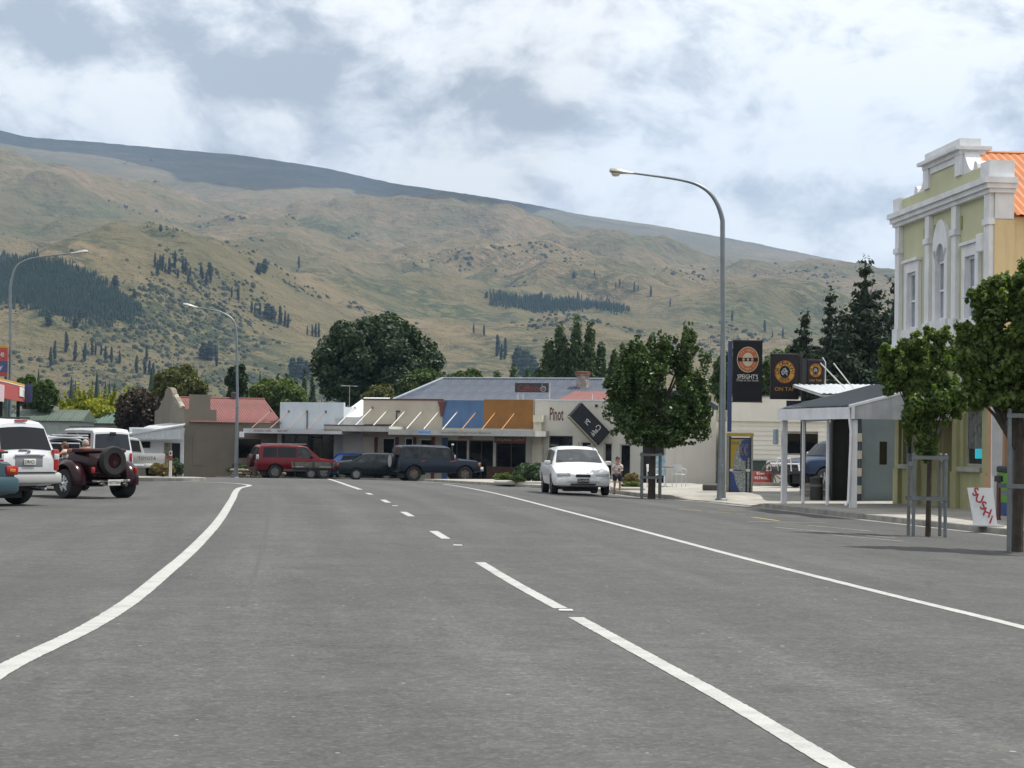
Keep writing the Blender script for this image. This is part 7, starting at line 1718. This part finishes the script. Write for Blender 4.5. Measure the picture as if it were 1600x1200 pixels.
# ---- plant island with marker post at the corner
q = G(268, 752); Yi = q.y
isl = MB(); pts = []
for a in range(0, 360, 15):
    rx, ry = 1.25, 1.6; pts.append((math.cos(R(a)) * rx, math.sin(R(a)) * ry))
pts = [(x if x > 0 else x * 4.5, y) for x, y in pts]
zi = float(ground(q.x - .8, Yi + 1))
kb2 = MB().prism(pts, -.1, .14, 'z').build('traffic_island', KCONC); kb2.location = (Xat(268, Yi + 1.2) , Yi + 1.2, zi); tag(kb2, 'kerbed concrete planting island at the corner', kind='structure')
X = Xat(266, Yi + .4); t = thing('marker_post', 'white marker post with red band on the plant island', 'post', (X, Yi + .4, zi + .14))
MB().b2(-.05, .05, -.03, .03, 0, .62).build('post', C('post_white2', (.62, .62, .60), var=.06), t); MB().b2(-.052, .052, -.032, .032, .622, .80).build('red_band', C('band_red', (.34, .04, .03), var=.1), t); MB().b2(-.05, .05, -.03, .03, .802, .98).build('post_top', C('post_white2'), t); MB().b2(-.03, .03, -.036, -.0325, .84, .93).build('reflector', DARKP, t)
blob_tree('tussock_plant', 'brown tussock grass on the plant island', (232, 722, 274, 754), Yi + 1.4, 'tussock', 2600, .10, 12, 51, ground_z=zi + .13, cat='plant', trunk_r=.02)
blob_tree('island_shrub', 'rounded grey green shrub on the plant island', (258, 716, 288, 748), Yi + 2.0, 'juniper', 2200, .08, 10, 52, ground_z=zi + .13, cat='shrub', trunk_r=.03)
# garden bed kerb beside the white wagon
for (pxs, Y0, lab) in (((772, 862), 86, 'kerbed garden bed before the organic shop'), ((956, 1006), 74, 'kerbed garden bed beside the street tree')):
    xa, xb = Xat(pxs[0], Y0), Xat(pxs[1], Y0); zz = zed((xa + xb) / 2, Y0)
    o = MB().rbox(((xa + xb) / 2, Y0 + .2, zz + .02), (xb - xa, 2.6, .16), .06, 2).build('garden_bed', C('bed_kerb', (.34, .33, .29), var=.12)); tag(o, lab, kind='structure')

# ================================================================== people
def skinned(name, pts, edges, rad, m, parent, sub=2):
    me = bpy.data.meshes.new(name); me.from_pydata([Vector(p) for p in pts], edges, [])
    o = bpy.data.objects.new(name, me); COL.objects.link(o)
    md = o.modifiers.new('skin', 'SKIN'); md.use_smooth_shade = True
    for i, r_ in enumerate(rad):
        me.skin_vertices[0].data[i].radius = (r_, r_) if not hasattr(r_, '__len__') else r_
    me.skin_vertices[0].data[0].use_root = True
    sb = o.modifiers.new('sub', 'SUBSURF'); sb.levels = sub; sb.render_levels = sub
    me2 = bpy.data.meshes.new_from_object(o.evaluated_get(bpy.context.evaluated_depsgraph_get()))
    bpy.data.objects.remove(o); me2.materials.clear(); me2.materials.append(m); me2.name = name
    me2.polygons.foreach_set('use_smooth', [True] * len(me2.polygons))
    return link(name, me2, parent)
SKIN = C('skin', (.36, .20, .135), rough=.6, var=.06)
def head_parts(t, c, s, hairm, hairfn, glasses=False, face=(0, -1)):
    """ears, nose, eyes and hair placed on a head of height s centred at c, looking along -y"""
    cx, cy, cz = c
    n = MB().add([(cx, cy - s * .47, cz - .02 * s), (cx - .05 * s, cy - s * .36, cz - .10 * s), (cx + .05 * s, cy - s * .36, cz - .10 * s), (cx, cy - s * .34, cz + .08 * s)], [(0, 1, 2), (0, 2, 3), (0, 3, 1), (1, 3, 2)]); n.build('nose', SKIN, t)
    for sg in (-1, 1):
        MB().rbox((cx + sg * .34 * s, cy, cz - .02 * s), (.06 * s, .14 * s, .22 * s), .02, 1).build('ear', SKIN, t)
        MB().rbox((cx + sg * .14 * s, cy - .385 * s, cz + .04 * s), (.12 * s, .04 * s, .05 * s), .008, 1).build('eye', DARKP, t)
    MB().rbox((cx, cy - .375 * s, cz - .22 * s), (.18 * s, .04 * s, .035 * s), .008, 1).build('mouth', C('lips', (.25, .09, .07), var=0), t)
    if glasses: MB().rbox((cx, cy - .41 * s, cz + .04 * s), (.52 * s, .05 * s, .13 * s), .01, 1).build('sunglasses', SBLK, t)
    bm = bmesh.new(); bmesh.ops.create_icosphere(bm, subdivisions=3, radius=1); g = random.Random(3); keep = MB()
    for v in bm.verts: v.co = Vector((v.co.x * .40 * s, v.co.y * .45 * s, v.co.z * .50 * s)) * (1 + g.uniform(-.02, .05))
    fs = [f for f in bm.faces if hairfn(f.calc_center_median() / s)]
    keep.add([Vector(c) + v.co + Vector((0, .02 * s, .04 * s)) for v in bm.verts], [[v.index for v in f.verts] for f in fs]); bm.free()
    keep.build('hair', hairm, t, True, 80)
# child standing by the white wagon, looking down at something held in both hands
Y = 72.3; X = Xat(964.5, Y); gz = zed(X, Y); Hc = zat(964.5, 713, Y) - gz; k = Hc / 1.50
t = thing('person', 'person in white T-shirt and dark shorts standing by the white wagon', 'person', (X, Y, gz), R(12)); t.scale = (k, k, k)
J = [(0, 0, .78), (0, 0, .95), (0, -.01, 1.10), (0, 0, 1.20), (0, -.02, 1.265), (0, -.035, 1.36), (0, -.03, 1.45),
     (.10, 0, .75), (.105, -.02, .42), (.11, .03, .07), (.13, -.10, .035), (-.10, 0, .75), (-.115, -.05, .43), (-.12, .05, .08), (-.13, -.07, .035),
     (.15, .0, 1.16), (.20, .0, .96), (.10, -.19, .93), (.055, -.24, .94), (-.15, 0, 1.16), (-.20, .0, .96), (-.10, -.19, .93), (-.055, -.24, .94)]
E = [(0, 1), (1, 2), (2, 3), (3, 4), (4, 5), (5, 6), (0, 7), (7, 8), (8, 9), (9, 10), (0, 11), (11, 12), (12, 13), (13, 14), (3, 15), (15, 16), (16, 17), (17, 18), (3, 19), (19, 20), (20, 21), (21, 22)]
RD_ = [(.115, .085), (.105, .08), (.12, .085), (.075, .06), .045, (.082, .092), (.065, .075), .08, .052, .034, .03, .08, .052, .034, .03, .045, .036, .027, .022, .045, .036, .027, .022]
skinned('body', J, E, RD_, SKIN, t)
skinned('t_shirt', [J[0], J[1], J[2], (0, 0, 1.19), (.145, 0, 1.165), (.185, 0, 1.02), (-.145, 0, 1.165), (-.185, 0, 1.02)], [(0, 1), (1, 2), (2, 3), (3, 4), (4, 5), (3, 6), (6, 7)], [(.15, .115), (.14, .11), (.145, .11), (.085, .075), .07, .062, .07, .062], C('shirt_white', (.56, .57, .60), rough=.9, var=.08, vscale=8), t)
skinned('shorts', [(0, 0, .80), (.10, 0, .72), (.108, -.01, .50), (-.10, 0, .72), (-.112, -.025, .50)], [(0, 1), (1, 2), (0, 3), (3, 4)], [(.15, .115), .105, .092, .105, .092], C('shorts_dark', (.018, .02, .03), rough=.9, var=.1), t)
for p_ in ((.125, -.05, .035), (-.13, -.025, .035)): MB().rbox(p_, (.085, .24, .075), .03).build('shoe', C('shoe_dark', (.03, .028, .028), rough=.7), t, True)
head_parts(t, (0, -.03, 1.385), .235, C('hair_dark', (.022, .016, .012), rough=.6, var=.2), lambda c_: c_.z > .12 or c_.y > .12)
for sg in (-1, 1):
    for f_ in range(4): MB().tube([(sg * .05, -.245, .955 - f_ * .013), (sg * .02, -.275 - .004 * f_, .96 - f_ * .013), (sg * -.005, -.27, .962 - f_ * .013)], [.008, .0075, .006], 6).build('finger', SKIN, t, True)
    MB().tube([(sg * .05, -.235, .965), (sg * .035, -.255, .99), (sg * .015, -.265, .995)], [.009, .008, .006], 6).build('thumb', SKIN, t, True)
o = thing('held_item', 'small dark item held by the person in white T-shirt', 'item', (X, Y, gz), R(12)); o.scale = (k, k, k)
MB().rbox((0, -.255, .965), (.075, .014, .14), .006, 1).build('case', SBLK, o); MB().b2(-.032, .032, -.2478, -.2472, .91, 1.02).build('face', GLASSB, o)
# the two riders of the roadster
def rider(label, lx_, ly_, top, shirt, hairm, hairfn, rz, glasses, elbow):
    h_ = heading_dir(A2); r_ = Vector((h_.y, -h_.x, 0)); p_ = Vector(HR) + r_ * lx_ + h_ * ly_
    t = thing('person', label, 'person', (p_.x, p_.y, HR[2]), hd(A2) + math.pi + rz); z = top - .62     # seat height
    b = .62
    J = [(0, 0, z + .02), (0, .02, z + .18), (0, .03, z + .34), (0, .01, z + .41), (0, -.01, z + .46), (0, -.02, z + .53), (0, -.02, z + .575),
         (.09, -.10, z + .0), (.10, -.45, z + .02), (.10, -.55, z - .22), (-.09, -.10, z), (-.10, -.45, z + .02), (-.10, -.55, z - .22),
         (.18, .02, z + .37), *elbow[0], (-.18, .02, z + .37), *elbow[1]]
    J = [(q[0], q[1], q[2] if q[2] > .2 else q[2] + z) for q in J]
    E = [(0, 1), (1, 2), (2, 3), (3, 4), (4, 5), (5, 6), (0, 7), (7, 8), (8, 9), (0, 10), (10, 11), (11, 12), (3, 13), (13, 14), (14, 15), (3, 16), (16, 17), (17, 18)]
    skinned('body', J, E, [(.13, .1), (.13, .095), (.13, .09), (.08, .06), .05, (.078, .092), (.065, .075), .085, .06, .045, .085, .06, .045, .05, .04, .03, .05, .04, .03], SKIN, t)
    skinned('shirt', [J[0], J[1], J[2], (0, .01, z + .39), (.18, .02, z + .36), (-.18, .02, z + .36)], [(0, 1), (1, 2), (2, 3), (3, 4), (3, 5)], [(.16, .125), (.155, .12), (.155, .115), (.09, .07), .075, .075], shirt, t)
    head_parts(t, (0, -.02, z + .52), .22, hairm, hairfn, glasses)
rider('person in cream top and sunglasses riding in the roadster', -.30, -.15, 1.36, C('shirt_cream', (.50, .47, .42), rough=.9, var=.05), C('hair_brown', (.085, .040, .022), rough=.6, var=.25), lambda c_: c_.z > .16 or c_.y > .0, R(38), True, [[(.24, -.06, 1.06), (.16, -.28, 1.02)], [(-.30, -.05, 1.08), (-.42, -.24, 1.08)]])
rider('person in rust coloured shirt at the wheel of the roadster', .30, -.15, 1.42, C('shirt_rust', (.30, .08, .035), rough=.9, var=.05), C('hair_grey', (.30, .28, .26), rough=.7, var=.15), lambda c_: c_.y > -.05 and c_.z > -.12 or c_.z > .30, R(-8), False, [[(.26, -.06, 1.08), (.16, -.36, 1.05)], [(-.26, -.06, 1.08), (-.14, -.36, 1.05)]])

# ================================================================== air and cloud
# cloud slab added out of frame above; outline shaped to shade the far ridge
edge = [(-420, 205), (-200, 212), (-60, 220), (0, 224), (80, 236), (150, 243), (210, 254), (262, 268), (330, 288), (400, 298), (440, 296), (480, 294), (560, 297), (640, 307), (740, 318), (815, 324), (860, 328)]
V = []; na, nr_ = 120, 12; ex = np.linspace(-420, 860, na)
for i, a in enumerate(ex):
    b = float(np.interp(a, [q[0] for q in edge], [q[1] for q in edge])) + 3.0 * float(fbm(np.array([a / 40.]), np.array([.3]), 3)[0])
    X, Y, r_ = hill_px(a, b); k_ = X / Y; ends = min(1.0, (na - 1 - i) / 6.)
    for j in range(nr_):
        rj = lerp(r_, 8300, j / (nr_ - 1.)) if ends > .01 else r_; c_ = 1 / math.sqrt(1 + k_ * k_); x, y = rj * k_ * c_, rj * c_
        zg = float(hill(np.array([x]), np.array([y]))[0]) if j < 9 else 900.; L_ = (2350 - zg) / sdir.z
        V.append(Vector((x, y, zg)) + sdir * L_)
V = np.array(V); top = V.copy()
hgt = 90 + 260 * np.clip(fbm(top[:, 0] / 420., top[:, 1] / 420., 4) + .35, 0, 2)
edgew = np.minimum(np.tile(np.sin(np.linspace(0.02, np.pi - .02, nr_)), na) * 1.6, 1); top[:, 2] += 6 + hgt * edgew
fa = gridfaces(na, nr_); n_ = na * nr_
bl = [i * nr_ for i in range(na)]; br = [i * nr_ + nr_ - 1 for i in range(na)]; b0 = list(range(nr_)); b1 = list(range(n_ - nr_, n_)); rim = []
for q in (bl, br, b0, b1): rim += [(q[i], q[i + 1], q[i + 1] + n_, q[i] + n_) for i in range(len(q) - 1)]
cl_ = fastmesh('cloud', np.concatenate([V, top]), np.concatenate([fa, fa[:, ::-1] + n_, np.array(rim)]), mat('cloud_white', (.8, .8, .8), rough=1, var=0), smooth=True)
tag(cl_, 'unseen cloud slab shaped to shade the long ridge', 'cloud', kind='stuff')
hzm = bpy.data.materials.new('haze'); hzm.use_nodes = True; h_ = NT(hzm.node_tree)
pv = h_.n('ShaderNodeVolumePrincipled', i={'Color': (.44, .67, 1.0, 1), 'Density': 7.2e-5, 'Anisotropy': .2})
h_.nt.links.new(pv.outputs[0], h_.n('ShaderNodeOutputMaterial').inputs['Volume'])
print('hills z', hz.min(), hz.max())
hb = MB().b2(-9300, 9300, -950, 9300, -10, 1290).build('haze', hzm); tag(hb, 'thin blue summer haze over the valley', kind='stuff')
